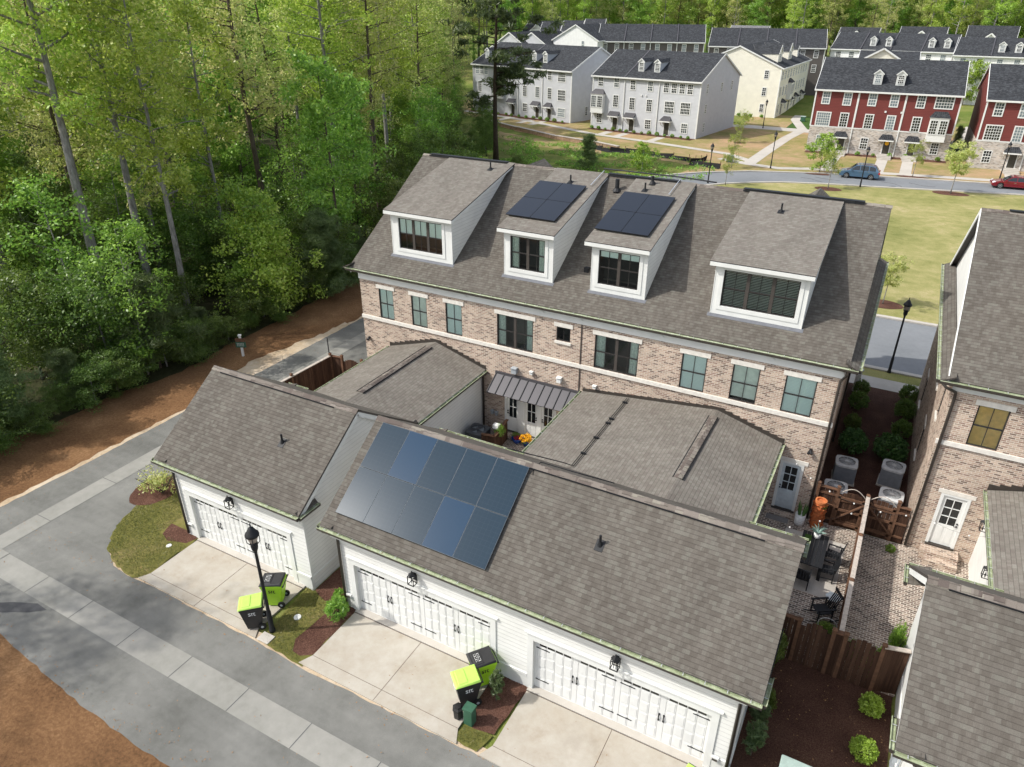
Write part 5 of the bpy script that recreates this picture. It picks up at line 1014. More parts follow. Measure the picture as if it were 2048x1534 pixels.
# ============================================================ AC units
def ac(label, loc, rz, top='ac_light', h=.95, w_=.44, body='grey_metal', g='air conditioning units'):
    t = thing('air_conditioner', label, 'air conditioner', loc, rz, g); ORG[t.name] = Vector()
    mb = MB(); mb.box(-w_, -w_, .06, w_, w_, h-.05)
    for k in range(18):
        x = -w_+.05+k*(2*w_-.1)/17
        for sg in (-1, 1): mb.box(x-.012, sg*w_-.012, .1, x+.012, sg*w_+.012, h-.1); mb.box(sg*w_-.012, x-.012, .1, sg*w_+.012, x+.012, h-.1)
    mb.build('body', body, t); mb = MB(); mb.box(-w_-.05, -w_-.05, 0, w_+.05, w_+.05, .07); mb.build('pad', 'concrete_walk', t)
    mb = MB(); s = w_+.03; n = 24; ri = w_*.82
    sq = []
    for j in range(n):
        a = 2*math.pi*j/n; c, d = math.cos(a), math.sin(a); m_ = s/max(abs(c), abs(d)); m_ = min(m_, s*1.27); sq.append((c*m_, d*m_))
    for j in range(n):
        k = (j+1) % n; a0 = 2*math.pi*j/n; a1 = 2*math.pi*k/n; I0 = (ri*math.cos(a0), ri*math.sin(a0)); I1 = (ri*math.cos(a1), ri*math.sin(a1))
        mb.poly([(*sq[j], h), (*sq[k], h), (*I1, h+.03), (*I0, h+.03)]); mb.poly([(*sq[j], h-.08), (*sq[k], h-.08), (*sq[k], h), (*sq[j], h)]); mb.poly([(*I0, h+.03), (*I1, h+.03), (*I1, h-.12), (*I0, h-.12)], 1)
    mb.lathe([(ri, h-.1), (.0, h-.1)], n=n, m=1); mb.build('top_cover', [top, 'ac_dark'], t)
    mb = MB()
    for r_ in [ri*q/7 for q in range(2, 8)]: mb.tube([(r_*math.cos(R(a)), r_*math.sin(R(a)), h+.035) for a in range(0, 361, 20)], .006, 4, cap=False)
    for k in range(12): a = R(30*k); mb.tube([(0.05*math.cos(a), .05*math.sin(a), h+.04), (ri*math.cos(a), ri*math.sin(a), h+.03)], .006, 4)
    mb.lathe([(.09, h+.03), (.09, h+.05), (0, h+.055)], n=12); mb.build('grille', top, t)
    mb = MB()
    for k in range(3):
        a = R(120*k); b = R(120*k+55); mb.poly([(.05*math.cos(a), .05*math.sin(a), h-.03), (ri*.9*math.cos(a), ri*.9*math.sin(a), h-.05), (ri*.9*math.cos(b), ri*.9*math.sin(b), h-.01)])
    mb.build('fan', 'utility_grey', t); return t
ac('tall grey air conditioner against the main townhouse side wall beyond the gate', (14.85, 17.0, 0), R(4)); ac('air conditioner half hidden behind the left wooden gate', (14.65, 14.75, 0), R(4)); ac('tall grey air conditioner nearest the round bush by the neighbour wall', (16.75, 17.65, 0), R(-4)); ac('sunlit air conditioner just behind the right wooden gate', (16.8, 15.25, 0), R(-3))
ac('dark air conditioner tucked into the enclosed brick courtyard', (-1.35, 11.5, 0), 0, 'ac_dark', .85, .46, 'ac_dark')
# ============================================================ fences and gates
def fence_run(t, p, q, h=1.8, cap=True, post=2.2, arch=None, capmat='wood_post', name='fence_panel', boardmat='wood_fence'):
    p = Vector((*p, 0)); q = Vector((*q, 0)); d = q-p; L = d.length; d.normalize(); n = Vector((-d.y, d.x, 0)); mb = MB(); k = max(1, int(L/.14))
    for i in range(k):
        a = p+d*(L*i/k+.004); b = p+d*(L*(i+1)/k-.004); hh = h
        if arch: x = (i+.5)/k; hh = h-.02+arch*math.sin(math.pi*x)
        mb.hexa([a-n*.012, b-n*.012, b+n*.012, a+n*.012]+[v+Vector((0, 0, hh)) for v in (a-n*.012, b-n*.012, b+n*.012, a+n*.012)])
    o = mb.build(name, boardmat, t); mb = MB()
    for z in (.3, h*.55, h-.25): mb.bar(p+n*.035+Vector((0, 0, z)), q+n*.035+Vector((0, 0, z)), .04, .09)
    mb.build('rail', 'wood_post', o)
    if cap and not arch: mb = MB(); mb.bar(p+Vector((0, 0, h+.02)), q+Vector((0, 0, h+.02)), .15, .04); mb.build('cap', capmat, o)
    return o
def post(t, x, y, h=1.95, s=.06, mat='wood_post'):
    mb = MB(); mb.box(x-s, y-s, 0, x+s, y+s, h); mb.hexa([(x-s-.02, y-s-.02, h), (x+s+.02, y-s-.02, h), (x+s+.02, y+s+.02, h), (x-s-.02, y+s+.02, h), (x-.02, y-.02, h+.06), (x+.02, y-.02, h+.06), (x+.02, y+.02, h+.06), (x-.02, y+.02, h+.06)]); mb.build('post', mat, t)
t = thing('wooden_fence', 'brown wooden fence enclosing the small yard left of the low wing roof', 'fence', (-11.8, 10, 0)); fence_run(t, (-11.95, 7.2), (-11.75, 12.9), capmat='weathered_wood'); fence_run(t, (-11.75, 12.95), (-11.0, 13.0))
for x, y in ((-11.95, 7.2), (-11.87, 10), (-11.75, 12.9), (-11.0, 13.0)): post(t, x, y)
t = thing('wooden_gate', 'arched wooden gate in the small fenced yard at the left', 'gate', (-10.2, 13, 0)); fence_run(t, (-10.95, 13.02), (-9.75, 13.1), 1.6, arch=.22, name='gate_leaf'); post(t, -9.7, 13.1); mb = MB(); mb.box(-11.8, 12.85, 1.9, -11.76, 12.89, 2.9); tag(mb.build('flag_pole', 'iron'), 'thin dark metal rod standing up from the left fence corner', 'rod')
t = thing('wooden_fence', 'long divider fence with weathered pale cap between the two brick patios', 'fence', (15.85, 9.3, 0)); fence_run(t, (15.78, 5.2), (15.88, 13.35), 1.75, capmat='weathered_wood')
for y in (5.2, 7.9, 10.6, 13.35): post(t, 15.78+(y-5.2)*.012, y, 1.82)
def gate_back(label, x0, x1, y0, y1, brace):
    t = thing('wooden_gate', label, 'gate', ((x0+x1)/2, (y0+y1)/2, 0)); o = fence_run(t, (x1, y1), (x0, y0), 1.6, arch=.18, name='gate_leaf'); mb = MB(); y = min(y0, y1)-.05
    a, b = (x0, x1) if brace else (x1, x0); mb.bar((a, y, .35), (b, y, 1.4), .045, .11, up=(0, 1, 0)); mb.bar((x0+.05, y, .1), (x0+.05, y, 1.6), .05, .1); mb.bar((x1-.05, y, .1), (x1-.05, y, 1.6), .05, .1)
    for z in (.25, .9, 1.5): mb.bar((x0, y, z), (x1, y, z), .05, .1)
    mb.build('brace', 'wood_post', t); mb = MB(); mb.tube([(x0+(x1-x0)*i/10, y0+(y1-y0)*i/10, 1.62+.34*math.sin(math.pi*i/10)) for i in range(11)], .018, 6); mb.build('arch_rail', 'weathered_wood', t)
t = thing('wooden_fence', 'short wooden fence panel between the main wall corner and the left gate', 'fence', (14.4, 13.2, 0)); fence_run(t, (14.75, 13.25), (13.98, 13.25), 1.75); post(t, 14.02, 13.2); post(t, 14.78, 13.22)
gate_back('left back gate with arched top and a diagonal brace rising to the right', 14.82, 15.82, 13.22, 13.32, True); gate_back('right back gate with a diagonal brace falling to the right', 15.95, 16.95, 13.32, 13.3, False)
t = thing('wooden_fence', 'short wooden fence panel between the right gate and the neighbour wall', 'fence', (17.2, 13.3, 0)); fence_run(t, (17.45, 13.3), (17.0, 13.3), 1.7); post(t, 17.0, 13.3)
t = thing('wooden_fence', 'dark wooden fence panel with a small hole at the garage corner', 'fence', (14.1, 5.15, 0)); fence_run(t, (13.72, 5.15), (14.55, 5.15)); post(t, 14.55, 5.15, 1.85)
for lb, a, b in (('dark front gate with arched top on the left, behind the rocking chair', 14.6, 15.55), ('dark front gate with arched top on the right, before the leafy shrub', 15.95, 16.95)):
    t = thing('wooden_gate', lb, 'gate', ((a+b)/2, 5.1, 0)); fence_run(t, (a, 5.1), (b, 5.1), 1.6, arch=.32, name='gate_leaf')
t = thing('wooden_fence', 'narrow dark fence panel between the two arched front gates', 'fence', (15.75, 5.1, 0)); fence_run(t, (15.6, 5.1), (15.92, 5.1), 1.85); post(t, 15.58, 5.1, 1.95); post(t, 15.93, 5.1, 1.95)
t = thing('wooden_fence', 'dark fence panel with sunlit caps beside the neighbour garage wall', 'fence', (17.3, 5.2, 0)); fence_run(t, (17.0, 5.12), (17.72, 5.3), 1.9, capmat='weathered_wood'); post(t, 17.0, 5.12, 2.0)
t = thing('privacy_screen', 'low brown wooden screen in front of the courtyard air conditioner', 'screen', (-.4, 11.6, 0)); fence_run(t, (-.75, 10.85), (-.1, 10.95), 1.1); fence_run(t, (-.1, 10.95), (-.3, 12.6), 1.1)
# trellis
t = thing('trellis', 'black metal trellis rack against the side wall of the double garage', 'trellis', (14.05, 3.2, 0)); mb = MB()
for y in (2.0, 4.2): mb.tube([(14.05, y, 0), (14.15, y, 2.1)], .02, 6)
for k in range(11): z = .25+k*.18; mb.tube([(14.06+z*.04, 2.0, z), (14.06+z*.04, 4.2, z)], .012, 5)
mb.build('frame', 'iron', t)
# ============================================================ patio things
t = thing('dining_table', 'long black plank outdoor dining table on the concrete pad', 'table', (14.35, 10.3, 0)); mb = MB()
for i in range(6): x = 13.9+i*.16; mb.box(x, 9.3, .72, x+.152, 11.35, .76)
mb.build('tabletop', 'iron', t)
for x in (13.98, 14.78):
    for y in (9.5, 11.1): mb = MB(); mb.box(x-.04, y-.04, 0, x+.04, y+.04, .72); mb.build('leg', 'iron', t)
mb = MB(); mb.box(14.0, 9.6, .764, 14.25, 11.1, .768); tag(mb.build('table_runner', 'turf_dark'), 'green leaf patterned runner lying along the black table', 'table runner')
for i, (x, y, h, nm, mt) in enumerate(((14.15, 10.1, .16, 'candle_holder', 'glass_clear'), (14.2, 10.4, .12, 'candle_holder', 'planter_white'))):
    mb = MB(); mb.lathe([(.04, .77), (.05, .78), (.045, .77+h), (.03, .77+h)], (x, y, 0), 10); tag(mb.build(nm, mt), ['clear glass candle holder on the green runner', 'small white candle holder on the green runner'][i], 'candle holder')
def chair(label, loc, rz):
    t = thing('patio_chair', label, 'chair', loc, rz, 'black patio chairs'); ORG[t.name] = Vector(); mb = MB()
    for i in range(5): mb.box(-.24, -.22+i*.095, .42, .24, -.135+i*.095, .445)
    mb.build('seat', 'iron', t); mb = MB()
    for i in range(5): x = -.2+i*.1; mb.hexa([(x-.035, .24, .45), (x+.035, .24, .45), (x+.035, .265, .45), (x-.035, .265, .45), (x-.035, .36, .98), (x+.035, .36, .98), (x+.035, .385, .98), (x-.035, .385, .98)])
    mb.bar((-.26, .37, .98), (.26, .37, .98), .03, .07); mb.bar((-.25, .28, .55), (.25, .28, .55), .03, .06); mb.build('backrest', 'iron', t)
    for sx in (-1, 1): mb = MB(); mb.bar((sx*.27, -.24, .64), (sx*.27, .3, .66), .05, .03); mb.build('armrest', 'iron', t)
    for sx in (-1, 1):
        for y in (-.22, .24): mb = MB(); mb.box(sx*.26-.02, y-.02, 0, sx*.26+.02, y+.02, .64); mb.build('leg', 'iron', t)
    mb = MB()
    for sx in (-1, 1): mb.bar((sx*.26, -.2, .2), (sx*.26, .22, .2), .03, .03)
    mb.bar((-.26, -.22, .25), (.26, -.22, .25), .03, .03); mb.build('stretcher', 'iron', t); return t
chair('black armchair at the near end of the table below the garage roof edge', (14.25, 8.95, .015), R(180)); chair('black armchair on the right side of the table, nearer the front', (15.02, 9.75, .015), R(-82)); chair('black armchair on the right side of the table, nearer the gates', (15.1, 10.75, .015), R(-98))
t = thing('rocking_chair', 'black wooden rocking chair turned toward the lower left on the brick patio', 'rocking chair', (15.15, 7.55, 0), R(-58)); ORG[t.name] = Vector(); mb = MB()
mb.box(-.25, -.25, .40, .25, .25, .43); mb.build('seat', 'iron', t); mb = MB()
for i in range(6): x = -.2+i*.08; mb.hexa([(x-.02, .24, .43), (x+.02, .24, .43), (x+.02, .26, .43), (x-.02, .26, .43), (x-.02, .48, 1.12), (x+.02, .48, 1.12), (x+.02, .5, 1.12), (x-.02, .5, 1.12)])
mb.bar((-.27, .49, 1.13), (.27, .49, 1.13), .04, .1); mb.build('backrest', 'iron', t)
for sx in (-1, 1):
    mb = MB(); mb.bar((sx*.29, -.3, .64), (sx*.29, .33, .66), .07, .03); mb.build('armrest', 'iron', t)
    mb = MB(); mb.tube([(sx*.28, -.5+i*.13, .06+.0+.16*((i-4.2)/5)**2) for i in range(10)], .022, 6); mb.build('rocker', 'iron', t)
    for y in (-.23, .25): mb = MB(); mb.box(sx*.27-.02, y-.02, .07, sx*.27+.02, y+.02, .64); mb.build('leg', 'iron', t)
mb = MB(); mb.lathe([(.0, .50), (.27, .50), (.27, .53), (0, .53)], (15.42, 8.25, 0), 6); t = thing('side_table', 'hexagonal side table with pale grey top behind the rocking chair', 'side table', (15.42, 8.25, 0)); mb.build('tabletop', 'door_blue', t); mb = MB()
for k in range(3): a = R(120*k); mb.tube([(15.42+.2*math.cos(a), 8.25+.2*math.sin(a), 0), (15.42-.05*math.cos(a), 8.25-.05*math.sin(a), .5)], .015, 6)
mb.build('legs', 'iron', t)
# stacked terracotta tower
t = thing('tower_planter', 'tall orange terracotta tower of stacked pockets by the left gate', 'planter', (14.25, 12.75, 0)); mb = MB(); mb.lathe([(.2, 0), (.2, 1.25), (.23, 1.3), (.23, 1.4), (.17, 1.4), (.17, 1.32), (0, 1.32)], (14.25, 12.75, 0), 20)
for r in range(7):
    for k in range(6):
        a = R(60*k+30*(r % 2)); c, s = math.cos(a), math.sin(a); z = .12+r*.17; o3 = Vector((14.25+c*.2, 12.75+s*.2, z)); tt = Vector((-s, c, 0)); oo = Vector((c, s, 0))
        for e in ((-1, -.5), (-.5, 0), (0, .5), (.5, 1)):
            q = lambda v, hh: o3+tt*v*.095+oo*(.11*(1-v*v)*hh)+Vector((0, 0, .11*hh)); mb.poly([q(e[0], 0), q(e[1], 0), q(e[1], 1), q(e[0], 1)])
mb.build('pot', 'terracotta', t); STRAW = t
mb = MB(); mb.lathe([(.16, 0), (.2, .1), (.21, .55), (.19, .55), (.18, .5), (0, .5)], (13.62, 12.62, 0), 24); t = thing('snake_plant', 'snake plant with dark upright leaves in a ribbed white pot', 'potted plant', (13.62, 12.62, 0)); mb.build('pot', 'planter_white', t, smooth=True); mb = MB(); rn = random.Random(2)
for k in range(16):
    a = rn.uniform(0, 6.3); r_ = rn.uniform(.02, .13); x, y = 13.62+r_*math.cos(a), 12.62+r_*math.sin(a); hh = rn.uniform(.35, .62); lx, ly = math.cos(a)*.08, math.sin(a)*.08; w_ = .028
    mb.poly([(x-w_, y, .5), (x+w_, y, .5), (x+lx+w_*.9, y+ly, .5+hh*.7), (x+lx*1.3, y+ly*1.3, .5+hh), (x+lx-w_*.9, y+ly, .5+hh*.7)])
mb.build('leaves', 'leaf_shrub', t)
mb = MB(); mb.lathe([(.09, .77), (.13, .8), (.14, 1.02), (.12, 1.02), (.12, .97), (0, .97)], (14.42, 11.05, 0), 18); t = thing('potted_agave', 'blue agave in a white pot on the far end of the black table', 'potted plant', (14.42, 11.05, .765)); mb.build('pot', 'planter_white', t, smooth=True); mb = MB()
for k in range(14):
    a = R(26*k); up = .12+.2*((k*5 % 7)/7); ln = .34; c, s = math.cos(a), math.sin(a); x, y = 14.42, 11.05; m_ = (x+c*ln*.5, y+s*ln*.5); w_ = .03
    mb.poly([(x-s*w_, y+c*w_, .98), (x+s*w_, y-c*w_, .98), (m_[0]+s*w_*.7, m_[1]-c*w_*.7, 1.0+up*.8), (x+c*ln, y+s*ln, .98+up), (m_[0]-s*w_*.7, m_[1]+c*w_*.7, 1.0+up*.8)])
mb.build('leaves', 'leaf_blue', t)
mb = MB(); mb.box(12.3, 12.4, .012, 13.2, 12.76, .03); tag(mb.build('doormat', 'mat_grey'), 'plain grey doormat in front of the pale blue back door', 'doormat')
# string lights
for lb, pts in (('string lights with round bulbs hung over the left patio', [(12.2, 7.2, 3.1), (13.9, 9.3, 2.65), (15.85, 11.6, 2.5), (14.0, 12.2, 2.6), (12.7, 13.1, 3.0)]), ('string lights with round bulbs hung over the right patio', [(15.9, 11.6, 2.5), (17.6, 11.9, 2.6), (19.6, 10.6, 3.2)])):
    mb = MB(); P = []
    for a, b in zip(pts, pts[1:]):
        for i in range(8): f_ = i/8; P.append(tuple(a[k]+(b[k]-a[k])*f_-(.25*math.sin(math.pi*f_) if k == 2 else 0) for k in range(3)))
    mb.tube(P+[pts[-1]], .004, 4); t = thing('string_lights', lb, 'string lights', pts[0]); mb.build('cord', 'iron', t); mb = MB()
    for p in P[2::4]: mb.lathe([(.008, 0), (.03, -.02), (.034, -.05), (.0, -.085)], p, 8)
    mb.build('bulbs', 'planter_white', t, smooth=True)
# courtyard pots
mb = MB(); mb.lathe([(.12, 0), (.2, .1), (.27, .26), (.28, .3), (.24, .3), (.22, .24), (0, .24)], (.3, 12.5, 0), 20); BOWL = thing('flower_bowl', 'cobalt blue bowl with red leafed flowers before the white french doors', 'potted plant', (.3, 12.5, 0)); mb.build('pot', 'cobalt', BOWL, smooth=True)
mb = MB(); mb.lathe([(.12, 0), (.18, .25), (.2, .28), (0, .26)], (.8, 12.5, 0), 16); PANSY = thing('flower_pot', 'pot overflowing with yellow and orange pansies near the gutter edge', 'potted plant', (.8, 12.5, 0)); mb.build('pot', 'cobalt', PANSY, smooth=True)
mb = MB(); mb.box(-.42, 11.35, 1.25, -.12, 11.6, 1.45); FERN = thing('fern_basket', 'trailing fern in a white box on top of the courtyard screen', 'potted plant', (-.27, 11.5, 1.1)); mb.build('basket', 'planter_white', FERN)
mb = MB(); mb.lathe([(.2, 0), (.28, .3), (.3, .34), (.27, .34), (0, .3)], (15.4, 6.55, 0), 18); RING = thing('potted_fern', 'fern in a round pot behind the left arched front gate', 'potted plant', (15.4, 6.55, 0)); mb.build('pot', 'iron', RING); mb = MB(); mb.tube([(15.4+.3*math.cos(R(a)), 6.5, .75+.3*math.sin(R(a))) for a in range(0, 361, 20)], .012, 5, cap=False); mb.build('hoop', 'planter_white', RING)
mb = MB(); mb.lathe([(.16, 0), (.14, 1.2), (.2, 1.3), (.2, 1.36)], (14.45, 26.4, 0), 12); tag(mb.build('garden_pedestal', 'planter_white'), 'pale round pedestal urn in the side yard by the far corner', 'pedestal')
# ============================================================ sign, hydrant, person, silt fence, cars
t = thing('sign_post', 'small green and brown sign on a white post at the edge of the woods', 'sign', (-19.1, 13.1, 0), R(28)); ORG[t.name] = Vector(); mb = MB(); mb.box(-.06, -.06, 0, .06, .06, 1.35); mb.box(-.09, -.09, 1.35, .09, .09, 1.42); mb.build('post', 'white_paint', t)
mb = MB(); mb.box(-.3, -.1, .62, .32, -.06, .98); S_ = mb.build('sign_panel', 'green_box', t); mb = MB(); mb.box(-.28, -.1, .99, .3, -.06, 1.22); mb.build('top_panel', 'wood_post', t); mb = MB()
for r in range(3):
    for c in range(5): mb.box(-.22+c*.09, -.104, .72+r*.08, -.22+c*.09+.065, -.1, .745+r*.08)
mb.build('lettering', 'white_paint', S_)
mb = MB(); mb.lathe([(.14, 0), (.14, .06), (.1, .08), (.1, .5), (.13, .52), (.12, .62), (.03, .7), (.03, .76)], (20.6, 116.5, 0), 12); mb.tube([(20.4, 116.5, .38), (20.8, 116.5, .38)], .06, 8); tag(mb.build('fire_hydrant', 'door_red'), 'red fire hydrant between the two red townhouses', 'fire hydrant')
def person():
    V = [((0, 0, .95), .13), ((0, 0, 1.12), .14), ((0, 0, 1.38), .17), ((0, 0, 1.52), .06), ((0, -.01, 1.66), .095), ((0, -.01, 1.76), .08), ((.2, 0, 1.42), .065), ((.27, -.03, 1.15), .05), ((.25, -.12, .9), .04), ((-.2, 0, 1.42), .065), ((-.27, .02, 1.15), .05), ((-.26, -.06, .9), .04), ((.1, 0, .88), .1), ((.12, -.05, .5), .07), ((.13, .02, .08), .05), ((.13, -.12, .04), .045), ((-.1, 0, .88), .1), ((-.13, .05, .5), .07), ((-.14, .12, .08), .05), ((-.14, -.02, .04), .045)]
    E_ = [(0, 1), (1, 2), (2, 3), (3, 4), (4, 5), (2, 6), (6, 7), (7, 8), (2, 9), (9, 10), (10, 11), (0, 12), (12, 13), (13, 14), (14, 15), (0, 16), (16, 17), (17, 18), (18, 19)]
    me = bpy.data.meshes.new('body'); me.from_pydata([v[0] for v in V], E_, []); o = bpy.data.objects.new('body', me); COL.objects.link(o); md = o.modifiers.new('skin', 'SKIN'); sv = me.skin_vertices[0].data
    for i, v in enumerate(V): sv[i].radius = (v[1], v[1])
    sv[0].use_root = True; o.modifiers.new('sub', 'SUBSURF').levels = 1; me.materials.append(MT['iron']); return o
t = thing('person', 'person in dark trousers and lime safety vest standing beside the red townhouse', 'person', (-4.6, 160, gz(-4.6, 160))); o = person(); o.parent = t; mb = MB(); mb.lathe([(.21, 1.0), (.23, 1.2), (.24, 1.4), (.1, 1.52)], n=14); mb.build('safety_vest', 'lime', None).parent = t; mb = MB(); mb.lathe([(.11, 1.72), (.1, 1.8), (0, 1.84)], n=12); mb.build('hard_hat', 'lime', None).parent = t
pts = [(-29.2, 91.0), (-27.5, 89.0), (-26, 88.2), (-24.6, 87.6), (-22.5, 88.3), (-20, 88.2), (-17.5, 87.6), (-15, 87.2), (-12.6, 86.6), (-11, 86.8), (-10.6, 88), (-11.6, 86.2), (-11.9, 84.6), (-10.0, 84.2), (-7.6, 83.6)]
rn = random.Random(8); mb = MB()
for a, b in zip(pts, pts[1:]):
    ha, hb = rn.uniform(.35, .7), rn.uniform(.35, .7); mb.poly([(a[0], a[1], -.03), (b[0], b[1], -.03), (b[0]+.1, b[1]+.15, hb), (a[0]+.1, a[1]+.15, ha)]); mb.poly([(a[0], a[1]-.5, -.02), (b[0], b[1]-.5, -.02), (b[0], b[1], .12), (a[0], a[1], .12)])
t = thing('silt_fence', 'sagging black silt fence across the grassy slope', 'silt fence', (-18, 87.5, 0)); mb.build('cloth', 'silt_cloth', t)
for a in pts: mb = MB(); mb.box(a[0]-.03, a[1]+.1, 0, a[0]+.03, a[1]+.16, .85); mb.build('stake', 'wood_post', t)
t = thing('retaining_wall', 'long low wall of tan blocks below the grey townhouse path', 'retaining wall', (-38, 94.5, 0)); mb = MB(); q = [(-56, 104), (-45.3, 98.2), (-35.7, 93.4), (-29.2, 91.8), (-24, 89.6)]
for a, b in zip(q, q[1:]): mb.bar((*a, .25), (*b, .2), .5, .55)
mb.build('block_course', 'clay_stone', t); mb = MB()
for a, b in zip(q, q[1:]): mb.bar((*a, .56), (*b, .5), .6, .08)
mb.build('cap', 'weathered_wood', t)
for x, y, lb in ((-7.5, 88.6, 'small teal utility box beside the young tree near the crossing paths'), (-1.2, 121.0, 'grey teal transformer box left of the red townhouse'), (-4.9, 132.8, 'low dark utility box beside the cream townhouse path')):
    t = thing('utility_box', lb, 'utility box', (x, y, 0)); mb = MB(); mb.box(x-.4, y-.35, 0, x+.4, y+.35, .8); mb.build('body', 'green_box', t, bevel=.03); mb = MB(); mb.box(x-.43, y-.38, .8, x+.43, y+.38, .87); mb.build('lid', 'grey_green_box', t)
def car(label, loc, rz, paint, suv=True):
    t = thing('parked_car', label, 'car', loc, rz, 'parked cars'); ORG[t.name] = Vector(); L, W_ = (4.6, 1.86) if suv else (4.7, 1.82); hb = .98 if suv else .86; ht = 1.66 if suv else 1.42
    # body side profile, nose at -x
    prof = [(-2.3, .42), (-2.27, .66), (-2.12, .80), (-1.25, hb), (1.9, hb+.04), (2.22, hb-.02), (2.3, .6), (2.26, .36)] if suv else [(-2.35, .36), (-2.33, .56), (-2.15, .70), (-1.2, hb), (1.75, hb+.02), (2.28, hb-.0), (2.36, .58), (2.3, .34)]
    wx = (-1.42, 1.38); bot = []
    for X in (wx[1], wx[0]):
        bot += [(X+.38, .26)]+[(X+.37*math.cos(R(a)), .33+.37*math.sin(R(a))) for a in range(0, 181, 30)]+[(X-.38, .26)]
    poly = prof+[(2.2, .26)]+bot+[(-2.2, .28)]; mb = MB()
    def ring(y, k): return [(x*k, y, z) for x, z in poly]
    st = [(-W_/2, .975), (-W_/2+.1, 1.0), (W_/2-.1, 1.0), (W_/2, .975)]; b0 = len(mb.v); n = len(poly)
    for y, k in st: mb.v += ring(y, k)
    for i in range(3):
        for j in range(n): k = (j+1) % n; mb.f.append((b0+i*n+j, b0+i*n+k, b0+(i+1)*n+k, b0+(i+1)*n+j)); mb.m.append(0)
    mb.f.append(tuple(range(b0, b0+n))[::-1]); mb.m.append(0); mb.f.append(tuple(range(b0+3*n, b0+4*n))); mb.m.append(0)
    cab = [(-1.25, hb-.02), (-.45, ht-.04), (.0, ht), (1.3, ht-.02), (1.75, ht-.14), (2.15, hb+.02)] if suv else [(-1.2, hb-.02), (-.35, ht-.04), (.1, ht), (.9, ht-.03), (1.75, hb+.02)]
    a = W_/2-.06; tp = W_/2-.24
    yy = lambda z: a-(a-tp)*(z-hb)/(ht-hb)
    for i in range(len(cab)-1):
        (x0, z0_), (x1, z1) = cab[i], cab[i+1]; mb.poly([(x0, -yy(z0_), z0_), (x1, -yy(z1), z1), (x1, yy(z1), z1), (x0, yy(z0_), z0_)])
    mb.poly([(x, -yy(z), z) for x, z in cab]); mb.poly([(x, yy(z), z) for x, z in cab][::-1]); mb.build('body', paint, t, bevel=.035, smooth=False)
    mb = MB(); xs = [cab[0][0]+.28, -.02, .06, .98, 1.06, cab[-1][0]-.36] if suv else [cab[0][0]+.3, .1, .18, cab[-1][0]-.42]
    zt = lambda x: np.interp(x, [c[0] for c in cab], [c[1] for c in cab])-.07
    for i in range(0, len(xs), 2):
        x0, x1 = xs[i], xs[i+1]
        for sg in (-1, 1):
            z0_ = hb+.05; c = [(x0, z0_), (x1, z0_), (x1, max(z0_+.05, zt(x1))), ((x0+x1)/2, zt((x0+x1)/2)), (x0, max(z0_+.02, zt(x0)))]; P = [(x, sg*(yy(z)+.012), z) for x, z in c]; mb.poly(P if sg < 0 else P[::-1])
    (x0, z0_), (x1, z1) = cab[0], cab[1]; f_ = lambda t_: (x0+(x1-x0)*t_-.02, z0_+(z1-z0_)*t_+.02); (p0, q0), (p1, q1) = f_(.1), f_(.92); mb.poly([(p0, -yy(q0)+.1, q0), (p0, yy(q0)-.1, q0), (p1, yy(q1)-.1, q1), (p1, -yy(q1)+.1, q1)][::-1])
    (x0, z0_), (x1, z1) = cab[-1], cab[-2]; f_ = lambda t_: (x0+(x1-x0)*t_+.02, z0_+(z1-z0_)*t_+.02); (p0, q0), (p1, q1) = f_(.15), f_(.9); mb.poly([(p0, -yy(q0)+.1, q0), (p0, yy(q0)-.1, q0), (p1, yy(q1)-.1, q1), (p1, -yy(q1)+.1, q1)])
    mb.build('windows', 'glass_dark', t)
    for X in wx:
        for sg in (-1, 1):
            mb = MB(); mb.tube([(X, sg*(W_/2-.24), .33), (X, sg*(W_/2-.01), .33)], .33, 20); w_ = mb.build('wheel', 'rubber', t); mb = MB(); Y = sg*(W_/2+.0)
            mb.tube([(X, Y-.02*sg, .33), (X, Y+.012*sg, .33)], .06, 10)
            for k in range(5): an = R(72*k); mb.bar((X, Y, .33), (X+.21*math.cos(an), Y, .33+.21*math.sin(an)), .05, .03, up=(0, 1, 0))
            mb.tube([(X+.21*math.cos(R(q)), Y, .33+.21*math.sin(R(q))) for q in range(0, 361, 24)], .022, 5, cap=False); mb.build('rim', 'chrome', w_)
    for sg in (-1, 1):
        mb = MB(); mb.hexa([(-2.28, sg*.55, .60), (-2.2, sg*.88, .62), (-2.0, sg*.9, .66), (-2.1, sg*.55, .74), (-2.26, sg*.55, .72), (-2.17, sg*.9, .74), (-1.98, sg*.92, .78), (-2.08, sg*.55, .80)]); mb.build('headlight', 'head_lamp', t)
        mb = MB(); mb.box(2.12, sg*.9-.06, .72, 2.32, sg*.9+.05, .95); mb.build('tail_light', 'tail_red', t); mb = MB(); mb.box(-.95, sg*(W_/2+.08)-.08, hb+.02, -.82, sg*(W_/2+.08)+.08, hb+.15); mb.build('mirror', paint, t)
        for x in (-.1, .95): mb = MB(); mb.box(x, sg*W_/2-.01, hb-.14, x+.2, sg*W_/2+.02, hb-.1); mb.build('door_handle', 'chrome', t)
    if suv: mb = MB(); [mb.bar((-.3, s_*.66, ht+.04), (1.5, s_*.66, ht+.02), .03, .03) for s_ in (-1, 1)]; mb.build('roof_rack', 'chrome', t)
    return t
car('steel blue sport utility car parked on the street before the red townhouse', (8.9, 86.6, -.03), R(3), 'car_blue'); car('dark red sedan entering at the right edge on the far street', (25.4, 89.3, -.03), R(5), 'car_red', False)
car('black car parked in front of the white townhouse row', (26.2, 177.6, .95), R(2), 'car_black', False)
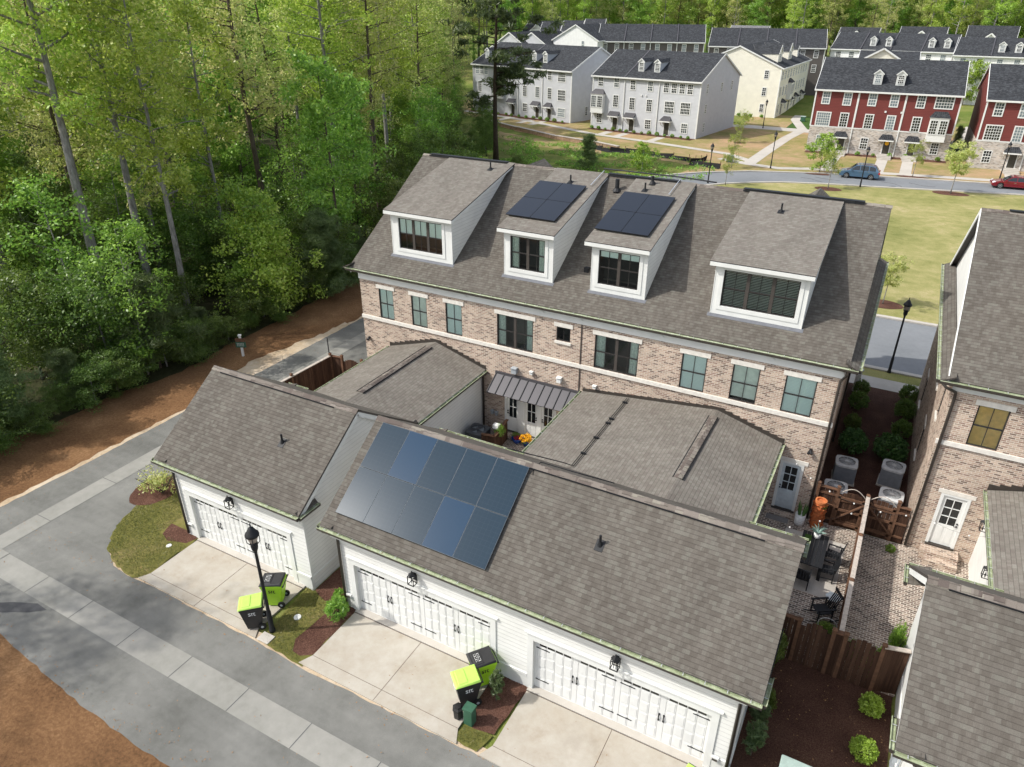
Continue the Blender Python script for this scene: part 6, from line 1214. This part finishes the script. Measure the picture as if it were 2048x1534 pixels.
# ============================================================ vegetation
import re
def leaf_mesh(name, cen, rad, per, size, mat, seed, flat=.75, aspect=.55, up=.5):
    rg = np.random.default_rng(seed); cen = np.asarray(cen, float); rad = np.asarray(rad, float)
    c = np.repeat(cen, per, 0); r = np.repeat(rad, per)[:, None]; n = len(c)
    d = rg.normal(size=(n, 3)); d /= np.linalg.norm(d, axis=1)[:, None]; p = c+d*r*(rg.random((n, 1))**.45)*np.array([1, 1, flat])
    nr = rg.normal(size=(n, 3))+np.array([0, 0, up])+d*.6; nr /= np.linalg.norm(nr, axis=1)[:, None]
    t = np.cross(nr, rg.normal(size=(n, 3))); t /= np.linalg.norm(t, axis=1)[:, None]; b = np.cross(nr, t)
    s = size*rg.uniform(.55, 1.25, (n, 1)); q = np.stack([p-t*s, p-b*s*aspect, p+t*s, p+b*s*aspect], 1).reshape(-1, 3)
    me = bpy.data.meshes.new(name); me.vertices.add(4*n); me.vertices.foreach_set('co', q.ravel()); me.loops.add(4*n); me.loops.foreach_set('vertex_index', np.arange(4*n, dtype=np.int32))
    me.polygons.add(n); me.polygons.foreach_set('loop_start', np.arange(0, 4*n, 4, dtype=np.int32)); me.materials.append(MT[mat]); me.update(calc_edges=True); return me
def tree_meshes(H_, r0, cb, cr, nl, ncl, per, lsize, lmat, bmat, seed, form='round', lean=.02, crad=(.5, 1.0), twig=True, up=.5, flat=.75, aspect=.55):
    rn = random.Random(seed); mb = MB(); tr = []
    lx, ly = rn.uniform(-1, 1)*lean, rn.uniform(-1, 1)*lean; ph = rn.uniform(0, 6)
    for i in range(9):
        f = i/8; z = H_*f*.97; tr.append((lx*z+.012*H_*math.sin(f*5+ph)*f, ly*z+.012*H_*math.cos(f*4+ph)*f, z))
    mb.tube(tr, [r0*(1.25 if i == 0 else 1)*(1-.88*i/8) for i in range(9)], 9)
    def at(z): f = min(z/(H_*.97), .999)*8; i = int(f); a, b = Vector(tr[i]), Vector(tr[min(i+1, 8)]); return a.lerp(b, f-i)
    cen = []; rad = []
    for k in range(nl):
        f = (k+rn.random())/nl; z = H_*(cb+(1-cb)*f*.96); g = (z/H_-cb)/(1-cb)
        if form == 'cone': rr = cr*(1-g)**.8+.15
        elif form == 'pine': rr = cr*(.45+.55*math.sin(math.pi*min(1, g*1.1+.15)))
        elif form == 'vase': rr = cr*(.35+.65*g) if g < .75 else cr*(1-(g-.75)*1.6)
        else: rr = cr*math.sqrt(max(.05, 1-(1.9*g-.85)**2/1.15))
        a = rn.uniform(0, 6.283)+k*2.4; rise = rn.uniform(.1, .55) if form != 'pine' else rn.uniform(-.12, .25)
        s = at(z); rr *= rn.uniform(.6, 1.1); pts = [s]; dirv = Vector((math.cos(a), math.sin(a), 0))
        for j in range(1, 4): ff = j/3; pts.append(s+dirv*rr*ff+Vector((rn.uniform(-.1, .1)*rr, rn.uniform(-.1, .1)*rr, rise*rr*ff)))
        rb = max(.012, r0*.32*(1-g*.7)); mb.tube([tuple(p) for p in pts], [rb, rb*.7, rb*.45, rb*.2], 5, cap=False)
        m_ = max(2, int(ncl/nl))
        for q in range(m_):
            ff = rn.uniform(.25, 1.1); i_ = min(2, int(ff*3)); p = pts[i_].lerp(pts[i_+1], min(1.2, ff*3-i_)); j_ = .2*rr+.2; p = p+Vector((rn.gauss(0, j_), rn.gauss(0, j_), rn.gauss(0, j_*.6)+.1))
            cen.append(tuple(p)); rad.append(rn.uniform(*crad))
            if twig and q % 2 == 0: mb.tube([tuple(pts[i_].lerp(pts[i_+1], .5)), tuple(p)], [rb*.3, .008], 4, cap=False)
    me = bpy.data.meshes.new('trunk'); me.from_pydata(mb.v, [], mb.f); me.materials.append(MT[bmat]); me.polygons.foreach_set('use_smooth', [True]*len(mb.f)); me.update()
    return me, leaf_mesh('crown', cen, rad, per, lsize, lmat, seed+50, flat, aspect, up)
PROTO = {}
def proto(key, *a, **k): PROTO[key] = tree_meshes(*a, **k)
proto('tall1', 26, .27, .40, 3.5, 30, 230, 46, .14, 'leaf_spring', 'bark_grey', 1)
proto('tall2', 24, .22, .30, 3.2, 28, 200, 44, .14, 'leaf_spring', 'bark_grey', 2, lean=.04)
proto('olive1', 25, .24, .34, 3.6, 32, 230, 38, .12, 'leaf_olive', 'bark_brown', 3)
proto('olive2', 22, .2, .25, 3.2, 30, 210, 38, .12, 'leaf_olive', 'bark_grey', 4, lean=.03)
proto('green1', 22, .22, .25, 3.7, 28, 240, 50, .15, 'leaf_green', 'bark_brown', 5)
proto('green2', 17, .17, .15, 3.3, 26, 220, 50, .15, 'leaf_green', 'bark_brown', 6)
proto('under1', 9, .1, .08, 3.3, 18, 220, 60, .11, 'leaf_deep', 'bark_brown', 7)
proto('under2', 7, .09, .05, 2.8, 18, 200, 62, .105, 'leaf_deep', 'bark_grey', 8)
proto('sapling', 10, .07, .12, 2.0, 24, 120, 40, .10, 'leaf_green', 'bark_grey', 40, lean=.05, crad=(.4, .8))
proto('small', 8.5, .1, .04, 2.7, 24, 260, 64, .12, 'leaf_tmp' if 'leaf_tmp' in MT else 'leaf_spring', 'bark_grey', 9, form='cone')
proto('pine', 26, .36, .55, 5.2, 30, 200, 70, .32, 'leaf_pine', 'bark_dark', 10, form='pine', aspect=.18, crad=(.6, 1.1), lean=.006, flat=.5)
proto('lonepine', 27, .34, .30, 5.4, 30, 170, 70, .42, 'leaf_pine', 'bark_dark', 30, form='pine', aspect=.22, crad=(.6, 1.15), lean=.004, flat=.5)
proto('ypine', 5.2, .08, .03, 1.7, 26, 210, 110, .17, 'leaf_youngpine', 'bark_brown', 11, form='cone', aspect=.07, crad=(.25, .5), up=1)
proto('giant', 27, .36, .5, 4.6, 22, 190, 60, .13, 'leaf_spring', 'bark_grey', 12, lean=.0)
proto('street', 4.2, .05, .38, 1.15, 14, 80, 40, .06, 'leaf_street', 'bark_grey', 13, crad=(.2, .42), form='round')
proto('street2', 4.6, .06, .4, 1.7, 16, 100, 46, .08, 'leaf_olive', 'bark_grey', 14, crad=(.22, .45), form='vase')
proto('street3', 4.0, .05, .15, 1.5, 16, 110, 50, .09, 'leaf_lime', 'bark_grey', 15, crad=(.25, .5))
def zone(x, y):
    if y > 150: return 'behind the far houses'
    if y > 72: return 'by the grey townhouses'
    if y > 32: return 'behind the main roof'
    return 'far from the road' if x < -36 else 'near the road'
def place(key, label, cat, x, y, rz=None, s=1.0, group=None, name='tree', z=None, trunk=True):
    if group and key in LAB and label == LAB[key][0]: label = re.sub(' (in|at) the (woods|foot of the woods|edge of the woods)$| at the edge of the woods$', '', label.replace('woodland ', ''))+' in the woods '+zone(x, y); group = group+' '+zone(x, y)
    t = thing(name, label, cat, (x, y, gz(x, y) if z is None else z), 0, group)
    s = (s, s, s) if not isinstance(s, tuple) else s; t.scale = s; t.rotation_euler = (0, 0, random.uniform(0, 6.28) if rz is None else rz)
    a, b = PROTO[key]
    for n_, me in (('trunk', a), ('crown', b)): o = bpy.data.objects.new(n_, me); COL.objects.link(o); o.parent = t
    return t
LAB = {'sapling': ('slim airy green sapling with a thin grey trunk in the woods', 'slim woodland saplings'), 'tall1': ('tall grey trunked tree with yellow green leaves in the woods', 'spring green woodland trees'), 'tall2': ('tall grey trunked tree with yellow green leaves in the woods', 'spring green woodland trees'),
       'olive1': ('tall woodland tree with sparse olive brown budding leaves', 'budding olive woodland trees'), 'olive2': ('tall woodland tree with sparse olive brown budding leaves', 'budding olive woodland trees'),
       'green1': ('full mid green woodland tree with brown trunk', 'mid green woodland trees'), 'green2': ('full mid green woodland tree with brown trunk', 'mid green woodland trees'),
       'under1': ('low dark green bush at the foot of the woods', 'understory bushes'), 'under2': ('low dark green bush at the foot of the woods', 'understory bushes'), 'pine': ('tall dark pine with bare trunk standing in the woods', 'woodland pines'), 'ypine': ('bushy blue green young pine at the edge of the woods', 'young pines at the woods edge')}
def vis(x, y, h=10, mg=160):
    ok = False
    for z in (1, h, 20):
        d = Vector((x, y, z))-CAMP; k = d.dot(cf)
        if k < 1: continue
        X = 1024+1440*d.dot(cr)/k; Y_ = 767-1440*d.dot(cu)/k
        if -mg < X < 2048+mg and -mg < Y_ < 1534+mg: ok = True
    return ok
EDGE = [(-22.5, -12), (-22, 8), (-21.8, 22), (-24, 34), (-28, 46), (-36, 60), (-46, 78), (-58, 98), (-76, 118), (-104, 140), (-106, 170), (-98, 196), (-60, 224), (70, 222)]
rg_ = random.Random(21); used = []
def ok_(x, y, d, L=used):
    return all((x-a)**2+(y-b)**2 > d*d for a, b in L)
def edge_pts(step):
    out = []
    for (a, b), (c, d) in zip(EDGE, EDGE[1:]):
        L = math.hypot(c-a, d-b); n = max(1, int(L/step)); nx, ny = -(d-b)/L, (c-a)/L
        for i in range(n): out.append((a+(c-a)*i/n, b+(d-b)*i/n, nx, ny))
    return out
HERO = [('giant', 'great pale grey trunk rising bare from the roadside, thickest in the woods', -27.9, 10.9, 1.0, 0), ('tall2', 'slim bare grey trunk just left of the great pale trunk', -33.5, 8.2, 1.12, 1), ('olive2', 'grey trunked tree with thin crown right of the great pale trunk', -31.5, 17.5, 1.15, 2), ('lonepine', 'lone tall dark pine in front of the left grey townhouse', -33.8, 70.5, 1.02, 3),
        ('small', 'light green bushy young tree bulging from the woods edge by the road', -22.6, 19.0, 1.0, 1), ('ypine', 'bushy young pine closest to the sign post', -22.2, 9.6, 1.1, 0), ('ypine', 'bushy young pine near the left edge of the photo', -22.6, .8, 1.15, 2), ('ypine', 'dark young pine right of the light green bushy tree', -21.5, 23.5, 1.2, 4),
        ('olive1', 'tall budding tree nearest the left end of the townhouse ridge', -30, 41, 1.05, 5), ('tall1', 'tall straight grey trunk beside the budding tree behind the ridge', -33, 47, 1.0, 1)]
for k, lb, x, y, s, rz in HERO: used.append((x, y)); place(k, lb, 'pine tree' if 'pine' in k else 'tree', x, y, rz, s, name='pine_tree' if 'pine' in k else 'tree')
cnt = 0
kinds_tall = ['tall1', 'tall2', 'olive1', 'olive2', 'green1', 'tall2', 'green2', 'tall1', 'olive1', 'pine']
for ring, (off, step) in enumerate([(1.5, 5.0), (7, 5.5), (13, 6.5), (21, 9), (31, 11), (44, 13), (60, 14), (80, 17)]):
    for (x, y, nx, ny) in edge_pts(step):
        x += nx*off+rg_.uniform(-2, 2); y += ny*off+rg_.uniform(-2, 2)
        far = y > 150
        if far and ring in (3, 5): continue
        if not vis(x, y) or not ok_(x, y, 3.2): continue
        used.append((x, y)); f = y/120
        k = rg_.choice(kinds_tall if ring else ['green2', 'tall2', 'olive2', 'tall2', 'tall1', 'olive1'])
        if far and k == 'pine': k = 'green1'
        if y < 30 and ring < 3 and rg_.random() < .35: k = rg_.choice(['green1', 'green2'])
        s = rg_.uniform(.88, 1.16)*(1.0 if ring else .86)*(1.18 if far else 1)
        place(k, LAB[k][0], 'pine tree' if k == 'pine' else 'tree', x, y, rg_.uniform(0, 6.28), (s*rg_.uniform(.92, 1.1), s, s*rg_.uniform(.95, 1.08)), LAB[k][1], 'pine_tree' if k == 'pine' else 'tree'); cnt += 1
for ring, (off, step) in enumerate([(.3, 3.6), (4.5, 5.2), (9.5, 7), (16, 10)]):
    for (x, y, nx, ny) in edge_pts(step):
        x += nx*off+rg_.uniform(-1, 1); y += ny*off+rg_.uniform(-1, 1)
        if y > 125 and ring: continue
        if not vis(x, y, 5, 60): continue
        k = rg_.choice(['under1', 'under2', 'sapling', 'sapling', 'ypine' if ring == 0 else 'sapling']); s = rg_.uniform(.35, .7) if ring == 0 else rg_.uniform(.5, .85)
        if k == 'sapling': s = rg_.uniform(.7, 1.15)
        if k == 'ypine': s *= 1.1
        place(k, LAB[k][0], {'ypine': 'pine tree', 'sapling': 'sapling'}.get(k, 'bush'), x, y, rg_.uniform(0, 6.28), (s*1.15, s*1.15, s), LAB[k][1], {'ypine': 'pine_tree', 'sapling': 'sapling'}.get(k, 'understory_bush')); cnt += 1
for i in range(26):   # low brush where the straw verge meets the woods
    x, y = rg_.uniform(-22.2, -21.2), -3+i*1.25+rg_.uniform(-.5, .5); s = rg_.uniform(.16, .34); place(rg_.choice(['under1', 'under2']), 'knee high brush where the pine straw verge meets the woods', 'brush', x, y, None, (s*1.5, s*1.5, s), 'brush along the straw verge', 'verge_brush')
for i in range(60):   # deeper trees that close the gaps at the left
    x, y = rg_.uniform(-95, -34), rg_.uniform(2, 60)
    if not vis(x, y) or not ok_(x, y, 3.0): continue
    used.append((x, y)); k = rg_.choice(['green1', 'tall1', 'olive1', 'green2', 'green2']); s = rg_.uniform(.85, 1.05)
    place(k, LAB[k][0], 'tree', x, y, rg_.uniform(0, 6.28), s, LAB[k][1])
for i in range(70):
    x, y = rg_.uniform(-75, -24), rg_.uniform(0, 45)
    if vis(x, y, 5, 60): k = rg_.choice(['under1', 'under2']); s = rg_.uniform(.5, .95); place(k, LAB[k][0], 'bush', x, y, rg_.uniform(0, 6.28), s, LAB[k][1], 'understory_bush')
for x, y, k, s in ((-30, 58, 'under2', .55), (-38.5, 76, 'under1', .6), (-41, 80, 'under2', .6), (-37.5, 70, 'under1', .45), (-28.5, 66.5, 'under2', .35), (-45, 86, 'under1', .6)): place(k, 'leafy green thicket bush around the foot of the lone pine', 'bush', x, y, None, s, 'thicket bushes round the lone pine', 'thicket_bush')
rq = np.random.default_rng(9); cc = []
while len(cc) < 2600:
    x, y = rq.uniform(-44, -8), rq.uniform(50, 92)
    if x < -14 or y > 74: cc.append((x, y, .1)) if (y < 92-(x+30)*.25 and math.sin(x*.7+y*.4)+math.sin(y*.9-x*.3) > -.4) else cc.append((-200, 50, 0))
o = bpy.data.objects.new('meadow_plants', leaf_mesh('meadow_plants', cc, [.55]*len(cc), 12, .13, 'leaf_green', 5, .45)); COL.objects.link(o); tag(o, 'rough green weeds covering the meadow behind the townhouse ridge', 'weeds', kind='stuff')
# one mass of far woods behind the houses
rr = np.random.default_rng(5); cen = []; rad = []
for i in range(900):
    x = rr.uniform(-150, 95); y = 236+rr.uniform(0, 36); h = rr.uniform(17, 29)
    for j in range(7): cen.append((x+rr.normal()*1.8, y+rr.normal()*1.8, gz(x, y)+h*(.25+.75*rr.random()**.7))); rad.append(rr.uniform(1.2, 2.2))
for nm, sl_, mt in (('a', slice(0, None, 3), 'leaf_green'), ('b', slice(1, None, 3), 'leaf_spring'), ('c', slice(2, None, 3), 'leaf_olive')):
    me = leaf_mesh('far_woods', cen[sl_], rad[sl_], 26, .5, mt, 77); o = bpy.data.objects.new('far_woods', me); COL.objects.link(o)
    tag(o, dict(a='far mass of mid green woods along the top behind the houses', b='far mass of fresh yellow green woods along the top behind the houses', c='far mass of olive budding woods along the top behind the houses')[nm], 'woods', kind='stuff')
# shade trees beyond the lower left corner whose soft shadows fall on the alley
for x, y, k in ((-21.5, -14.5, 'olive2'), (-9.5, -20.5, 'olive2')): place(k, 'budding tree beyond the lower left corner shading the alley', 'tree', x, y, None, .95, 'shade trees outside the frame')
# planted trees
for k, lb, x, y, s in (('street', 'young lime green street tree beside the footpath crossing', -6.4, 84.9, 1.0), ('street', 'thin young street tree with sparse leaves near the street lamp above the ridge', -4.6, 74.3, .85), ('street3', 'bushy lime green tree left of the first red townhouse door', 4.2, 87.5, 1.1), ('street', 'young tree with mulch ring in front of the blue car', 6.4, 78.2, 1.05), ('street', 'young tree at the foot of the second pair of front steps', 14.8, 90.3, .95),
    ('street2', 'wide olive leafed tree on the park lawn before the red townhouse', 19.0, 82.5, 1.15), ('street', 'young tree on the bare lawn right of the grey townhouse', -9.8, 104.6, 1.05), ('street3', 'lime green tree in front of the white townhouse row', 20.6, 165, 1.9), ('street2', 'small tree on the lawn just past the main roof edge', 14.81, 41.6, .75)): place(k, lb, 'tree', x, y, None, s)
place('street3', 'bright lime green sapling behind the main ridge by the meadow', 'tree', -15.7, 76.2, 1, (.95, .95, .85)); place('ypine', 'young dark pine in the meadow behind the main ridge', 'pine tree', -22.2, 74.3, 1, (.9, .9, .85), name='pine_tree')
for x, y, s in ((19.3, 109.3, .75), (21.3, 109.5, .8)): place('ypine', ['narrow dark conifer left of the fire hydrant gap', 'narrow dark conifer right of the fire hydrant gap'][x > 20], 'conifer', x, y, None, (s*.7, s*.7, s), name='conifer')
# shrubs
def shrub_mesh(r, h, n, size, mat, seed, flat=.9, leafy=16, aspect=.5, shell=True):
    rn = random.Random(seed); cen = []; rad = []
    for i in range(n):
        a = rn.uniform(0, 6.28); u = rn.uniform(-.6, 1); q = math.sqrt(max(0, 1-u*u)); k = rn.uniform(.72, .95) if shell else rn.uniform(.2, 1); cen.append((r*q*math.cos(a)*k, r*q*math.sin(a)*k, h*.5+h*.5*u*k)); rad.append(r*.24)
    return leaf_mesh('foliage', cen, rad, leafy, size, mat, seed, 1, aspect)
def stems(h, n, r, seed, mat='bark_brown'):
    rn = random.Random(seed); mb = MB()
    for i in range(n): a = rn.uniform(0, 6.28); mb.tube([(0, 0, 0), (r*.5*math.cos(a), r*.5*math.sin(a), h*.5), (r*math.cos(a), r*math.sin(a), h*rn.uniform(.7, 1))], [.02, .012, .005], 5, cap=False)
    me = bpy.data.meshes.new('stems'); me.from_pydata(mb.v, [], mb.f); me.materials.append(MT[mat]); return me
SM = {'box': (shrub_mesh(.36, .72, 150, .036, 'leaf_lime', 1, leafy=22), stems(.4, 7, .2, 1)), 'round': (shrub_mesh(.6, 1.15, 170, .06, 'leaf_shrub', 2, leafy=26), stems(.5, 7, .3, 2)), 'loose': (shrub_mesh(.8, 1.3, 90, .05, 'leaf_olive', 3, leafy=12, shell=False), stems(1.3, 22, .8, 3)),
      'spike': (shrub_mesh(.42, .75, 120, .10, 'leaf_green', 4, leafy=16, aspect=.16), stems(.4, 7, .2, 4)), 'jun': (shrub_mesh(.24, 1.7, 120, .06, 'leaf_pine', 5, leafy=26, aspect=.2, shell=False), stems(1.5, 4, .1, 5)), 'tiny': (shrub_mesh(.32, .55, 40, .09, 'leaf_green', 6, leafy=12), stems(.3, 4, .1, 6)), 'tinyred': (shrub_mesh(.35, .4, 40, .09, 'flower_red', 7, leafy=12), stems(.3, 4, .1, 7)),
      'vine': (shrub_mesh(.55, .75, 90, .05, 'leaf_green', 8, leafy=18, shell=False), stems(.7, 12, .5, 8)), 'dark': (shrub_mesh(.7, 1.5, 150, .07, 'leaf_deep', 9, leafy=22), stems(.8, 8, .3, 9))}
def shrub(key, label, x, y, s=1.0, group=None, z=0.01, cat='shrub', name='shrub', parent=None):
    s = s if isinstance(s, tuple) else (s, s, s); t = thing(name, label, cat, (x, y, z), random.uniform(0, 6), group); t.scale = s
    for n_, me in (('foliage', SM[key][0]), ('stems', SM[key][1])): o = bpy.data.objects.new(n_, me); COL.objects.link(o); o.parent = t
    return t
shrub('box', 'bright lime ball shaped shrub on the dark mulch, nearer the gates', 17.05, 4.15, 1.0); shrub('box', 'bright lime ball shaped shrub on the mulch at the bottom edge', 16.98, 2.45, 1.0)
shrub('round', 'round glossy green bush by the tall air conditioner at the main wall', 14.95, 19.6, 1.05); shrub('round', 'large round green bush beside the neighbour wall air conditioner', 16.55, 19.6, 1.2)
for x, y, s in ((14.7, 21.8, .6), (14.75, 24.2, .7), (14.75, 26.0, .6), (16.95, 22.2, .65), (17.0, 24.3, .75), (17.1, 26.3, .7)): shrub('dark', 'dark shrub lining the shaded side yard between the brick walls', x, y, s, 'side yard shrubs')
shrub('loose', 'loose twiggy shrub in the mulch bed at the corner of the single garage', -11.5, 1.3, (1.15, 1.15, 1.05)); shrub('spike', 'bright green spiky clump beside the downspout of the double garage', .1, -.62, 1.0); shrub('tiny', 'small blue green clump at the wall behind the spiky clump', -.3, .05, .9)
shrub('jun', 'narrow upright juniper beside the lime bins', 6.75, -.95, (1, 1, .85)); shrub('jun', 'tall narrow juniper at the lower corner of the double garage', 14.15, 1.0, (1.3, 1.3, .9)); shrub('jun', 'narrow juniper growing behind the trellis corner', 14.1, 1.9, (1.2, 1.2, .8)); shrub('dark', 'dark climbing shrub behind the black trellis', 13.98, 4.4, (.4, .8, 1.1)); shrub('dark', 'dark shrub low under the garage roof corner', 14.0, 2.9, (.35, .8, .7))
shrub('vine', 'leafy green climber spilling over the fence by the neighbour garage', 17.05, 5.7, (1, .9, 1.6)); shrub('vine', 'small leafy shrub on the pavers left of the climber', 16.2, 6.1, (.9, .7, .9)); shrub('vine', 'sprig of climber higher on the neighbour garage wall', 17.5, 6.7, (.4, .6, 2.2)); shrub('tiny', 'tuft of green weeds at the right back gate', 17.1, 12.6, .55)
def foliage_part(t, key, x, y, z, s, name='foliage'):
    o = bpy.data.objects.new(name, SM[key][0]); COL.objects.link(o); o.parent = t; q = Vector((x, y, z))-org(t); o.location = q; o.scale = s if isinstance(s, tuple) else (s, s, s); return o
foliage_part(BOWL, 'tinyred', .36, 12.48, .22, .5); foliage_part(BOWL, 'vine', .2, 12.6, .2, .4); foliage_part(FERN, 'vine', -.12, 11.5, .75, (.5, .5, 1.0)); foliage_part(RING, 'vine', 15.4, 6.55, .3, .6); foliage_part(STRAW, 'tiny', 14.4, 12.7, 1.05, .35)
SM['pansy'] = (shrub_mesh(.34, .4, 60, .06, 'flower_yellow', 17, leafy=12), None); foliage_part(PANSY, 'pansy', .8, 12.5, .25, .85); foliage_part(PANSY, 'tiny', .8, 12.5, .12, .55)
rn = random.Random(3)
for (A, B_, n, off) in (((-35.71, 107.03), (-16.75, 104.35), 14, -1.2), ((-64.79, 116.2), (-41.0, 109.94), 14, -1.2), ((.15, 102.97), (18.3, 103.74), 9, -1.2)):
    a, b = Vector(A), Vector(B_); d = (b-a).normalized(); nrm = Vector((d.y, -d.x))
    mbp = [a+nrm*.1, b+nrm*.1, b+nrm*1.7, a+nrm*1.7]; sheet('mulch_bed', [(p.x, p.y) for p in mbp], .0, 'mulch', jit=.1, seg=1)
    for i in range(n): p = a.lerp(b, (i+.5)/n)+nrm*rn.uniform(.8, 1.3); shrub('tiny', 'tiny foundation shrub in the mulch bed of %s townhouse' % ('the middle grey' if A[0] == -35.71 else 'the left grey' if A[0] < -60 else 'the red'), p.x, p.y, rn.uniform(.7, 1.2), 'foundation shrubs of townhouse %s' % ('in the middle' if A[0] == -35.71 else 'behind the pine' if A[0] < -60 else 'in red'))
for i in range(7): shrub('tiny', 'small foundation shrub along the cream gable wall', -25+i*2.1, 133.4, 1.1, 'foundation shrubs of the cream gable')
def blades(name, polys, n, h, mat, seed, label):
    rg = np.random.default_rng(seed); P = []
    for (x0, y0, x1, y1, f) in polys:
        k = int(n*(x1-x0)*(y1-y0)); p = rg.uniform((x0, y0), (x1, y1), (k, 2)); P.append(p[[f(a, b) for a, b in p]])
    p = np.concatenate(P); m = len(p); a = rg.uniform(0, 6.28, m); hh = h*rg.uniform(.5, 1.3, m); w_ = .008; c, s = np.cos(a), np.sin(a); l = rg.normal(size=(m, 2))*h*.45
    v = np.stack([np.stack([p[:, 0]-c*w_, p[:, 1]-s*w_, np.full(m, .01)], 1), np.stack([p[:, 0]+c*w_, p[:, 1]+s*w_, np.full(m, .01)], 1), np.stack([p[:, 0]+l[:, 0], p[:, 1]+l[:, 1], hh], 1)], 1).reshape(-1, 3)
    me = bpy.data.meshes.new(name); me.vertices.add(3*m); me.vertices.foreach_set('co', v.ravel()); me.loops.add(3*m); me.loops.foreach_set('vertex_index', np.arange(3*m, dtype=np.int32)); me.polygons.add(m); me.polygons.foreach_set('loop_start', np.arange(0, 3*m, 3, dtype=np.int32)); me.materials.append(MT[mat]); me.update(calc_edges=True)
    o = bpy.data.objects.new(name, me); COL.objects.link(o); tag(o, label, 'grass', kind='stuff')
leaf('leaf_grass', [(.06, .09, .02), (.11, .14, .03), (.17, .18, .05), (.27, .23, .09)], .3, 0)
def inpoly(P):
    def f(x, y):
        c = False; j = len(P)-1
        for i in range(len(P)):
            (a, b), (d, e) = P[i], P[j]
            if (b > y) != (e > y) and x < (d-a)*(y-b)/(e-b)+a: c = not c
            j = i
        return c
    return f
LI = inpoly([(-12.5, 3.6), (-12.25, 1.9), (-11.8, .2), (-11.35, -1.1), (-10.4, -2.2), (-9.35, -2.6), (-8.3, -2.76), (-7.7, -2.66), (-7.7, -.02), (-8.3, 0), (-8.3, 7), (-12.3, 7)]); m1 = lambda x, y: (x+12)**2/.9+(y-1.3)**2/1.3 > 1 and not (x > -9.4 and y > -.6)
LP = inpoly([(-1.85, -.05), (-1.5, -2.7), (.4, -2.8), (.1, -2.6), (-.25, -2.5), (-.5, -2.1), (-.42, -1.5), (-.4, -.75), (-.75, -.28), (-1.5, -.02)]); LQ = inpoly([(6.3, -2.65), (6.36, -2.15), (6.6, -2.15), (7.15, -2.1), (7.05, -2.7)])
blades('grass', [(-12.6, -2.8, -7.6, 7, lambda x, y: LI(x, y) and m1(x, y)), (-1.9, -2.8, .5, 0, LP), (6.2, -2.7, 7.2, -2, LQ)], 900, .06, 'leaf_grass', 4, 'short grass of the corner lawn and the small lawns between the driveways')

# small litter: fallen leaves and straw on the paving and mulch, cracks in the far street
rq = np.random.default_rng(12); n = 900
pts = np.concatenate([np.stack([rq.uniform(-16, 13, 260), rq.normal(-2.95, .22, 260), np.full(260, .0)], 1), np.stack([rq.uniform(-12, 6, 260), rq.normal(-7.0, .3, 260), np.full(260, .0)], 1), np.stack([rq.normal(-16.5, .3, 240), rq.uniform(-6, 22, 240), np.full(240, .0)], 1), np.stack([rq.uniform(14, 17.6, 160), rq.uniform(-1, 5, 160), np.full(160, .02)], 1), np.stack([rq.uniform(-15, 12, 120), rq.uniform(-7, -.3, 120), np.full(120, .035)], 1)])
plain('litter', (.30, .17, .08), .9, var=.5, sc=30); me = leaf_mesh('litter', pts, [.02]*len(pts), 1, .035, 'litter', 3, .2, .4, 3); o = bpy.data.objects.new('leaf_litter', me); COL.objects.link(o); tag(o, 'scattered brown leaves and straw along the alley edges and mulch', 'leaf litter', kind='stuff')
rn = random.Random(6); mb = MB()
for x, y in ((2.6, 83.2), (4.1, 84.4), (14.6, 86.5), (11.6, 85.6)):
    p = Vector((x, y, -.022)); a = rn.uniform(-.9, -.3)
    for i in range(7): a += rn.uniform(-.5, .5); q = p+Vector((math.cos(a)*.45, math.sin(a)*.45, 0)); mb.bar(p, q, .09, .006); p = q
o = mb.build('street_cracks', 'asphalt_patch'); o['kind'] = 'structure'
